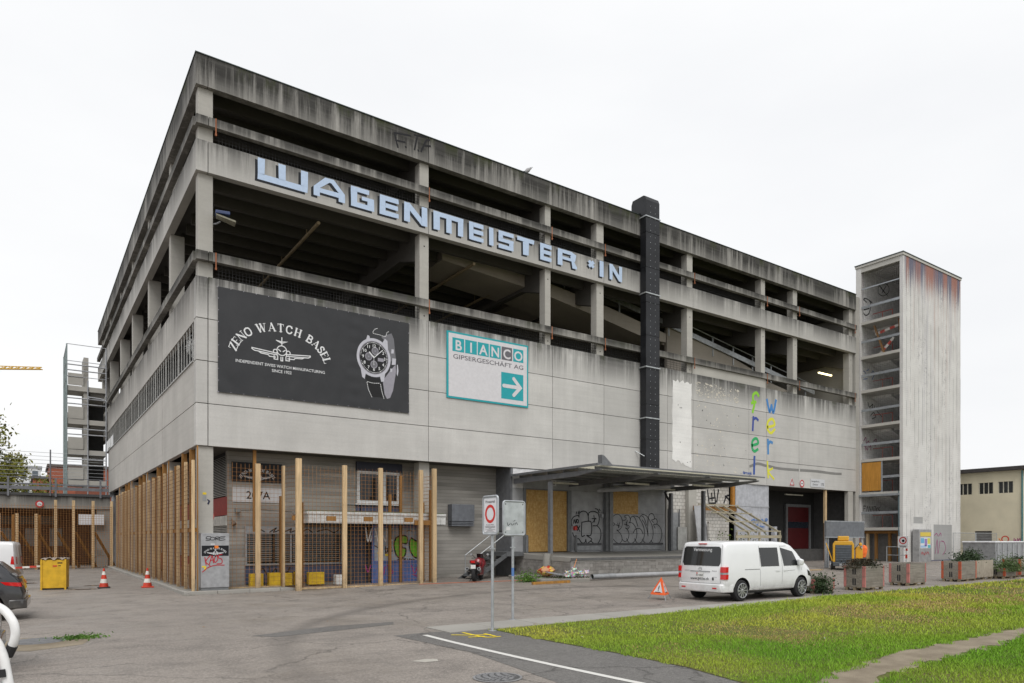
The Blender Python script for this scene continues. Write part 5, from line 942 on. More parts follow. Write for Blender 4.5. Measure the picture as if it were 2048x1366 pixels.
for key, m, w in (('fanatics', BLK, .06), ('tower_tag1', pnk, .07), ('tower_tag2', BLK, .09), ('tower_tag3', BLK, .07), ('tower_tag4', MATS['blue_spray'], .07), ('tower_tag5', BLK, .07)): put('tag', strokes(pt, G[key], w), m, TW)
put('tag', strokes(lambda a, b, o=0.: (a - TX, -.006 - o, b - .2), G['towerbase_tags'], .06), pnk, TW)
pf = lambda a, b, o=0.: (a - TX, -.004 - o, b - .2)
mb = MB(); rect(mb, pf, 48.2, 51.0, .35, 2.95, 0); put('grey_paint_field', mb, concrete('grey_paint', (.36, .36, .35), None, fine=.12), TW)
mb = MB(); rect(mb, pf, 45.3, 46.6, 3.0, 3.45, 0); put('grey_paint_field', mb, MATS['grey_paint'], TW)
mb = MB(); rect(mb, pf, 46.0, 52.2, .2, .42, .001); put('blue_paint_strip', mb, flat('dull_blue', (.09, .10, .17), .7), TW)
# poster cabinet at the tower's foot
PC = thing('poster_cabinet', 'grey metal cabinet plastered with posters at the foot of the stair tower', 'cabinet', (44.9, -3.5, .28)); put('body', MB().box(0, 1.75, 0, .45, 0, 2.3), M('cabinet_grey', (.30, .30, .30), .5, dirt=.3), PC, bevel=.02)
pc = lambda a, b, o=0.: (a, -o, b)
for cols in (((.15, 1.6, 1.0, 1.75), (.68, .70, .72)), ((.2, .7, 1.35, 1.7), (.15, .4, .6)), ((.75, 1.1, 1.15, 1.65), (.3, .2, .45)), ((1.15, 1.55, 1.3, 1.7), (.6, .6, .1)), ((1.2, 1.58, 1.02, 1.22), (.1, .45, .5)), ((.15, 1.65, 1.82, 2.1), (.65, .5, .08)), ((.2, 1.0, 1.05, 1.2), (.35, .5, .7))):
    mb = MB(); rect(mb, pc, *cols[0], .004 if cols[1][0] > .6 else .007); put('poster', mb, flat('poster_%d' % (1000 * sum(cols[1])), cols[1], .5), PC)
put('tag', strokes(pc, [[(.3, .6), (.4, .75), (.5, .6)], [(.6, .7), (.75, .55), (.9, .75)], [(1.0, .6), (1.2, .75), (1.35, .58)]], .05, .006), flat('red_spray', (.42, .02, .03), .6), PC)
# ---------------------------------------------------------------- low beige building on the right
BG = thing('beige_building', 'low beige rendered building with strip windows and dark flat roof', 'building', (55, -6, .3)); bei = M('beige_render', (.58, .53, .40), .8, var=.08, scale=.8, dirt=.12, bump=.1)
def gb2(name, mat, a0, a1, y0, y1, b0, b1, **k): return put(name, MB().box(a0 - 55, a1 - 55, y0 + 6, y1 + 6, b0 - .3, b1 - .3), mat, BG, **k)
# wall with real openings: strips between the windows and the door
wy = [(-5.42, -4.42), (-4.12, -3.12), (-2.68, -1.68), (-.9, .1)]
gb2('wall', bei, 55, 55.3, -6, 12, .2, .35); gb2('wall', bei, 55, 55.3, -6, 12, 6.2, 7.0); gb2('wall', bei, 55, 55.3, -6, 12, 2.52, 5.35)
ed = [-6] + [q for w in wy for q in w] + [12]
for a, b in zip(ed[::2], ed[1::2]): gb2('wall', bei, 55, 55.3, a, b, 5.35, 6.2)
gb2('wall', bei, 55, 55.3, -6, -4.02, .35, 2.52); gb2('wall', bei, 55, 55.3, -2.86, 12, .35, 2.52); gb2('wall', bei, 55.3, 70, -6, -5.7, .2, 7.0)
for a, b in wy:
    gb2('pane', glass_d, 55.12, 55.14, a, b, 5.35, 6.2)
    for k in range(4): yy_ = a + (b - a - .05) * k / 3; gb2('mullion', M('pale_frame', (.5, .48, .4), .5), 55.05, 55.11, yy_, yy_ + .05, 5.35, 6.2)
gb2('roof', M('dark_felt', (.045, .04, .04), .8), 54.6, 71, -6.4, 12, 7.0, 7.28); gb2('gutter', M('teal_pipe', (.05, .16, .17), .4), 54.9, 54.985, -6.05, -5.96, .3, 6.95)
gb2('door', M('grey_door_far', (.09, .085, .08), .5), 55.1, 55.15, -4.02, -2.86, .35, 2.52)
pr = lambda a, b, o=0.: (-.004 - o, a + 6, b - .3)
put('tag', strokes(pr, G['rb_tags'], .05), pnk, BG); put('tag', strokes(pr, G['rb_tags2'], .06), flat('faded_black', (.16, .15, .14), .8), BG)
mb = MB(); disc(mb, pr, -4.9, 1.9, .18, .26, .004, 24); so_ = put('no_sign', mb, hz, BG)
# ---------------------------------------------------------------- ramp bridge, stair scaffold and far things on the left
YB = 29.5
BR = thing('ramp_bridge', 'concrete ramp bridge with steel guard rail crossing to the side of the hall', 'bridge', (-1, YB, 0)); cbr = concrete('bridge_concrete', (.31, .295, .26), 4.95, .8, .8)
put('girder', MB().prism([(-60, 0, 4.93), (.9, 0, 4.98), (.9, 0, 4.0), (-3, 0, 3.95), (-60, 0, 3.95)], (0, .5, 0)), cbr, BR); put('deck', MB().prism([(-60, .51, 4.7), (.9, .51, 4.72), (.9, .51, 4.4), (-60, .51, 4.38)], (0, 7, 0)), cbr, BR)
put('edge_cap', MB().box(-60, .9, -.1, -.005, 4.82, 4.99), M('edge_dark', (.06, .06, .06), .6), BR)
gsm = M('guard_steel', (.17, .175, .19), .5, metal=.3)
put('guard_rail', MB().box(-60, .8, -.12, -.05, 5.2, 5.42), gsm, BR); put('guard_rail', MB().box(-60, .8, -.12, -.05, 5.52, 5.62), gsm, BR); put('hand_rail', MB().tube([(-60, -.05, 6.0), (.8, -.05, 6.0)], .025, 6), gsm, BR)
for k in range(22): xx = .3 - 2.6 * k; put('guard_post', MB().box(xx - .06, xx + .06, -.18, -.125, 4.75, 6.0), gsm, BR)
for xx in (-2.9, -10.5, -18): put('wire_post', MB().tube([(xx + .3, -.15, 4.8), (xx + .3, -.15, 7.9)], .05, 6), gsm, BR)
mb = MB()
for k in range(7): z = 6.2 + k * .25; mb.tube([(-30, -.15, z), (.6, -.15, z - .02)], .012, 4)
put('fence_wire', mb, steel, BR)
for xx in (-9.5, .5): put('abutment', MB().box(xx - .4, xx + .4, .1, 6.8, 0, 4.38), cbr, BR)
put('clearance_sign', MB().lathe([(.24, 0), (.24, .02)], (-3.2, -.13, 4.25), (0, 1, 0), 20), M('sign_red', (.45, .03, .03), .5), BR); mb = MB(); disc(mb, lambda a, b, o=0.: (a, -.135 - o, b), -3.2, 4.25, 0, .15, .003, 16); put('clearance_field', mb, signw, BR)
mb = MB()
print_text(mb, lambda a, b, o=0.: (a, -.14 - o, b), '3.8m', -3.2, 4.21, .1, .01); put('clearance_text', mb, letk, BR)
# dim back of the underpass
UB = thing('underpass_wall', 'dim brick and concrete back wall of the underpass behind the fence', 'wall', (-10, 36, 0)); put('wall', MB().box(0, 9.9, 0, .3, 0, 4.4), MATS['inner_brick'], UB); put('beam', MB().box(.5, 7, -.4, -.01, 3.0, 3.6), cbr, UB)
for xx in (2.0, 3.4, 5.0, 6.5): put('pane', MB().box(xx, xx + .8, -.1, -.005, 1.4, 2.7), M('pale_pane', (.42, .43, .42), .4), UB)
put('base', MB().box(-20, -.01, 0, .3, 0, 4.4), dk, UB)
tag(put('white_board', MB().box(-2.0, -.5, 29.2, 29.24, 2.9, 3.6), signw), 'pale board under the bridge behind the fence beside the hall', 'board')
tag(put('junk_table', MB().box(-1.2, -.2, 27.6, 28.3, .75, .82).box(-1.15, -1.05, 27.65, 27.75, 0, .75).box(-.35, -.25, 28.1, 28.2, 0, .75).box(-1.0, -.7, 27.8, 28.1, .82, 1.2), M('junk', (.2, .19, .17), .7)), 'cluttered table behind the fence in the underpass', 'table')
# rainwater pipe at the end of the wall panels
o = put('rain_pipe', MB().box(.05, .75, 31.6, 32.6, 5.0, 8.6).tube([(.4, 31.7, 5.0), (.3, 30.9, 4.6), (.3, 30.6, 0)], .22, 10), wallg); tag(o, 'big grey rainwater pipe at the end of the side wall panels', 'pipe')
# open concrete stair with netting against the side of the hall
OS = thing('open_stair', 'open concrete stair wrapped in steel posts and netting against the side wall', 'stair', (-2.55, 32.5, 4.9)); cos_ = concrete('old_stair_concrete', (.44, .42, .37), None)
gv = M('galvanised_post', (.33, .34, .36), .5, metal=.4); gt = M('green_tint_steel', (.22, .27, .27), .5)
put('core_wall', MB().box(1.05, 1.35, .2, 2.2, .6, 10.2), cos_, OS)
for k, z in enumerate((1.0, 3.2, 5.4, 7.8)):
    put('landing', MB().box(.05, 2.45, .05, 2.2, z - .1, z + .25), cos_, OS); put('parapet', MB().box(.08, 1.0, .02, .1, z + .3, z + 1.15), cos_, OS)
    if k < 3:
        put('flight', MB().prism([(.1, .15, z + .25), (.1, 4.0, z + 1.3), (.1, 4.0, z + 1.0), (.1, .15, z - .1)], (.9, 0, 0)), cos_, OS); put('flight', MB().prism([(1.45, 4.0, z + 1.3), (1.45, .6, z + 2.3), (1.45, .6, z + 2.0), (1.45, 4.0, z + 1.0)], (.9, 0, 0)), cos_, OS)
        put('dark_door', MB().box(1.4, 2.45, 2.1, 2.15, z + .3, z + 2.1), M('stair_shade', (.07, .07, .07), .9), OS)
    for dz in (1.35, 1.75): put('rail', MB().tube([(0, 0, z + dz), (2.5, 0, z + dz)], .045, 6), gv, OS)
for x_, m in ((0, gt), (1.3, gv), (2.45, gv)): put('post', MB().tube([(x_, 0, 0), (x_, 0, 11.0 if x_ != 1.3 else 8.5)], .05, 6), m, OS)
put('post', MB().tube([(0, 4.6, 0), (0, 4.6, 11.0)], .05, 6), gt, OS)
mb = MB()
for z in (11.0, 9.8, 8.7): mb.tube([(0, 0, z), (2.45, 0, z)], .025, 5).tube([(0, 0, z), (0, 4.6, z)], .025, 5)
put('net_rail', mb, gv, OS); mb = MB()
for k in range(38): mb.box(0, .01, .1 + k * .12, .108 + k * .12, 0, 11)
for k in range(90): mb.box(.012, .02, 0, 4.6, .1 + k * .12, .108 + k * .12)
put('wire_netting', mb, gt, OS)['kind'] = 'stuff'
put('lamp_arm', MB().tube([(1.3, -.1, 7.3), (2.2, -.3, 7.2), (2.9, -.5, 6.8), (3.0, -.5, 5.9)], .04, 6), gv, OS, smooth=True)
# far buildings, tree, crane
def house(name, label, x0, x1, y0, y1, h, mat, wins, wm, rows, roof=None):
    b = thing(name, label, 'building', (x0, y0, 0)); put('wall', MB().box(0, x1 - x0, 0, y1 - y0, 0, h), mat, b); put('roof', MB().box(-.2, x1 - x0 + .2, -.2, y1 - y0 + .2, h, h + .35), roof or M('far_roof', (.1, .1, .1), .8), b)
    for r in rows:
        for k in range(wins): w = (x1 - x0) / wins; put('window', MB().box(k * w + .25 * w, k * w + .75 * w, -.06, -.01, r, r + 1.6), wm, b)
    return b
fg = M('far_grey', (.33, .34, .35), .7); fw = M('far_white', (.6, .61, .62), .7); fb = M('far_brick', (.30, .095, .055), .85); gl = M('far_glass', (.10, .12, .14), .2)
house('brick_house', 'distant red brick block rising behind the ramp bridge', -2.5, 9, 81, 91, 11.2, fb, 1, M('far_brick_dark', (.2, .07, .045), .9), (7.2,), M('far_trim', (.12, .10, .09), .8))
house('brick_annex', 'lower distant brick annex beside the red brick block', -4.2, -2.7, 81.5, 90, 9.6, fb, 1, gl, ())
house('office_block', 'distant pale grey office block with strip windows beyond the bridge', -14, 1, 130, 142, 11.6, fw, 9, gl, (7.4, 9.4), fg)
house('roof_house', 'distant grey rooftop plant room on the pale office block', -8, -2.6, 132, 140, 15.2, fw, 3, gl, (13,), fg)
def tree(name, label, loc, h, r, n, lm, seed, sz=.12):
    t_ = thing(name, label, 'tree', loc); rg = random.Random(seed); bark = M('bark', (.10, .08, .06), .9, bump=.4); mb = MB(); mb.tube([(0, 0, 0), (.1, .05, h * .3), (-.05, .1, h * .6), (.05, 0, h * .85)], [r * .11, r * .085, r * .05, r * .02], 9); tips = []
    for k in range(13):
        z = h * (.28 + .55 * k / 13); a = k * 2.4; l = r * (.95 - .5 * k / 13); p = (math.cos(a) * l * .6, math.sin(a) * l * .6, z + l * .35); q = (math.cos(a + .3) * l, math.sin(a + .3) * l, z + l * .5); mb.tube([(0, 0, z), p, q], [r * .03, r * .02, r * .006], 6); tips += [p, q, ((p[0] + q[0]) / 2, (p[1] + q[1]) / 2, p[2] + .2)]
    tips += [(0, 0, h * .95), (.3, .2, h * .85)]; put('trunk', mb, bark, t_, smooth=True)
    cl = []
    for _ in range(70): b = rg.choice(tips); cl.append((b[0] + rg.gauss(0, r * .14), b[1] + rg.gauss(0, r * .14), b[2] + rg.gauss(0, r * .13), r * rg.uniform(.08, .2)))
    def f(q): c = q.choice(cl); return (c[0] + q.gauss(0, c[3]), c[1] + q.gauss(0, c[3]), c[2] + q.gauss(0, c[3] * .7))
    put('crown', leaves(n, f, sz, seed), lm, t_); return t_
lf1 = leafmat('tree_leaf', (.30, .27, .04), (.15, .20, .035)); lf2 = leafmat('dark_leaf', (.03, .06, .02), (.02, .045, .015))
tree('broadleaf_tree', 'tall broadleaf tree with yellowing leaves beyond the ramp bridge', (-9.6, 49.7, 0), 13.4, 4.9, 22000, lf1, 5, .17)
tree('dark_tree', 'dark green tree behind the bridge below the yellowing tree', (-10.5, 64, 0), 9, 5.0, 6000, lf2, 8, .2)
# crane jib
CR = thing('tower_crane', 'distant yellow tower crane jib reaching over the roofs', 'crane', (-38, 153, 0)); cy = M('crane_yellow', (.55, .33, .02), .5)
mb = MB(); a0 = Vector((0, 0, 33.5)); a1 = Vector((35.5, -24, 33.2)); dv = (a1 - a0); n = 34; up = Vector((0, 0, 1)); sd_ = dv.cross(up).normalized()
for i in range(n):
    f0, f1 = i / n, (i + 1) / n; w0, w1 = .8 * (1 - f0 * .7), .8 * (1 - f1 * .7); p0, p1 = a0 + dv * f0, a0 + dv * f1
    for s in (-1, 1): mb.bar(p0 + sd_ * s * w0, p1 + sd_ * s * w1, .12); mb.bar(p0 + sd_ * s * w0, p1 + up * 1.6 * w1, .08); mb.bar(p0 + up * 1.6 * w0, p1 + sd_ * s * w1, .08)
    mb.bar(p0 + up * 1.6 * w0, p1 + up * 1.6 * w1, .12); mb.bar(p0 - sd_ * w0, p0 + sd_ * w0, .08)
put('jib', mb, cy, CR); mb = MB()
for s in (-1, 1):
    for q in (-1, 1): mb.bar((s * .8, q * .8, 0), (s * .8, q * .8, 38), .2)
for k in range(18):
    for s in (-1, 1): mb.bar((s * .8, -.8, k * 2), (s * .8, .8, k * 2 + 2), .1); mb.bar((-.8, s * .8, k * 2), (.8, s * .8, k * 2 + 2), .1)
put('mast', mb, cy, CR); put('jib', MB().bar((0, 0, 34), (-12, 8, 34.5), 1.2, .8), cy, CR); put('counterweight', MB().box(-13, -10.5, 6.5, 8.5, 31, 34), cbr, CR)
# ---------------------------------------------------------------- painted name on the beam, big banners, small signs
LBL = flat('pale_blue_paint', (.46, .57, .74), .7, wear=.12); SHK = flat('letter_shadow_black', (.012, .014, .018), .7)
def blk(ch):
    """block letters as quads in a unit box"""
    r = lambda a0, a1, b0, b1: [(a0, b0), (a1, b0), (a1, b1), (a0, b1)]
    D = {'W': [r(0, .14, .27, 1), r(.41, .55, .27, 1), r(.86, 1, .27, 1), r(0, 1, 0, .27)],
         'A': [[(0, 0), (.2, 0), (.2, .42), (0, .42)], [(0, .42), (.2, .42), (.5, .8), (.36, 1)], [(.36, 1), (.5, .8), (.56, .8), (.64, 1)], [(.64, 1), (.56, .8), (.8, .42), (1, .42)], [(.8, 0), (1, 0), (1, .42), (.8, .42)], r(.2, .8, .2, .42)],
         'G': [r(0, .27, .24, .78), r(0, .78, .78, 1), r(0, 1, 0, .24), r(.72, 1, .24, .6), r(.48, .72, .42, .6)],
         'E': [r(0, .3, 0, 1), r(.3, 1, .76, 1), r(.3, .98, .39, .62), r(.3, 1, 0, .24)],
         'N': [r(0, .24, 0, 1), r(.76, 1, 0, 1), [(.24, 1), (.24, .62), (.76, 0), (.76, .4)]],
         'M': [r(0, .2, 0, .76), r(.42, .6, 0, .76), r(.82, 1, 0, .76), r(0, 1, .76, 1)],
         'I': [r(0, 1, 0, 1)], 'S': [r(0, 1, .78, 1), r(0, .3, .58, .78), r(0, 1, .38, .58), r(.7, 1, .22, .38), r(0, 1, 0, .22)],
         'T': [r(0, 1, .76, 1), r(.34, .68, 0, .76)], 'R': [r(0, .24, 0, 1), r(.24, .7, .78, 1), [(.7, .78), (.7, 1), (.95, .86), (.66, .74)], [(.66, .74), (.95, .86), (.92, .5), (.66, .58)], r(.24, .66, .4, .58), [(.66, .4), (.66, .58), (.92, .5), (.86, .4)], [(.72, .4), (.86, .4), (1, .12), (1, 0), (.76, 0)]],
         '*': [r(.3, .7, .3, .7), r(.3, .7, .7, 1), r(.3, .7, 0, .3), r(0, .3, .3, .7), r(.7, 1, .3, .7)]}
    return D[ch]
rgl = random.Random(2)
for ch, a0, a1 in [('W', 2.02, 4.01), ('A', 4.14, 5.51), ('G', 5.66, 6.76), ('E', 6.91, 7.86), ('N', 8.02, 9.2), ('M', 9.41, 11.01), ('E', 11.2, 12.07), ('I', 12.27, 12.61), ('S', 12.78, 13.73), ('T', 13.84, 14.92), ('E', 15.19, 15.97), ('R', 16.25, 17.58), ('*', 18.2, 18.74), ('I', 18.97, 19.35), ('N', 19.66, 20.65)]:
    a0 += .1; z0, z1 = (15.33, 16.13) if ch != '*' else (15.62, 16.02); qs = blk(ch); mb = MB(); ms = MB(); jit = {}
    for q in qs:
        P = []
        for a, b in q:
            key = (round(a, 3), round(b, 3)); jit.setdefault(key, (rgl.uniform(-.012, .012), rgl.uniform(-.01, .01) if b < .98 else 0)); j = jit[key]
            if ch == '*': ca, cb = a - .5, b - .5; a, b = .5 + (ca - cb) * .72, .5 + (ca + cb) * .72
            P.append((a0 + (a1 - a0) * a + j[0], z0 + (z1 - z0) * b + j[1]))
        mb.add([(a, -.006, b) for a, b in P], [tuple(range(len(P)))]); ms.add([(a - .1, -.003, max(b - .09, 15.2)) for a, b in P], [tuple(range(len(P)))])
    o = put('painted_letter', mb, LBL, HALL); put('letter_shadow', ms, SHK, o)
put('tag', strokes(on_front(0), G['fta'], .075), BLK, HALL)
for key, c, w in (('f', (.25, .58, .04), .18), ('r', (.05, .08, .32), .16), ('e', (.03, .38, .13), .17), ('i', (.04, .09, .33), .18), ('w', (.06, .22, .52), .18), ('e2', (.68, .66, .06), .18), ('r2', (.08, .24, .5), .18), ('k', (.68, .66, .06), .14)):
    put('painted_letter', strokes(on_front(0), G[key], w, .006), flat('paint_' + key, c, .7, wear=.6), HALL)
put('dark_smear', strokes(on_front(0), G['smear'], .16, .005), concrete('smear_grey', (.24, .235, .22), None), HALL)
mb = MB(); print_text(mb, on_front(0), 'ferrumk', 31.05, 5.85, .26, .03, o=.006); put('tag', mb, MATS['paint_i'], HALL)
# --- black advertising banner
BN = thing('watch_banner', 'large black tarpaulin banner with white arched lettering, aircraft emblem and wristwatch picture', 'banner', (.72, 0, 7.23))
bw_, bh_ = 7.6, 3.8
def wav(a, b):
    u, v_ = a - .72, b - 7.23
    return .006 * math.sin(u * 2.1 + v_ * .7) + .005 * math.sin(u * 9 + math.sin(v_ * 3)) * math.exp(-((v_ - .3) / .5) ** 2) + .012 * math.sin((u + v_) * 5) * math.exp(-(u / .9) ** 2) * math.exp(-(v_ / .6) ** 2) + .006 * math.sin(v_ * 12 + u) * math.exp(-((u - 5.2) / .35) ** 2) + .008 * math.sin((u - v_ * .5) * 6) * math.exp(-((u - 7.5) / .6) ** 2) * math.exp(-(v_ / .9) ** 2)
pb_ = lambda a, b, o=0.: (a - .72, -.045 - wav(a, b) - o, b - 7.23)
mb = MB(); nx_, nz_ = 110, 56
mb.v = [pb_(.72 + bw_ * i / nx_, 7.23 + bh_ * j / nz_) for j in range(nz_ + 1) for i in range(nx_ + 1)]; mb.f = [(j * (nx_ + 1) + i, j * (nx_ + 1) + i + 1, (j + 1) * (nx_ + 1) + i + 1, (j + 1) * (nx_ + 1) + i) for j in range(nz_) for i in range(nx_)]
t = NT('black_tarpaulin'); t.col(t.mix(t.ramp(t.noise(1.2, detail=5), .3, .7), (.022, .023, .026), (.032, .033, .036))); t.set(.5, 0, .4); t.bump(t.noise(6, t.map((1, 1, .35), (0, .5, 0)), detail=5), .35, .02)
put('tarpaulin', mb, t.m, BN, smooth=True)
wht = flat('banner_white', (.72, .73, .74), .6)
mb = MB(); serif_arc(mb, pb_, 'ZENO WATCH BASEL', 3.0, 8.62, 1.66, 1.14, .30, R(171), R(9), .008); put('lettering', mb, wht, BN)
mb = MB(); print_text(mb, pb_, 'INDEPENDENT SWISS WATCH MANUFACTURING', 3.0, 8.4, .155, .012, o=.008, sx=1.0); w_ = max(v[0] for v in mb.v) - min(v[0] for v in mb.v); mb = MB(); print_text(mb, pb_, 'INDEPENDENT SWISS WATCH MANUFACTURING', 3.0, 8.4, .155, .008, o=.008, sx=3.34 / w_); put('lettering', mb, wht, BN)['kind'] = 'stuff'; mb = MB(); print_text(mb, pb_, 'SINCE 1922', 3.0, 8.21, .155, .008, o=.008, sx=3.34 / w_); put('lettering', mb, wht, BN)['kind'] = 'stuff'
mb = MB(); plane_logo(mb, pb_, 3.0, 8.87, 1.1, .035, .008); put('aircraft_emblem', mb, wht, BN)
# the printed wristwatch
sv = flat('print_silver', (.50, .50, .55), .5); svd = flat('print_grey', (.16, .16, .175), .5); svm = flat('print_midgrey', (.30, .29, .33), .5); bkp = flat('print_black', (.012, .012, .013), .5)
cw, cz = 6.73, 9.34
def poly(name, pts, m, o): put(name, MB().add([pb_(a, b, o) for a, b in pts], [tuple(range(len(pts)))]), m, BN)
poly('watch_print', [(7.05, 10.25), (7.52, 10.47), (7.62, 10.25), (7.66, 9.9), (7.72, 9.4), (7.5, 9.3), (7.2, 10.1)], svd, .006); poly('watch_print', [(7.12, 8.45), (7.45, 8.9), (7.7, 9.2), (7.72, 8.9), (7.58, 8.1), (7.45, 7.78), (7.31, 7.72), (7.2, 7.9)], svm, .006)
poly('watch_print', [(6.33, 8.6), (6.66, 7.75), (7.18, 7.75), (7.1, 8.5)], bkp, .0065)
for pts in ([(6.35, 9.9), (6.45, 10.22), (6.53, 10.2), (6.6, 9.95)], [(7.1, 10.0), (7.22, 10.2), (7.33, 10.12), (7.36, 9.75)], [(6.15, 8.9), (6.22, 8.5), (6.33, 8.42), (6.4, 8.8)], [(7.0, 8.6), (7.05, 8.4), (7.17, 8.42), (7.25, 8.9)]): poly('watch_print', pts, sv, .0075)
for a, b, s in ((7.56, 9.72, .09), (7.62, 9.3, .14), (7.5, 8.93, .07)): poly('watch_print', [(a - s * .7, b - s), (a + s * .6, b - s * .8), (a + s * .7, b + s), (a - s * .5, b + s)], sv, .0085)
poly('watch_print', [(7.76, 9.2), (7.8, 9.2), (7.83, 8.95), (7.79, 8.72), (7.75, 8.8)], sv, .0085)
def ell(name, m, r0, r1, o, ca=cw, cb=cz, k=.94): mb = MB(); disc(mb, pb_, ca, cb, r0, r1, o, 40, k); put(name, mb, m, BN)
ell('watch_print', sv, .66, .79, .0095); ell('watch_print', svm, .655, .685, .0105); ell('watch_print', bkp, 0, .66, .010)
for a, b in ((6.78, 9.62), (6.5, 9.36), (6.73, 9.06)): ell('watch_print', svm, 0, .16, .0115, a, b); ell('watch_print', svd, .03, .13, .0125, a, b)
mb = MB()
for n_ in range(1, 13): th = R(90 - 30 * n_); print_text(mb, pb_, str(n_), cw + .47 * math.cos(th), cz + .48 * math.sin(th) - .055, .17, .015, o=.0135)
for n_ in range(60): th = R(6 * n_); w2 = .02 if n_ % 5 else .035; stroke(mb, pb_, [(cw + .56 * math.cos(th), cz + .6 * math.sin(th)), (cw + .585 * math.cos(th), cz + .625 * math.sin(th))], w2, .0135, False)
stroke(mb, pb_, [(cw, cz), (cw + .38, cz + .36)], .03, .0145, False); stroke(mb, pb_, [(cw, cz), (cw - .2, cz + .2)], .05, .015, False); stroke(mb, pb_, [(cw, cz + .1), (cw - .01, cz - .3)], .015, .0155, False); put('watch_numerals', mb, wht, BN)
mb = MB(); rect(mb, pb_, 6.9, 7.16, 9.22, 9.36, .0125); put('watch_print', mb, svm, BN)
mb = MB()
def dashes(pts, n_, w=.022):
    P = spline(pts, 8); L_ = [0]
    for p, q in zip(P, P[1:]): L_.append(L_[-1] + (q - p).length)
    def at(s):
        for i in range(len(P) - 1):
            if L_[i + 1] >= s: return P[i].lerp(P[i + 1], (s - L_[i]) / max(1e-6, L_[i + 1] - L_[i]))
        return P[-1]
    for k in range(n_): s = L_[-1] * k / n_; stroke(mb, pb_, [at(s), at(s + L_[-1] / n_ * .62)], w, .009, False)
dashes([(6.88, 10.56), (6.76, 10.5), (6.69, 10.34), (6.95, 10.32), (7.24, 10.29), (7.3, 10.45), (7.41, 10.53)], 15); dashes([(6.44, 8.33), (6.7, 8.3), (7.0, 8.33)], 6); dashes([(6.43, 8.3), (6.5, 8.0), (6.66, 7.7)], 9); dashes([(7.02, 8.3), (7.08, 8.0), (7.18, 7.69)], 9); put('stitching', mb, wht, BN)
mb = MB()
for k in range(18):
    for z in (7.25, 11.01): mb.tube([(k * bw_ / 17, -.02, z - 7.23), (k * bw_ / 17, -.06, z - 7.23)], .017, 6)
for k in range(9):
    for a in (0.02, bw_ - .02): mb.tube([(a, -.02, k * bw_ / 18), (a, -.06, k * bw_ / 18)], .017, 6)
put('eyelets', mb, svm, BN)['kind'] = 'stuff'
# --- white and turquoise company sign
BI = thing('company_sign', 'white and turquoise plasterer company banner with arrow on the panelled wall', 'sign', (10.14, 0, 8.12)); pi_ = lambda a, b, o=0.: (a - 10.14, -.05 - o, b - 8.12)
tq = flat('turquoise', (.02, .33, .37), .5); gy = flat('sign_grey', (.13, .125, .14), .5); bwh = flat('sign_cloth', (.62, .61, .63), .55)
put('board', MB().box(0, 4.4, -.05, -.01, 0, 2.93), tq, BI); mb = MB(); rect(mb, pi_, 10.23, 14.46, 8.2, 10.97, .004); put('field', mb, bwh, BI)
mb = MB(); mg = MB()
for a0, a1, ch in ((10.42, 11.02, 'B'), (11.07, 11.68, 'I'), (11.73, 12.32, 'A'), (12.37, 12.97, 'N'), (13.02, 13.61, 'C'), (13.67, 14.25, 'O')): rect(mg if ch == 'C' else mb, pi_, a0, a1, 10.19, 10.79, .007)
rect(mb, pi_, 13.0, 14.25, 8.4, 9.62, .007); put('square', mb, tq, BI); put('square', mg, gy, BI)
for a, ch in ((10.72, 'B'), (11.375, 'I'), (12.025, 'A'), (12.67, 'N'), (13.315, 'C'), (13.96, 'O')): mb = MB(); print_text(mb, pi_, ch, a, 10.26, .62, .022, o=.011); put('letter', mb, bwh, BI)
mb = MB()
for s in ([(13.17, 9.0), (13.95, 9.0)], [(13.72, 9.36), (14.07, 9.0), (13.72, 8.64)]): stroke(mb, pi_, s, .17, .011 + .001 * len(s), False)
for a, b in ((13.14, 9.0), (13.7, 9.38), (13.7, 8.62)): disc(mb, pi_, a, b, 0, .085, .0145, 14)
put('arrow', mb, bwh, BI); mb = MB(); print_text(mb, pi_, 'GIPSERGESCHÄFT AG', 12.35, 9.87, .28, .006, o=.008); w_ = max(v[0] for v in mb.v) - min(v[0] for v in mb.v); mb = MB(); print_text(mb, pi_, 'GIPSERGESCHÄFT AG', 12.355, 9.87, .28, .006, o=.008, sx=3.79 / w_); put('lettering', mb, gy, BI)
# --- signs over the gateway
sred = MATS['sign_red']; pg = on_front(0)
TS = thing('warning_sign', 'triangular red bordered warning sign painted board above the gateway', 'sign', (35.59, 0, 5.36)); pq = lambda a, b, o=0.: (a, -.03 - o, b)
put('board', MB().prism([(-.28, -.01, 0), (.28, -.01, 0), (0, -.01, .5)], (0, -.02, 0)), signw, TS); mb = MB(); stroke(mb, pq, [(-.22, .04), (.22, .04), (0, .43), (-.22, .04)], .055, .003, False); put('border', mb, sred, TS); mb = MB(); rect(mb, pq, -.02, .02, .17, .33, .004); rect(mb, pq, -.02, .02, .1, .14, .004); put('symbol', mb, letk, TS)
NS = thing('width_limit_sign', 'round red bordered limit sign above the gateway', 'sign', (36.69, 0, 5.54)); put('board', MB().lathe([(.25, 0), (.25, .02)], (0, -.03, 0), (0, 1, 0), 24), signw, NS); mb = MB(); disc(mb, pq, 0, 0, .17, .25, .003); put('border', mb, sred, NS); mb = MB(); rect(mb, pq, -.1, .1, -.02, .02, .004); put('symbol', mb, letk, NS)
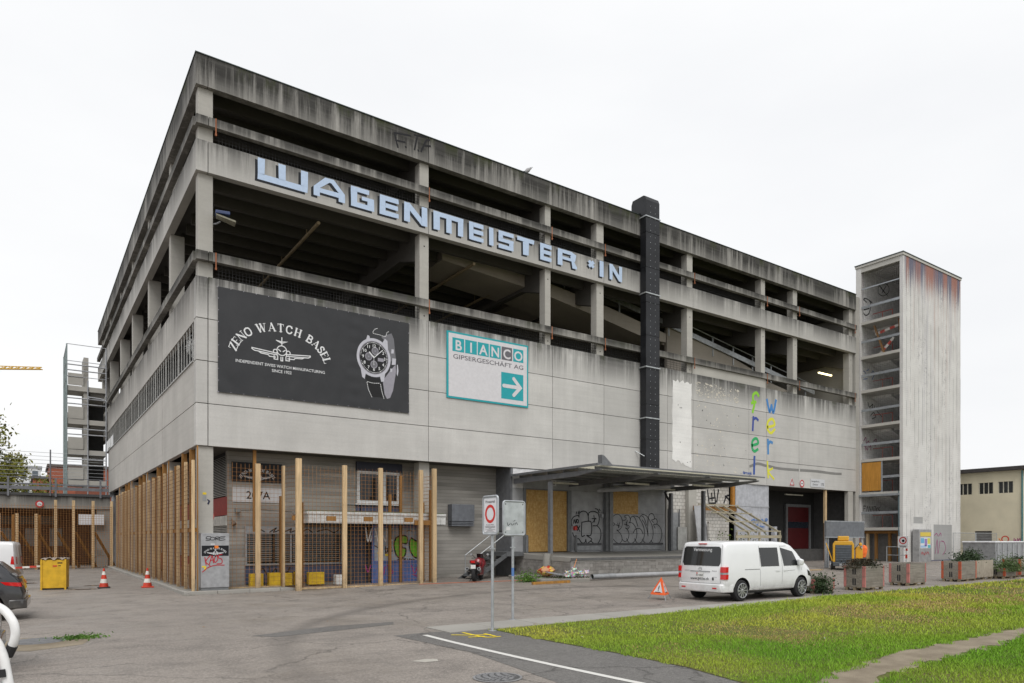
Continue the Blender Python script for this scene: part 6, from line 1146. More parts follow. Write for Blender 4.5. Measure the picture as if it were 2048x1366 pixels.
LS = thing('address_sign', 'white address board with number 170 above the gateway', 'sign', (37.68, 0, 5.37)); put('board', MB().box(0, 1.62, -.03, -.005, 0, .54), flat('board_pale', (.55, .56, .58), .5), LS); mb = MB(); print_text(mb, pq, 'Leergutdocks', .52, .33, .17, .004, o=.003); print_text(mb, pq, 'Zentrum', .52, .12, .17, .004, o=.003); print_text(mb, pq, '170', 1.34, .12, .26, .008, o=.003); put('lettering', mb, letk, LS)
# --- no-entry disc, key box and cabinet at the corner column
NE = thing('no_entry_sign', 'faded red no-entry disc on the corner column', 'sign', (.36, .168, 2.75)); put('disc', MB().lathe([(.28, 0), (.28, .015)], (0, -.02, 0), (0, 1, 0), 28), M('faded_red', (.42, .07, .06), .5), NE); mb = MB(); rect(mb, lambda a, b, o=0.: (a, -.02 - o, b), -.24, .24, -.05, .05, .003); put('bar', mb, flat('cream', (.6, .55, .42), .6), NE)
KB = thing('key_box', 'small yellow and grey lock box with cable on the corner column', 'box', (.3, .168, 3.3)); put('body', MB().box(-.06, .06, -.08, -.004, 0, .22), cladL, KB); put('cap', MB().box(-.06, .06, -.082, -.003, .222, .3), yel, KB); put('handle', MB().tube([(.1, -.04, .05), (.16, -.06, .0), (.12, -.05, -.12)], .035, 8), M('dark_blue_plastic', (.02, .025, .06), .4), KB); put('cable', MB().tube([(.06, -.03, 0), (.08, -.012, -1.3)], .008, 5).tube([(.05, -.02, .3), (.05, -.012, 1.9)], .008, 5), black, KB)
CB = thing('corner_cabinet', 'dented grey metal cabinet with red and black tags at the corner column', 'cabinet', (.1, -.32, .11)); cg = M('cabinet_metal', (.34, .345, .355), .45, metal=.2, dirt=.2); put('body', MB().box(0, .95, 0, .42, .1, 2.03), cg, CB, bevel=.012); put('base', MB().box(.02, .93, .03, .4, 0, .1), fr_, CB)
pcb = lambda a, b, o=0.: (a - .1, -o, b - .11)
mb = MB(); rect(mb, pcb, .125, 1.03, 1.33, 1.70, .003); put('company_plate', mb, navy, CB); mb = MB(); serif_arc(mb, pcb, 'ZENO-WATCH BASEL', .58, 1.37, .35, .21, .055, R(165), R(15), .006); plane_logo(mb, pcb, .58, 1.42, .27, .012, .006); put('lettering', mb, let, CB)
put('tag', strokes(pcb, G['sore'], .022, .005), BLK, CB); put('tag', strokes(pcb, G['kaos'], .03, .005), MATS['red_spray'], CB); mb = MB(); rect(mb, pcb, .55, .68, 1.6, 1.70, .012); put('sticker', mb, flat('orange_sticker', (.75, .2, .03), .5), CB); mb = MB(); rect(mb, pcb, .13, .27, .93, .98, .006); rect(mb, pcb, .21, .27, .83, .93, .006); put('sticker', mb, yel, CB); mb = MB(); rect(mb, pcb, .42, .56, 1.73, 1.77, .005); put('sticker', mb, signw, CB)
# --- two post signs beside the lawn
def sign_post(name, label, loc, rz, w, h0, h1):
    o = thing(name, label, 'sign', loc, rz); zs = M('zinc_post', (.42, .44, .46), .45, metal=.55)
    put('pole', MB().tube([(0, .06, 0), (0, .06, h1 - .1)], .032, 12), zs, o, smooth=True); put('foot', MB().lathe([(.09, 0), (.09, .012)], (0, .06, .002), (0, 0, 1), 14), zs, o)
    r = .06; out = []
    for cx_, cz_, a0 in ((w / 2 - r, h0 + r, -90), (w / 2 - r, h1 - r, 0), (-w / 2 + r, h1 - r, 90), (-w / 2 + r, h0 + r, 180)):
        for k in range(5): th = R(a0 + 22.5 * k); out.append((cx_ + r * math.cos(th), cz_ + r * math.sin(th)))
    put('plate', MB().prism([(a, .005, b) for a, b in out], (0, .012, 0)), M('sign_plate_grey', (.47, .50, .51), .4, metal=.3), o); put('frame', MB().tube([(a, .012, b) for a, b in out], .024, 8, closed=True), zs, o, smooth=True)
    for z in (1.72, h0 + .15, h1 - .15): put('clamp', MB().box(-.05, .05, .018, .1, z, z + .03), zs, o)
    return o, out
o, out = sign_post('private_area_sign', 'private area post sign with tall red ring standing at the lawn corner', (3.08, -14.39, 0), R(-90), .56, 2.04, 2.84); ps = lambda a, b, o_=0.: (a, .004 - o_, b)
mb = MB(); rect(mb, ps, -.235, .235, 2.085, 2.795, 0); put('face', mb, flat('retro_white', (.72, .72, .74), .4), o); mb = MB(); disc(mb, ps, 0, 2.47, .135, .195, .003, 40); put('ring', mb, flat('retro_red', (.62, .03, .02), .4), o)
mb = MB(); print_text(mb, ps, 'Privatareal', 0, 2.70, .085, .004, o=.003); print_text(mb, ps, 'berechtigte Anlieferer', 0, 2.23, .034, .004, o=.003)
for k, (z, w) in enumerate(((2.205, .4), (2.19, .36), (2.175, .38), (2.16, .1), (2.135, .38), (2.12, .2), (2.1, .3))): rect(mb, ps, -w / 2, w / 2, z, z + .005, .003)
put('lettering', mb, flat('sign_ink', (.06, .05, .055), .5), o)
o, out = sign_post('blank_sign', 'blank weathered grey post sign with stickers beside the ringed private sign', (4.64, -13.05, 0), 0, .62, 2.03, 2.84)
mb = MB()
for a, b in ((-.25, 2.1), (.25, 2.1), (-.25, 2.77), (.25, 2.77)): disc(mb, ps, a, b, .0, .02, .002, 10)
put('bolt', mb, fr_, o); put('tag', strokes(ps, [[(-.2, 2.33), (-.18, 2.26), (-.12, 2.3)], [(-.1, 2.32), (-.06, 2.27), (0, 2.31)], [(.02, 2.28), (.06, 2.33), (.1, 2.28)], [(-.02, 2.36), (.03, 2.39)]], .012, .002), SHK, o); mb = MB(); rect(mb, ps, -.23, -.12, 2.15, 2.22, .002); put('sticker', mb, signw, o)
put('sticker', MB().tube([(0, .06, 1.05), (0, .06, 1.25)], .034, 10), MATS['blue_spray'], o)
# --- floodlight on the corner, bird on the parapet
FL = thing('floodlight', 'blue cased floodlight on an arm at the corner column', 'lamp', (.6, .3, 13.35)); put('arm', MB().tube([(0, 0, 0), (.12, -.15, 0), (.2, -.35, .02)], .03, 8), gv, FL); put('housing', MB().prism([(0, -.55, .22), (.45, -.75, .18), (.5, -.35, .18), (.05, -.2, .22)], (0, 0, .12)), M('blue_case', (.03, .05, .13), .4), FL, bevel=.02); put('glass', MB().prism([(.02, -.53, .215), (.62, -.8, .0), (.66, -.4, .0), (.08, -.22, .215)], (.02, 0, -.06)), M('lamp_glass', (.25, .24, .18), .2), FL)
BD = thing('pigeon', 'grey and white bird perched on the roof parapet', 'bird', (14.6, .1, 19.235)); bmb = MB(); bmb.lathe([(.01, -.2), (.07, -.12), (.1, 0), (.09, .1), (.05, .18), (.055, .24), (.045, .29), (.01, .32)], (0, 0, .18), (.75, 0, .66), 12); put('body', bmb, M('bird_grey', (.35, .35, .36), .7), BD, smooth=True); put('tail', MB().prism([(-.12, -.03, .1), (-.3, -.05, .03), (-.3, .05, .03), (-.12, .03, .1)], (0, 0, .02)), black, BD)
for s in (-1, 1): put('leg', MB().tube([(0, s * .03, .1), (.02, s * .03, 0)], .008, 5), hz, BD)
put('beak', MB().lathe([(.015, 0), (.002, .06)], (.27, 0, .42), (.8, 0, -.2), 6), black, BD)
# --- black ventilation duct climbing the front
DU = thing('ventilation_duct', 'tall black riveted ventilation duct climbing the front over the roof edge', 'duct', (21.9, -.5, 5.6)); dm = M('black_sheet', (.018, .019, .022), .42, metal=.3, var=.35, scale=1.2)
dz = [5.6, 7.2, 9.05, 10.9, 12.7, 14.45, 16.3, 18.15, 19.0]
for a, b in zip(dz, dz[1:]): put('section', MB().box(.0, 1.02, 0, .42, a - 5.6 + .008, b - 5.6 - .008), dm, DU, bevel=.01)
put('core', MB().box(.02, 1.0, .02, .4, 0, 13.4), dm, DU)
put('hood', MB().prism([(0, 0, 13.41), (0, 0, 14.25), (0, .08, 14.46), (0, .2, 14.52), (0, 1.0, 14.52), (0, 1.1, 14.3), (0, 1.1, 13.65), (0, .42, 13.65), (0, .42, 13.41)], (1.02, 0, 0)), dm, DU, bevel=.02)
for z in (8.3, 11.0, 14.9, 18.95): put('band', MB().box(-.04, 1.06, -.04, .46, z - 5.6, z - 5.6 + .06), steel, DU)
rv = MB().lathe([(.018, 0), (.012, .008)], (0, -.008, 0), (0, 1, 0), 6).mesh('rivet'); mb = MB()
for k in range(44):
    for a in (.33, .69): z = .2 + k * .32; mb.lathe([(.012, 0), (.02, .008)], (a, -.009, z), (0, 1, 0), 6)
put('rivets', mb, steel, DU)['kind'] = 'stuff'; put('stay', MB().tube([(-.3, .5, 1.0), (-.02, .1, .7)], .02, 5), steel, DU)
# ---------------------------------------------------------------- vehicles
def section(w, zb, zt, belt, tum, rr):
    zm = zb + .45 * (belt - zb); tw = w * (1 - tum)
    return [(0, zb), (w * .8, zb), (w * .955, zb + .05), (w * .99, zb + .16), (w, zm), (w * .997, belt), (w * (1 - tum * .45), belt + .5 * (zt - belt)), (tw + .01, zt - rr * 1.25), (tw - rr * .25, zt - rr * .55), (tw - rr * .8, zt - rr * .17), (tw - rr * 1.7, zt - .012), (tw * .4, zt + .004), (0, zt + .006)]
class Body:
    """lofted car body; stations are (x, w, zb, zt, belt, tumblehome, roof radius, lean of the upper part)"""
    def __init__(s, st):
        s.st = st; s.sec = [section(*q[1:7]) for q in st]
        s.lean = [q[7] if len(q) > 7 else 0 for q in st]; s.belt = [q[4] for q in st]
    def sx(s, i, z): k = max(0, z - .75); return s.st[i][0] + s.lean[i] * k
    def mb(s):
        m = MB(); n = len(s.sec[0]); ring = 2 * n - 2
        for i, sc in enumerate(s.sec):
            m.v += [(s.sx(i, z), y, z) for y, z in sc] + [(s.sx(i, z), -y, z) for y, z in sc[-2:0:-1]]
        for i in range(len(s.sec) - 1):
            for k in range(ring): k2 = (k + 1) % ring; m.f.append((i * ring + k, i * ring + k2, (i + 1) * ring + k2, (i + 1) * ring + k))
        for base, fl in ((0, False), ((len(s.sec) - 1) * ring, True)):
            for k in range(n - 1):
                a, b = k, k + 1; a2, b2 = (ring - k) % ring, (ring - k - 1) % ring
                f = [base + a, base + b] + ([base + b2] if b2 != b else []) + ([base + a2] if a2 != a else [])
                m.f.append(tuple(f if not fl else f[::-1]))
        return m
    def y(s, x, z):
        xs_ = [q[0] for q in s.st]; x = max(xs_[0], min(xs_[-1], x)); i = max(j for j in range(len(xs_)) if xs_[j] <= x + 1e-9); i = min(i, len(xs_) - 2); f = (x - xs_[i]) / (xs_[i + 1] - xs_[i])
        def yy(sc):
            P = sc[1:]
            for (y0, z0), (y1, z1) in zip(P, P[1:]):
                if z0 <= z <= z1 and z1 > z0: return y0 + (y1 - y0) * (z - z0) / (z1 - z0)
            return P[-1][0] if z > P[-1][1] else P[0][0]
        return yy(s.sec[i]) * (1 - f) + yy(s.sec[i + 1]) * f
    def rear(s): return lambda a, b, o=0.: (s.sx(0, b) - o, -a, b)      # a>0 is the right-hand side
    def side(s, sgn): return lambda a, b, o=0.: (a, sgn * (s.y(a, b) + o), b)
def cut(mesh, holes, mat, dark):
    """wheel arches: cylinders taken out of the body"""
    a = bpy.data.objects.new('a', mesh); COL.objects.link(a); mesh.materials.append(mat); mesh.materials.append(dark); tmp = []
    for (x, y0, y1, z, r) in holes:
        cm = MB().tube([(x, y0, z), (x, y1, z)], r, 36).mesh('c'); cm.materials.append(dark)
        bm = bmesh.new(); bm.from_mesh(cm); bmesh.ops.recalc_face_normals(bm, faces=bm.faces); bm.to_mesh(cm); bm.free()
        c = bpy.data.objects.new('c', cm); COL.objects.link(c); m = a.modifiers.new('b', 'BOOLEAN'); m.operation = 'DIFFERENCE'; m.solver = 'EXACT'; m.object = c
        try: m.material_mode = 'TRANSFER'
        except Exception: pass
        tmp.append(c)
    bpy.context.view_layer.update(); dg = bpy.context.evaluated_depsgraph_get(); out = bpy.data.meshes.new_from_object(a.evaluated_get(dg))
    for c in tmp + [a]: bpy.data.objects.remove(c)
    return out
def patch(pl, P, o=.006, n=8):
    """four-cornered patch laid on a curved side, finely divided"""
    (a0, b0), (a1, b1), (a2, b2), (a3, b3) = P; mb = MB()
    for j in range(n + 1):
        for i in range(n + 1):
            u, v_ = i / n, j / n; x = (a0 * (1 - u) + a1 * u) * (1 - v_) + (a3 * (1 - u) + a2 * u) * v_; z = (b0 * (1 - u) + b1 * u) * (1 - v_) + (b3 * (1 - u) + b2 * u) * v_; mb.v.append(pl(x, z, o))
    mb.f = [(j * (n + 1) + i, j * (n + 1) + i + 1, (j + 1) * (n + 1) + i + 1, (j + 1) * (n + 1) + i) for j in range(n) for i in range(n)]; return mb
tyrem = M('tyre_rubber', (.02, .02, .021), .85); rimm = M('alloy_rim', (.45, .46, .47), .3, metal=.8); rimd = M('rim_dark', (.03, .03, .032), .5)
def wheel(parent, x, y, r, wdt, sgn, spokes=10):
    w = put('wheel', MB().lathe([(r * .66, -wdt / 2), (r * .9, -wdt / 2), (r * .985, -wdt * .38), (r, -wdt * .2), (r, wdt * .2), (r * .985, wdt * .38), (r * .9, wdt / 2), (r * .66, wdt / 2)], (0, 0, 0), (0, 1, 0), 36), tyrem, parent, smooth=True); w.location = (x, y, r)
    mb = MB(); mb.lathe([(r * .1, 0), (r * .68, 0), (r * .68, .001)], (0, sgn * (wdt / 2 + .002), 0), (0, sgn, 0), 28); put('rim_disc', mb, rimd, w)
    mb = MB(); f = sgn * (wdt / 2 + .028)
    for k in range(spokes):
        a = 2 * math.pi * k / spokes; d = .17 if k % 2 else .1; c_, s_ = math.cos(a), math.sin(a); mb.prism([(c_ * r * .12 - s_ * r * .05, f, s_ * r * .12 + c_ * r * .05), (c_ * r * .66 - s_ * r * d * .5, f, s_ * r * .66 + c_ * r * d * .5), (c_ * r * .66 + s_ * r * d * .5, f, s_ * r * .66 - c_ * r * d * .5), (c_ * r * .12 + s_ * r * .05, f, s_ * r * .12 - c_ * r * .05)], (0, -sgn * .025, 0))
    mb.lathe([(r * .15, 0), (r * .1, .012)], (0, f, 0), (0, sgn, 0), 14); ring = [(math.cos(2 * math.pi * k / 28) * r * .67, f, math.sin(2 * math.pi * k / 28) * r * .67) for k in range(28)]; mb.tube(ring, .012, 6, closed=True); put('rim', mb, rimm, w)
    return w
def paintm(name, c, rough=.28):
    t = NT(name); kk = t.mix(t.ramp(t.noise(3, detail=6), .4, .75, 0, .12), c, mul(c, .75)); zz_ = t.sep()[2]; kk = t.mix(t.math('MULTIPLY', t.ramp(zz_, .25, .75, .55, 0), t.ramp(t.noise(4, detail=7, rough=.7), .3, .65, .2, 1)), kk, (.22, .20, .17)); t.col(kk); t.set(rough, 0, .5); t.b.inputs['Coat Weight'].default_value = .5; t.b.inputs['Coat Roughness'].default_value = .08; return t.m
wpaint = paintm('white_car_paint', (.76, .77, .78)); glassv = NT('car_glass'); glassv.col((.012, .014, .015)); glassv.set(.04, 0, .6); glassv = glassv.m
lred = NT('tail_lamp_red'); lred.col((.55, .012, .012)); lred.set(.12, 0, .6); lred = lred.m; trim = M('black_trim', (.02, .02, .021), .6)
SEAM = flat('panel_seam', (.16, .165, .17), .7)
# --- white van
VAN = thing('white_van', 'white panel van with survey lettering parked beside the lawn planters', 'van', (12.45, -12.08, 0), R(-1.0))
vst = [(.0, .86, .50, 1.78, 1.02, .10, .10, .13), (.05, .915, .36, 1.83, 1.02, .09, .10, .13), (.22, .935, .33, 1.855, 1.02, .09, .10, .08), (.7, .935, .30, 1.87, 1.02, .09, .10), (1.6, .935, .28, 1.875, 1.02, .09, .10), (2.6, .935, .28, 1.87, 1.02, .09, .10), (3.1, .935, .28, 1.845, 1.02, .095, .10), (3.45, .932, .28, 1.76, 1.02, .105, .10), (3.75, .928, .28, 1.58, 1.02, .12, .09), (4.0, .92, .28, 1.38, 1.0, .13, .07), (4.2, .91, .29, 1.20, .94, .11, .06), (4.42, .885, .30, 1.08, .86, .10, .06), (4.6, .83, .30, .96, .74, .10, .06), (4.70, .74, .33, .82, .66, .10, .05), (4.74, .6, .42, .68, .6, .10, .03)]
vb_ = Body(vst); RX_, FX_, WR = .85, 3.92, .335
me = cut(vb_.mb().mesh('body'), [(x, s * .55, s * 1.1, WR + .02, .385) for x in (RX_, FX_) for s in (-1, 1)], wpaint, trim); body = put('body', me, None, VAN, smooth=True, sharp=50, fix=True)
for x in (RX_, FX_):
    for s in (-1, 1): wheel(VAN, x, s * .80, WR, .23, s)
for s in (-1, 1):
    pl = vb_.side(s)
    put('sliding_door_window', patch(pl, [(1.78, 1.06), (2.70, 1.06), (2.66, 1.66), (1.72, 1.66)]), glassv, VAN); put('door_window', patch(pl, [(2.95, 1.06), (3.78, 1.06), (3.50, 1.52), (2.80, 1.66)]), glassv, VAN)
    for i, q in enumerate(([(1.72, 1.72), (1.74, .45), (1.72, .34)], [(2.80, 1.74), (2.86, 1.02), (2.84, .34)], [(2.80, 1.70), (3.3, 1.69), (3.62, 1.52), (3.95, 1.15), (3.92, .9)], [(.98, .98), (1.72, .98)])): mb = MB(); stroke(mb, pl, q, .011 if i < 3 else .02, .003, True); put('seam', mb, SEAM, VAN)
    for x in (2.62, 3.02): put('door_handle', patch(pl, [(x - .1, .90), (x + .1, .90), (x + .1, .945), (x - .1, .945)], .022, 3), wpaint, VAN)
    put('sill_trim', patch(pl, [(1.35, .36), (3.5, .36), (3.4, .44), (1.45, .44)], .012, 6), wpaint, VAN); put('side_mark', strokes(pl, [[(3.1, .9), (3.55, .91)]], .01, .004), SEAM, VAN)
    mi = put('mirror', MB().lathe([(.02, 0), (.09, .02), (.115, .1), (.10, .19), (.03, .22)], (3.72, s * 1.0, 1.06), (0, s * .15, 1), 14), wpaint, VAN, smooth=True); put('mirror_foot', MB().bar((3.72, s * .86, 1.08), (3.72, s * 1.0, 1.12), .06), trim, mi)
    hl = put('headlight', patch(pl, [(4.33, .72), (4.58, .66), (4.55, .80), (4.25, .92)], .006, 5), glassv, VAN)
pr_ = vb_.rear()
lamp_o = lambda sg: (lambda a, b, o=0.: (vb_.sx(0, b) + .05 - o - .06 * max(0, 0), -sg * a, b))
for s in (-1, 1):
    tl_ = put('tail_lamp', MB().prism([(.0, s * .80, .72), (.0, s * .80, 1.07), (.03, s * .905, 1.07), (.16, s * .94, 1.06), (.13, s * .945, .73), (.02, s * .915, .72)], (0, 0, 0)), lred, VAN)
    tl_.data.clear_geometry(); mb = MB()
    for z0, z1 in ((.70, .85), (.91, 1.08)):
        mb.prism([(-.018 + .0, s * .795, z0), (-.012, s * .90, z0), (.05, s * .955, z0), (.17, s * .955, z0), (.17, s * .90, z0), (.04, s * .795, z0)], (.13 * .1, 0, z1 - z0))
    tl_.data.from_pydata(mb.v, [], mb.f); tl_.data.update()
    mb = MB().prism([(-.014, s * .795, .852), (-.010, s * .90, .852), (.05, s * .953, .852), (.16, s * .953, .852), (.16, s * .90, .852), (.04, s * .795, .852)], (.01, 0, .056)); put('lamp_band', mb, cladL, tl_)
rw = [(-.70, 1.10), (.70, 1.10), (.76, 1.20), (.735, 1.64), (.66, 1.70), (-.66, 1.70), (-.735, 1.64), (-.76, 1.20)]
put('rear_window', MB().add([pr_(a, b, .008) for a, b in rw], [tuple(range(8))]), glassv, VAN)
mb = MB(); print_text(mb, pr_, 'Vermessung', 0.02, 1.555, .15, .006, o=.012); put('lettering', mb, wht, VAN)
mb = MB(); print_text(mb, pr_, 'www.gva.bs.ch', -.02, .66, .125, .004, o=.01); rect(mb, pr_, .48, .54, .66, .75, .01); put('lettering', mb, letk, VAN)
mb = MB(); rect(mb, pr_, -.17, .13, .735, .905, .012); put('number_plate', mb, flat('plate_white', (.68, .68, .66), .4), VAN); mb = MB(); print_text(mb, pr_, 'BS 45842', -.02, .78, .075, .004, o=.015); put('plate_text', mb, letk, VAN); mb = MB(); rect(mb, pr_, -.15, -.11, .84, .885, .015); put('plate_crest', mb, lred, VAN)
mb = MB(); disc(mb, pr_, -.02, 1.0, .042, .052, .01, 20, 1.4); disc(mb, pr_, -.02, 1.01, .02, .028, .011, 16, 1.0); stroke(mb, pr_, [(-.075, 1.015), (-.02, 1.03), (.035, 1.015)], .009, .012); put('badge', mb, MATS['alloy_rim'], VAN)
mb = MB(); print_text(mb, pr_, 'TOYOTA', -.55, .92, .05, .004, o=.01); print_text(mb, pr_, 'PROACE', .55, .93, .05, .004, o=.01); print_text(mb, pr_, 'ELECTRIC', .58, .74, .04, .004, o=.01); put('badge_text', mb, SEAM, VAN)
mb = MB(); stroke(mb, pr_, [(-.4, .925), (.38, .925)], .03, .02, False); put('tailgate_handle', mb, cladL, VAN)
mb = MB(); stroke(mb, pr_, [(-.77, 1.76), (-.79, 1.1), (-.80, .62), (-.78, .56), (.78, .56), (.80, .62), (.79, 1.1), (.77, 1.76)], .01, .004, False); put('seam', mb, SEAM, VAN)
put('bumper', MB().prism([(-.07, -.82, .29), (-.07, .82, .29), (.02, .90, .29), (.44, .945, .29), (.44, -.945, .29), (.02, -.90, .29)], (0, 0, .26)), wpaint, VAN, bevel=.035, smooth=True)
for s in (-1, 1): put('reflector', MB().box(-.078, -.069, s * .62 - .08, s * .62 + .08, .40, .44), lred, VAN)
put('high_stop_lamp', MB().box(.105, .14, -.16, .16, 1.772, 1.80), lred, VAN); put('antenna', MB().tube([(.5, 0, 1.86), (.42, 0, 1.92)], .012, 6), trim, VAN)
put('underbody', MB().box(.6, 4.4, -.7, .7, .22, .34), trim, VAN)
# --- cars at the left edge
def car(name, label, cat, loc, rz, st, paint, belt0, wins, lampz, rx=.75, fx=3.5, wr=.325, w=.90, vertical=False):
    o = thing(name, label, cat, loc, rz); b = Body(st); me = cut(b.mb().mesh('body'), [(x, s * (w - .33), s * (w + .2), wr + .01, wr + .05) for x in (rx, fx) for s in (-1, 1)], paint, trim); put('body', me, None, o, smooth=True, sharp=45, fix=True)
    for x in (rx, fx):
        for s in (-1, 1): wheel(o, x, s * (w - .12), wr, .21, s, 10)
    for s in (-1, 1):
        for q in wins: put('window', patch(b.side(s), q, .006, 6), glassv, o)
        z0, z1 = lampz
        if vertical: mb = patch(b.side(s), [(.05, z0), (.20, z0 + .02), (.16, z1), (.09, z1)], .012, 5)
        else: mb = patch(b.side(s), [(.04, z0), (.36, z0 + .05), (.46, z1), (.06, z1 - .03)], .012, 5)
        put('tail_lamp', mb, lred, o); mb = MB(); rect(mb, b.rear(), s * (w - .42), s * (w - .10), z0 + .02, z1 - .02, .012); put('tail_lamp', mb, lred, o)
    mb = MB(); rect(mb, b.rear(), -.26, .26, .62, .73, .012); put('number_plate', mb, MATS['plate_white'], o)
    put('bumper', MB().prism([(-.06, -w + .14, .28), (-.06, w - .14, .28), (.03, w - .03, .28), (.3, w + .012, .28), (.3, -w - .012, .28), (.03, -w + .03, .28)], (0, 0, .22)), paint, o, bevel=.03, smooth=True)
    return o, b
dkp = paintm('dark_car_paint', (.022, .023, .027), .2); gyp = paintm('grey_car_paint', (.075, .078, .085), .25)
est = [(.0, .78, .42, 1.02, .90, .05, .06, .45), (.06, .86, .30, 1.12, .92, .08, .07, .5), (.22, .89, .25, 1.26, .94, .16, .09, .3), (.5, .90, .22, 1.38, .95, .2, .10), (.95, .90, .20, 1.44, .95, .22, .10), (1.8, .90, .20, 1.465, .95, .22, .10), (2.5, .90, .20, 1.45, .95, .22, .10), (2.9, .90, .20, 1.36, .95, .22, .10), (3.3, .90, .20, 1.12, .95, .2, .08), (3.6, .895, .20, .98, .84, .15, .06), (4.1, .87, .22, .90, .74, .12, .06), (4.45, .80, .24, .80, .66, .1, .05), (4.6, .62, .32, .66, .55, .1, .03)]
sw = [[(.42, 1.0), (1.0, .98), (1.0, 1.32), (.72, 1.30)], [(1.05, .98), (1.85, .97), (1.85, 1.34), (1.05, 1.33)], [(1.92, .97), (2.95, .97), (2.55, 1.32), (1.92, 1.34)]]
C1, b_ = car('dark_estate_car', 'black estate car with red wraparound tail lamp parked facing the yard edge', 'car', (-4.95, -5.55, 0), R(177), est, dkp, .9, sw, (.80, .93))
put('rear_window', patch(b_.rear(), [(-.6, 1.0), (.6, 1.0), (.5, 1.2), (-.5, 1.2)], .012, 6), glassv, C1); put('exhaust', MB().tube([(-.05, .5, .3), (.1, .5, .3)], .045, 10), rimm, C1)
hat = [(.0, .80, .40, 1.2, .98, .06, .07, .2), (.06, .87, .30, 1.36, 1.0, .09, .08, .25), (.25, .90, .25, 1.48, 1.0, .15, .10, .15), (.7, .905, .22, 1.56, 1.0, .18, .10), (1.6, .905, .22, 1.58, 1.0, .19, .10), (2.3, .905, .22, 1.55, 1.0, .19, .10), (2.8, .90, .22, 1.4, 1.0, .2, .1), (3.2, .90, .22, 1.14, .98, .18, .08), (3.6, .88, .22, 1.0, .84, .14, .06), (4.0, .82, .24, .86, .7, .1, .05), (4.15, .64, .34, .7, .58, .1, .03)]
hw_ = [[(.35, 1.06), (1.0, 1.05), (1.0, 1.42), (.6, 1.40)], [(1.06, 1.05), (1.85, 1.04), (1.85, 1.44), (1.06, 1.43)], [(1.92, 1.04), (2.85, 1.03), (2.5, 1.40), (1.92, 1.44)]]
C2, b_ = car('grey_car', 'grey hatchback nearest the white tube rack with its boot towards the yard', 'car', (-5.3, -13.75, 0), R(178), hat, gyp, 1.0, hw_, (.78, .98), rx=.7, fx=3.2)
put('rear_window', patch(b_.rear(), [(-.62, 1.08), (.62, 1.08), (.54, 1.34), (-.54, 1.34)], .012, 6), glassv, C2); put('wiper', MB().tube([(.02, -.1, 1.08), (.1, .35, 1.14)], .012, 5), trim, C2)
kan = [(.0, .80, .42, 1.70, 1.0, .08, .1, .06), (.06, .88, .30, 1.78, 1.0, .08, .1, .06), (.3, .90, .26, 1.81, 1.0, .08, .1), (1.2, .905, .24, 1.83, 1.0, .09, .1), (2.2, .905, .24, 1.83, 1.0, .09, .1), (2.7, .9, .24, 1.76, 1.0, .1, .1), (3.2, .9, .24, 1.40, 1.0, .12, .08), (3.5, .89, .24, 1.14, .95, .12, .06), (4.0, .85, .24, .98, .78, .1, .06), (4.3, .7, .32, .8, .62, .1, .04)]
C3, b_ = car('white_delivery_van', 'small white delivery van parked beyond the black estate car', 'van', (-5.2, 12.6, 0), R(172), kan, wpaint, 1.0, [[(2.0, 1.06), (2.85, 1.05), (2.6, 1.6), (2.0, 1.64)]], (.78, 1.15), rx=.8, fx=3.45, vertical=True)
# --- white tubular rack in the near corner
RK = thing('tube_rack', 'white bent-tube carrier frame with black straps standing near the grey car', 'rack', (-5.22, -21.1, 0)); wtb = M('white_tube', (.74, .74, .73), .35); fdir = Vector((.8212, -.5706, 0)); bdir = Vector((.5706, .8212, 0))
def rk(l, up=0, b=0): return [(fdir * a + bdir * (b + up * 0)) + Vector((0, 0, z)) for a, z in l]
def sm3(pts, k=6):
    out = []
    Q = [Vector(p) for p in pts]; Q = [Q[0] * 2 - Q[1]] + Q + [Q[-1] * 2 - Q[-2]]
    for i in range(1, len(Q) - 2):
        for j in range(k): u = j / k; a, b, c, d = Q[i - 1:i + 3]; out.append(.5 * (2 * b + (c - a) * u + (2 * a - 5 * b + 4 * c - d) * u * u + (3 * b - a - 3 * c + d) * u ** 3))
    return out + [Q[-2]]
put('tube', MB().tube(sm3(rk([(-.75, 0), (-.7, 1.1), (-.45, 1.5), (-.1, 1.58), (.14, 1.51), (.225, 1.43), (.25, 1.35), (.235, 1.27), (.19, 1.18), (.12, .9), (.1, 0)])), .026, 12), wtb, RK, smooth=True)
put('tube', MB().tube(sm3(rk([(-.75, 0), (-.7, 1.0), (-.4, 1.36), (-.05, 1.39), (.12, 1.33), (.19, 1.24), (.23, 1.08), (.27, .8), (.3, 0)], b=-.05)), .03, 12), wtb, RK, smooth=True)
put('collar', MB().tube(rk([(.232, 1.26), (.20, 1.195)]), .031, 12), trim, RK); put('strap', MB().bar(*rk([(-.6, 1.0), (.25, 1.1)], b=-.09), .012, .05), trim, RK); put('strap', MB().tube(sm3(rk([(-.1, 1.2), (.12, 1.22), (.17, 1.14), (.1, 1.06), (-.3, 1.05)], b=-.1)), .02, 8), trim, RK, smooth=True)
for b in (0, -.05): put('cross_bar', MB().tube(rk([(-.73, .3), (.12 if b == 0 else .29, .3)], b=b), .02, 8), wtb, RK)
put('cross_bar', MB().bar(rk([(-.74, .05)])[0], rk([(-.74, .05)], b=-.06)[0], .04), wtb, RK); put('cross_bar', MB().bar(rk([(.1, .05)])[0], rk([(.3, .05)], b=-.06)[0], .04), wtb, RK); put('plate', MB().bar(*rk([(-.5, .75), (.12, .78)], b=-.12), .01, .25), cladL, RK)
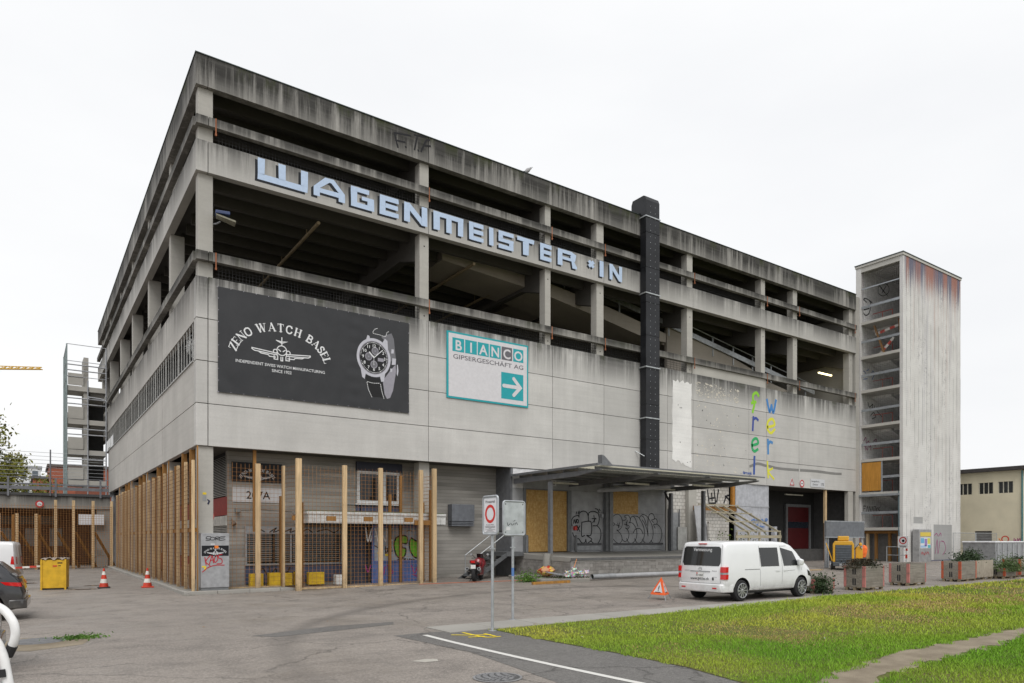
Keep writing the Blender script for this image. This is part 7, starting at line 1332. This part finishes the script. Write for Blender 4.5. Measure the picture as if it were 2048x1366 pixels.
# --- motorcycle
MC = thing('motorcycle', 'red sports motorcycle with twin silver exhausts parked by the dock stair', 'motorcycle', (10.35, -2.0, gz(10.35, -2)), R(46)); mred = paintm('motorcycle_red', (.22, .012, .02), .3)
def tor(x, r, w):
    mb = MB(); mb.tube([(x + math.cos(2 * math.pi * k / 26) * (r - w), 0, r + math.sin(2 * math.pi * k / 26) * (r - w)) for k in range(26)], w, 10, closed=True); return mb
for x, w in ((0, .085), (1.36, .06)):
    o = put('wheel', tor(x, .31, w), tyrem, MC, smooth=True); mb = MB()
    for k in range(6): a = k * 1.047; mb.bar((x, 0, .31), (x + .22 * math.cos(a), 0, .31 + .22 * math.sin(a)), .03)
    put('rim', mb, rimd, o)
put('tank', MB().lathe([(.05, -.3), (.17, -.2), (.19, 0), (.15, .22), (.04, .3)], (.78, 0, .80), (1, 0, .15), 14), mred, MC, smooth=True); put('fairing', MB().lathe([(.06, -.3), (.22, -.15), (.25, .1), (.17, .32), (.04, .42)], (1.1, 0, .72), (.9, 0, .3), 14), mred, MC, smooth=True); put('belly', MB().prism([(.5, -.15, .25), (1.2, -.15, .22), (1.3, -.15, .6), (.55, -.15, .65)], (0, .3, 0)), mred, MC, bevel=.05)
put('seat', MB().prism([(-.05, -.13, .86), (.55, -.13, .78), (.5, -.13, .70), (-.1, -.13, .74)], (0, .26, 0)), trim, MC, bevel=.04); put('tail', MB().prism([(-.28, -.09, .92), (.1, -.14, .84), (.1, -.12, .70), (-.25, -.08, .78)], (0, .24, 0)), mred, MC, bevel=.03); put('tail_lamp', MB().box(-.29, -.27, -.08, .08, .80, .88), lred, MC); put('number_plate', MB().box(-.24, -.22, -.1, .1, .56, .72), MATS['plate_white'], MC); put('mudguard', MB().prism([(-.2, -.05, .78), (-.05, -.05, .78), (-.18, -.05, .5), (-.24, -.05, .5)], (0, .1, 0)), trim, MC)
for s in (-1, 1):
    put('exhaust', MB().tube([(.45, s * .16, .4), (.1, s * .22, .46), (-.28, s * .25, .56)], [.04, .062, .066], 12), rimm, MC, smooth=True); put('exhaust_mouth', MB().lathe([(.05, 0), (.05, .01)], (-.285, s * .25, .562), (-1, s * .1, .25), 12), trim, MC)
    put('mirror', MB().lathe([(.02, 0), (.06, .03), (.04, .07)], (1.05, s * .36, 1.12), (-1, 0, 0), 10), rimm, MC, smooth=True); put('mirror_arm', MB().tube([(1.1, s * .18, .95), (1.07, s * .35, 1.12)], .012, 5), trim, MC); put('handlebar', MB().tube([(1.0, s * .05, .98), (.93, s * .33, .96)], .018, 6), trim, MC); put('fork', MB().tube([(1.36, s * .09, .31), (1.08, s * .1, .92)], .025, 8), rimm, MC); put('swing_arm', MB().bar((0, s * .1, .31), (.5, s * .12, .42), .04, .06), rimd, MC)
put('windscreen', MB().prism([(1.2, -.15, .95), (1.05, -.13, 1.15), (1.05, .13, 1.15), (1.2, .15, .95)], (.01, 0, 0)), glassv, MC); put('engine', MB().box(.5, .95, -.14, .14, .3, .62), rimd, MC, bevel=.03)
put('kick_stand', MB().tube([(.5, .15, .3), (.55, .32, .01)], .015, 6), rimd, MC)
# --- compact yellow machine (seen from behind)
EX = thing('yellow_machine', 'compact yellow construction machine with grey rear grille behind the planters', 'excavator', (31.7, -5.7, gz(31.7, -5.7)), R(31)); ey = paintm('machine_yellow', (.62, .33, .012), .35); eg = M('machine_grey', (.07, .08, .09), .5)
# local: x forward, rear towards -x
put('grille', MB().box(-.62, -.5, -.40, .40, .42, 1.32), eg, EX, bevel=.03)
for k in range(6): put('slat', MB().box(-.645, -.62, -.36, .36, .52 + k * .13, .56 + k * .13), M('slat_grey', (.10, .115, .13), .5), EX)
put('frame', MB().prism([(-.6, -.52, .4), (-.6, -.40, .4), (-.6, -.40, 1.33), (-.6, .40, 1.33), (-.6, .40, .4), (-.6, .52, .4), (-.6, .52, 1.38), (-.6, .42, 1.55), (-.6, -.42, 1.55), (-.6, -.52, 1.38)], (1.1, 0, 0)), ey, EX, bevel=.03); put('cap', MB().box(-.45, .1, -.28, .28, 1.56, 1.82), ey, EX, bevel=.05); put('chassis', MB().box(-.75, .9, -.52, .52, .2, .42), eg, EX, bevel=.03); put('hitch', MB().box(-.85, -.7, -.2, .2, .22, .34), rimm, EX)
for x in (-.45, .6):
    for s in (-1, 1): w_ = wheel(EX, x, s * .5, .24, .2, s, 5)
put('arm', MB().prism([(-.2, -.95, .5), (-.2, -.6, .5), (-.2, -.6, 1.15), (-.2, -.75, 1.3), (-.2, -.95, 1.15)], (.4, 0, 0)), ey, EX, bevel=.03); put('beacon', MB().lathe([(.08, 0), (.08, .12), (.03, .16)], (0, -.85, 1.3), (0, 0, 1), 10), ey, EX, smooth=True); put('hose', MB().tube([(-.2, -.55, 1.1), (-.3, -.75, 1.4), (-.2, -.9, 1.1)], .02, 6), trim, EX); put('lever', MB().bar((-.5, .85, 1.45), (-.5, .5, .35), .05), ey, EX)
# ---------------------------------------------------------------- street furniture, planters, bits and pieces
gwd = wood('silver_timber', (.29, .265, .225), var=.35, rnd=.3, axis=0); pal = wood('pallet_timber', (.36, .29, .19), rnd=.4, axis=0)
redst = M('collar_hinge_pink', (.42, .16, .14), .6, dirt=.25); redst2 = M('collar_hinge_red', (.42, .09, .04), .6, dirt=.25)
bush = leafmat('bush_leaf', (.05, .085, .03), (.025, .05, .02)); rosem = leafmat('needle_leaf', (.035, .06, .035), (.09, .045, .025)); pale = leafmat('pale_leaf', (.13, .19, .06), (.05, .10, .03))
def planter(label, x, y, w, d, tiers, hm, plant=None, rz=0.0, panel=None):
    """pallet with wooden collars: boards one by one, steel corner hinges"""
    o = thing('planter', label, 'planter', (x, y, 0), rz, 'pallet planters along the lawn')
    for yy in (.04, d / 2 - .05, d - .14): put('runner', MB().box(0, w, yy, yy + .1, 0, .022), pal, o)
    for xx in (0, w / 2 - .07, w - .14):
        for yy in (.04, d / 2 - .05, d - .14): put('block', MB().box(xx, xx + .14, yy, yy + .1, .023, .10), pal, o)
    for k in range(5): put('deck_board', MB().box(0, w, k * (d - .13) / 4, k * (d - .13) / 4 + .13, .101, .122), pal, o)
    z = .125; hh = .2
    for tr in range(tiers):
        for b in range(2):
            z1 = z + hh - .004
            if panel is None or True:
                put('board', MB().box(.0, w, .0, .022, z, z1), gwd, o); put('board', MB().box(0, w, d - .022, d, z, z1), gwd, o); put('board', MB().box(0, .022, .024, d - .024, z, z1), gwd, o); put('board', MB().box(w - .022, w, .024, d - .024, z, z1), gwd, o)
            z += hh
        for cx_, sx in ((-.006, 1), (w + .006, -1)):
            for cy_, sy in ((-.006, 1), (d + .006, -1)): put('hinge', MB().box(min(cx_, cx_ + sx * .09), max(cx_, cx_ + sx * .09), min(cy_, cy_ + sy * .004), max(cy_, cy_ + sy * .004), z - 2 * hh + .01, z - .01).box(min(cx_, cx_ + sx * .004), max(cx_, cx_ + sx * .004), min(cy_, cy_ + sy * .1), max(cy_, cy_ + sy * .1), z - 2 * hh + .01, z - .01), hm, o)
    q = lambda a, b, o_=0.: (-.003 - o_, a, b)
    for tr in range(tiers):
        for a in (d * .42, d * .52): mb = MB(); rect(mb, q, a, a + .05, .2 + tr * .4, .45 + tr * .4, 0); put('stencil_mark', mb, SHK, o)
    put('soil', MB().box(.03, w - .03, .03, d - .03, z - .16, z - .07), M('potting_soil', (.05, .035, .025), .95), o)
    if panel == 'plain': put('side_sheet', MB().box(.03, w - .03, -.02, -.004, .13, z), wood('pale_ply', (.42, .37, .30), axis=2), o); put('side_sheet', MB().box(-.02, -.006, .05, d - .05, .13, z), signw, o)
    if plant: put('plant', leaves(plant[0], plant[1], plant[2], plant[3]), plant[4], o)
    return o
dome = lambda cx_, cy_, cz_, rx, ry, rz: (lambda r: (cx_ + rx * r.gauss(0, .42), cy_ + ry * r.gauss(0, .42), cz_ + rz * abs(r.gauss(0, .5))))
planter('low single-tier planter half hidden by the white van with a bush spilling out', 17.9, -12.55, 1.3, .8, 1, redst, (1100, lambda r: (r.gauss(.25, .2), r.gauss(-.1, .22), abs(r.gauss(.3, .18))), .05, 3, bush))
planter('tall two-tier planter with a clump of dark heather-like plants', 20.62, -12.9, 1.4, .8, 2, redst, (2600, lambda r: ((lambda a: (a[0], a[1], .84 + .34 * max(0, 1 - ((a[0] - .55) / .8) ** 2) * r.random()))((r.gauss(.55, .36), r.gauss(.42, .22)))), .045, 4, rosem))
planter('tall bare two-tier planter with pink corner hinges', 24.75, -12.5, 1.45, .8, 2, redst)
planter('two-tier planter with bright red-orange corner hinges and empty soil', 29.4, -12.5, 1.6, .8, 2, redst2, (160, lambda r: (r.uniform(.2, 1.4), r.uniform(.1, .7), .86 + .1 * r.random()), .04, 5, bush))
planter('sheet-sided planter with a wide leafy shrub spreading over it', 31.4, -12.3, 1.9, .8, 2, redst2, (2600, dome(.5, .5, .8, 1.1, .5, .5), .05, 6, bush), panel='plain')
planter('single-tier planter with pale feathery shrub drooping over its red hinge', 33.75, -12.65, 1.4, .8, 1, redst2, (2600, lambda r: (r.gauss(.65, .42), r.gauss(.15, .3), .35 + abs(r.gauss(0, .3))), .045, 7, pale))
planter('two-tier planter standing past the pale feathery shrub', 36.0, -12.5, 1.4, .8, 2, redst2, (300, dome(.6, .4, .85, .6, .4, .2), .045, 8, bush))
SKX, SKY = 46.3, -7.5
# trailer tub with tarpaulin behind the last planters
TR = thing('covered_skip', 'grey covered skip behind the last planters', 'skip', (SKX, SKY, gz(44, SKY))); put('tub', MB().prism([(.2, 0, .1), (4.6, 0, .1), (4.8, 0, 1.45), (0, 0, 1.45)], (0, 1.9, 0)), cladL, TR); put('cover', MB().box(-.05, 4.85, -.05, 1.95, 1.452, 1.56), M('cover_white', (.62, .63, .65), .4), TR, bevel=.04)
for k in range(6): put('stiffener', MB().box(.3 + .8 * k, .38 + .8 * k, -.05, -.003, .15, 1.4), wallg, TR)
put('skid', MB().box(.4, 4.4, .2, .4, 0, .1), wallg, TR)
# site fence panel, orange pole, crowd barrier, prohibition sign
SF = thing('site_fence', 'wire mesh site fence panels in front of the stair tower', 'fence', (46.6, -4.9, .33))
for a, b in ((0, 3.4), (3.5, 6.9)):
    for p, q in (((a, 0), (a, 2.0)), ((b, 0), (b, 2.0)), ((a, 2.0), (b, 2.0)), ((a, .15), (b, .15))): put('frame', MB().tube([(p[0], 0, p[1]), (q[0], 0, q[1])], .022, 6), steel, SF)
    mb = MB()
    for k in range(30): xx = a + (b - a) * k / 30; mb.box(xx, xx + .006, -.003, .003, .15, 2.0)
    for k in range(9): z = .3 + k * .19; mb.box(a, b, .004, .01, z, z + .006)
    put('wire_mesh', mb, steel, SF)['kind'] = 'stuff'
for x_ in (0, 3.45, 6.9): put('foot', MB().box(x_ - .1, x_ + .1, -.35, .35, 0, .13), cbr, SF, bevel=.02)
tag(put('marker_pole', MB().tube([(52.0, -5.6, 1.95), (52.7, -5.8, 1.3), (53.6, -6.1, .36)], .035, 6), M('orange_pole', (.75, .22, .03), .5)), 'orange striped pole leaning on the site fence', 'pole')
PS = thing('prohibition_sign', 'square keep-out sign with red ring and black hand on a stand', 'sign', (42.3, -3.7, gz(42, -3.7)), R(-90)); put('stand', MB().tube([(0, .03, 0), (0, .03, 1.0)], .02, 6), steel, PS); put('board', MB().box(-.33, .33, -.01, .01, 1.0, 1.75), signw, PS); ps2 = lambda a, b, o=0.: (a, -.01 - o, b)
mb = MB(); disc(mb, ps2, 0, 1.47, .17, .24, .003); put('ring', mb, sred, PS); mb = MB(); disc(mb, ps2, .02, 1.45, 0, .09, .004, 12); rect(mb, ps2, -.24, .24, 1.1, 1.13, .004); rect(mb, ps2, -.2, .2, 1.04, 1.07, .004); put('symbol', mb, letk, PS)
CBR = thing('crowd_barrier', 'thin steel barrier gate at the foot of the stair tower', 'barrier', (42.4, -3.2, gz(42, -3.2)), R(-88))
for p, q in (((-.6, 0), (-.6, 1.05)), ((.65, 0), (.65, 1.05)), ((-.6, 1.05), (.65, 1.05)), ((-.6, .5), (.65, .5))): put('tube', MB().tube([(p[0], 0, p[1]), (q[0], 0, q[1])], .025, 6), steel, CBR)
put('flag', MB().box(.6, .72, -.03, .0, .3, .55), hz, CBR); put('flag', MB().box(.62, .74, -.03, .0, .8, .95), hz, CBR)
# dark board on posts
SBD = thing('site_board', 'blank dark grey site board on two steel posts behind the yellow machine', 'board', (32.0, -4.5, gz(33, -4.5))); put('board', MB().box(0, 4.0, -.04, .04, 1.75, 2.6), M('board_slate', (.13, .14, .155), .6), SBD); 
for x_ in (.12, .34, 3.9): put('post', MB().box(x_ - .06, x_ + .06, .045, .12, 0, 2.6), grst, SBD)
put('rim', MB().box(-.04, 4.04, -.05, .05, 2.601, 2.66), grst, SBD); put('rim', MB().box(-.04, 4.04, -.05, .05, 1.69, 1.749), grst, SBD)
tag(put('work_jacket', MB().lathe([(.02, 0), (.14, .05), (.2, .3), (.22, .6), (.15, .75), (.05, .8)], (37.6, -3.6, .75), (.1, 0, 1), 10), M('hi_vis_orange', (.85, .17, .03), .7)), 'bright orange work jacket hung beside the site board post', 'jacket')
tag(put('barrier_plank', MB().box(37.7, 37.9, -3.4, -3.3, .3, 2.0), M('dull_pink', (.35, .12, .11), .7)), 'upright dull red plank beside the orange work jacket', 'plank')
# loose things by the gateway
def lump(name, label, cat, x, y, mb, m, rz=0): o = put(name, mb, m); o.location = (x, y, gz(x, y)); o.rotation_euler = (0, 0, rz); tag(o, label, cat); return o
lump('bucket', 'white bucket on the ground near the gateway', 'bucket', 30.2, -3.4, MB().lathe([(.12, 0), (.16, .3), (.17, .3), (.15, .28), (.11, .02)], n=16), whb)
lump('tub', 'dark low mixing tub beside the white bucket', 'tub', 29.5, -3.3, MB().lathe([(.2, 0), (.26, .22), (.27, .22), (.24, .2), (.19, .02)], n=16), trim)
lump('toolbox', 'red tool case on the ground beside the site board post', 'toolbox', 30.9, -3.6, MB().box(-.3, .3, -.15, .15, 0, .2).box(-.1, .1, -.02, .02, .2, .27), M('tool_red', (.5, .06, .03), .5))
for k, (x, y, rz, l) in enumerate(((27.2, -5.2, .15, 2.6), (28.9, -5.4, -.05, 2.2), (25.8, -4.9, .3, 1.8))): lump('timber_plank', ('long brown plank lying near the gateway', 'pale sawn plank lying beside the yellow machine', 'short plank lying close to the loading dock end')[k], 'plank', x, y, MB().box(-l / 2, l / 2, -.12, .12, 0, .05), (wdo, wd, wdo)[k], rz)
# rubbish, bag, slab, pipe, weeds in front of the dock
SL = bpy.data.objects.new('kerb_island', None); COL.objects.link(SL); tag(SL, kind='structure')
isl = [(12.0, -4.4), (12.9, -5.0), (13.9, -5.2), (14.2, -4.6), (13.65, -4.3), (13.65, -1.2), (12.6, -1.2)]
put('slab', MB().prism([(x, y, gz(x, y) - .05) for x, y in isl], (0, 0, .2)), plinth, SL, bevel=.04)
moss = leafmat('moss_green', (.04, .06, .01), (.03, .04, .01)); put('moss', leaves(500, lambda r: (r.uniform(12.2, 14.2), r.uniform(-5.2, -3.6), .36 + .02 * r.random()), .03, 3), moss, SL)['kind'] = 'stuff'
wdm = leafmat('fresh_weed', (.12, .25, .03), (.06, .15, .02)); wp = thing('weed_clump', 'bright green weed clump growing at the edge of the dock island', 'plant', (11.95, -3.6, .18)); put('foliage', leaves(700, lambda r: (r.gauss(0, .25), r.gauss(0, .25), abs(r.gauss(.1, .16))), .045, 9), wdm, wp); put('stem', MB().tube([(0, 0, 0), (.1, .1, .4)], .01, 4).tube([(0, 0, 0), (-.15, 0, .35)], .01, 4), wdm, wp)
rg = random.Random(11)
def crumple(r, n, seed):
    q = random.Random(seed); mb = MB(); pr = []; N = 12
    for i in range(n):
        for k in range(N): t_ = 2 * math.pi * k / N; rr = r * math.sin(math.pi * (i + .35) / n) * q.uniform(.75, 1.2); mb.v.append((rr * math.cos(t_), rr * math.sin(t_), r * 1.3 * i / (n - 1) * q.uniform(.85, 1.1)))
    for i in range(n - 1):
        for k in range(N): k2 = (k + 1) % N; mb.f.append((i * N + k, i * N + k2, (i + 1) * N + k2, (i + 1) * N + k))
    return mb
t = NT('printed_bag'); v = t.n('TexVoronoi'); v.inputs['Scale'].default_value = 9; t.l(t.pos(), v.inputs['Vector']); hsv = t.n('SeparateColor'); t.l(v.outputs['Color'], hsv.inputs[0]); k = t.mix(t.ramp(hsv.outputs[0], .5, .55), (.5, .27, .14), (.62, .45, .08)); k = t.mix(t.ramp(hsv.outputs[1], .75, .8), k, (.5, .06, .03)); t.col(k); t.set(.4)
o = put('plastic_sack', crumple(.36, 6, 1), t.m, smooth=True); o.location = (13.1, -3.3, .33); tag(o, 'tan plastic sack with yellow and red print beside the dock', 'sack')
t = NT('litter_mix'); v = t.n('TexVoronoi'); v.inputs['Scale'].default_value = 22; t.l(t.pos(), v.inputs['Vector']); t.col(t.mix(.75, (.5, .48, .44), v.outputs['Color'])); t.set(.5)
mb = MB()
for k in range(26): a, b, c = rg.gauss(0, .22), rg.gauss(0, .2), abs(rg.gauss(.12, .1)); s = rg.uniform(.05, .13); mb.prism([(a - s, b - s * .6, c), (a + s, b - s * .5, c + .03), (a + s * .8, b + s * .7, c), (a - s * .7, b + s * .6, c + .05)], (.01, .02, s * .6))
o = put('litter_heap', mb, t.m); o.location = (13.55, -4.55, .33); tag(o, 'heap of mixed litter and packaging at the dock corner', 'litter', kind='stuff')
lump('cardboard_sheet', 'flat pale board lying in front of the printed sack', 'board', 12.95, -4.1, MB().prism([(-.5, -.15, .36), (.4, -.25, .2), (.55, .2, .25), (-.3, .25, .38)], (0, 0, .03)), cladL)
PP = thing('drain_pipe', 'long grey plastic pipe lying along the foot of the dock', 'pipe', (14.4, -4.75, gz(15, -4.75))); put('pipe', MB().tube([(0, 0, .15), (3.0, .02, .15), (8.3, -.02, .15)], .10, 14, cap=False), wallg, PP, smooth=True); put('sleeve', MB().tube([(.0, 0, .15), (1.3, .01, .15)], .11, 14, cap=False), cladL, PP, smooth=True); put('mouth', MB().lathe([(.095, 0), (.095, .01)], (.05, 0, .15), (1, 0, 0), 12), black, PP)
lump('concrete_block', 'broken concrete block leaning behind the grey pipe', 'block', 16.6, -4.45, MB().prism([(-.4, 0, 0), (.5, 0, 0), (.35, .0, .42), (-.1, 0, .45)], (0, .15, 0)), cbr)
mb = MB().tube([(13.9, -4.35, 1.1), (13.4, -4.7, .6)], .015, 5); tag(put('cord', mb, M('orange_cord', (.55, .22, .08), .7)), 'orange cord hanging from the dock corner', 'cord')
tag(put('cable', MB().tube([(x, -2.0 - .4 * math.sin(x * .6) - (x - 8) * .12, gz(x, -2.3) + .012) for x in [8 + .4 * k for k in range(16)]], .014, 5), M('red_cable', (.4, .1, .04), .6)), 'thin red-brown cable trailing across the asphalt by the motorcycle', 'cable')
tag(put('timber_beam', MB().bar((11.2, -4.9, gz(11.2, -4.9) + .05), (12.9, -5.1, gz(12.9, -5.1) + .05), .12, .1), orng), 'orange-brown timber lying against the dock island kerb', 'timber')
# small litter scattered by the kerbs
lm_ = [M('paper_white', (.6, .6, .58), .7), M('leaf_brown', (.25, .14, .06), .8)]; mb = [MB(), MB()]
for k in range(230):
    x, y = rg.choice([(rg.uniform(3, 10), rg.uniform(-1.6, -1.1)), (rg.uniform(14, 23), rg.uniform(-5.3, -4.6)), (rg.uniform(-.6, 3), rg.uniform(-1.0, -.6)), (rg.uniform(-.9, -.5), rg.uniform(0, 24)), (rg.uniform(3.2, 16), rg.uniform(-14.6, -13.9)), (rg.uniform(-3, 12), rg.uniform(-12, -3)), (rg.uniform(3.5, 16), rg.uniform(-20, -14.4))]); s = rg.uniform(.01, .035); a = rg.uniform(0, 3); z = gz(x, y) + (.05 if y < -14.3 else .03 if y < -13.1 else .008); i = 0 if rg.random() < .35 else 1
    mb[i].add([(x + s * math.cos(a), y + s * math.sin(a), z), (x - s * math.sin(a), y + s * math.cos(a), z + .01), (x - s * math.cos(a), y - s * math.sin(a), z), (x + s * math.sin(a), y - s * math.cos(a), z + .004)], [(0, 1, 2, 3)])
for i in range(2): tag(put('scattered_litter', mb[i], lm_[i]), kind='stuff')
# warning triangle
WT = thing('warning_triangle', 'folding orange and white warning triangle standing behind the white van', 'sign', (11.73, -11.12, 0), R(30)); orr = M('signal_orange', (.80, .13, .03), .5)
for k in range(3):
    a0, a1 = R(-90 + 120 * k - 60), R(-90 + 120 * k + 60); rr = .36; p0 = Vector((rr * math.cos(a0), rr * math.sin(a0), .16)); p1 = Vector((rr * math.cos(a1), rr * math.sin(a1), .16)); ap = Vector((0, 0, .72)); nn = (p1 - p0).cross(ap - p0).normalized(); ctr = (p0 + p1 + ap) / 3
    f = lambda p, s, o: ctr + (p - ctr) * s + nn * o
    put('panel', MB().prism([p0, p1, ap], -nn * .01), orr, WT); put('white_field', MB().add([f(p0, .62, .003), f(p1, .62, .003), f(ap, .62, .003)], [(0, 1, 2)]), signw, WT)
    ex = (p1 - p0).normalized(); ez = nn.cross(ex); pm = (p0 + p1) / 2; q = lambda a, b, o=0.: pm + ex * a + ez * b + nn * o
    mb = MB(); rect(mb, q, -.018, .018, .17, .3, .006); rect(mb, q, -.018, .018, .12, .15, .006); rect(mb, q, -.12, .12, .075, .095, .006); put('symbol', mb, letk, WT); put('leg', MB().tube([p0 * .95, Vector((p0.x * 1.25, p0.y * 1.25, .0))], .012, 6), grst, WT)
# cones
def cone(label, x, y):
    o = thing('traffic_cone', label, 'cone', (x, y, 0)); rd = M('cone_red', (.52, .045, .02), .5, dirt=.2); wh = M('cone_white', (.66, .64, .6), .5, dirt=.2); put('base', MB().box(-.21, .21, -.21, .21, 0, .05), trim if 'dirty' in label else rd, o, bevel=.015); prof = [(.165, .05), (.135, .2), (.105, .36), (.075, .52), (.045, .66), (.03, .78)]
    for i in range(5): put('band', MB().lathe([(prof[i][0], prof[i][1]), (prof[i + 1][0], prof[i + 1][1] - .001)], n=18), rd if i % 2 == 0 else wh, o, smooth=True)
    return o
cone('dirty red and white traffic cone standing out in the yard', -2.43, 5.04); cone('clean red and white traffic cone beside the timber screen kerb', -.98, 4.38)
# yellow container with cloth, barrier tape
YB_ = thing('yellow_container', 'yellow steel container with a rag on top and barrier tape tied round it', 'container', (-4.4, 5.45, 0), R(-12)); yc_ = M('container_yellow', (.60, .36, .02), .5, dirt=.35); put('body', MB().box(0, .78, -.36, .36, .06, 1.14), yc_, YB_, bevel=.015); put('feet', MB().box(.03, .75, -.33, .33, 0, .06), trim, YB_)
for x_, y_ in ((0, -.36), (.78, -.36), (0, .36)): put('corner_post', MB().box(x_ - .03, x_ + .03, y_ - .03, y_ + .03, 0, 1.16), yc_, YB_)
put('handle_slot', MB().box(.52, .68, -.367, -.361, 1.0, 1.04), black, YB_); put('handle_slot', MB().box(.55, .63, -.367, -.361, .9, .93), black, YB_)
mb = MB(); n = 12
mb.v = [(-.08 + .9 * i / n, -.4 + .8 * j / n, 1.165 + .05 * math.sin(i * 1.7) * math.cos(j * 1.3) + rg.uniform(0, .03) - (.45 * max(0, .12 - i / n) * 3 if j < 6 else 0)) for j in range(n + 1) for i in range(n + 1)]; mb.f = [(j * (n + 1) + i, j * (n + 1) + i + 1, (j + 1) * (n + 1) + i + 1, (j + 1) * (n + 1) + i) for j in range(n) for i in range(n)]
put('rag', mb, M('rag_grey', (.30, .25, .21), .9), YB_, smooth=True)
TP = thing('barrier_tape', 'red and white barrier tape strung from the yellow container', 'tape', (-4.4, 5.4, .88))
for k in range(12): put('stripe', MB().box(-k * .22 - .22, -k * .22, -.003, .003, -.06 * math.sin(k / 12 * 3) - .02, -.06 * math.sin(k / 12 * 3) + .05), hz if k % 2 else hw, TP)
mb = MB().box(.28, .72, -.008, -.004, -.0, .05); put('stripe', mb, hz, TP).location = (0, -.4, .0)
# manholes, loose gravel, weeds
mhm = M('cast_iron', (.26, .26, .265), .55, metal=.3)
def manhole(label, x, y, r, lines):
    o = thing('manhole_cover', label, 'manhole', (x, y, gz(x, y) + .006)); put('ring', MB().lathe([(r * 1.12, 0), (r * 1.12, .008), (r * 1.01, .008), (r * 1.01, 0)], n=36), mhm, o); put('lid', MB().lathe([(r, 0), (r, .006)], n=36), M('cast_iron_dark', (.10, .10, .10), .6, metal=.4), o)
    k = -r * .92
    while k < r * .95:
        h = math.sqrt(max(0, r * r * .9 - k * k))
        if h > .03:
            if lines: put('rib', MB().box(-h, h, k, k + .022, .006, .016), mhm, o)
            else:
                a = -h
                while a < h - .05: put('rib', MB().box(a, a + .07, k, k + .03, .006, .016), mhm, o); a += .11
        k += .055
    return o
m1 = manhole('large ribbed manhole cover in the yard near the parked cars', -4.77, -10.75, .42, True); m1.rotation_euler.z = .4
manhole('cast iron manhole cover near the white road line', .46, -18.62, .31, False)
rim_ = sheet('gravel_patch', [(-5.6, -11.6), (-4.9, -12.1), (-4.1, -11.7), (-3.9, -10.9), (-4.2, -10.3), (-5.0, -10.1), (-5.5, -10.7)], .004, earth, kind='structure')
g2 = thing('weed_patch', 'small green weeds sprouting beside the ribbed manhole cover', 'plant', (-4.1, -10.75, 0)); put('foliage', leaves(500, lambda r: (r.gauss(0, .2), r.gauss(0, .13), abs(r.gauss(.02, .03))), .03, 21), wdm, g2)
puddle = NT('puddle_water'); puddle.col((.03, .028, .024)); puddle.set(.03, 0, .6); 
for (cx_, cy_, rx, ry) in ((-3.1, 4.6, .55, .16), (-5.0, 10.2, .5, .3), (-2.6, 6.9, .4, .2)):
    tag(put('puddle', MB().add([(cx_ + rx * math.cos(6.283 * k / 24) * (1 + .2 * math.sin(k * 2.1)), cy_ + ry * math.sin(6.283 * k / 24) * (1 + .25 * math.cos(k * 1.7)), .006) for k in range(24)], [tuple(range(24))]), puddle.m), kind='structure')
# gravel crumbs at the kerb corner
mb = MB()
for k in range(20): x, y, s = rg.uniform(-.55, -.2), rg.uniform(-1.0, -.62), rg.uniform(.02, .06); mb.prism([(x - s, y - s, 0), (x + s, y - s * .7, 0), (x + s * .8, y + s, 0), (x - s * .9, y + s * .8, 0)], (.01, .01, s))
tag(put('rubble', mb, plinth), kind='stuff')
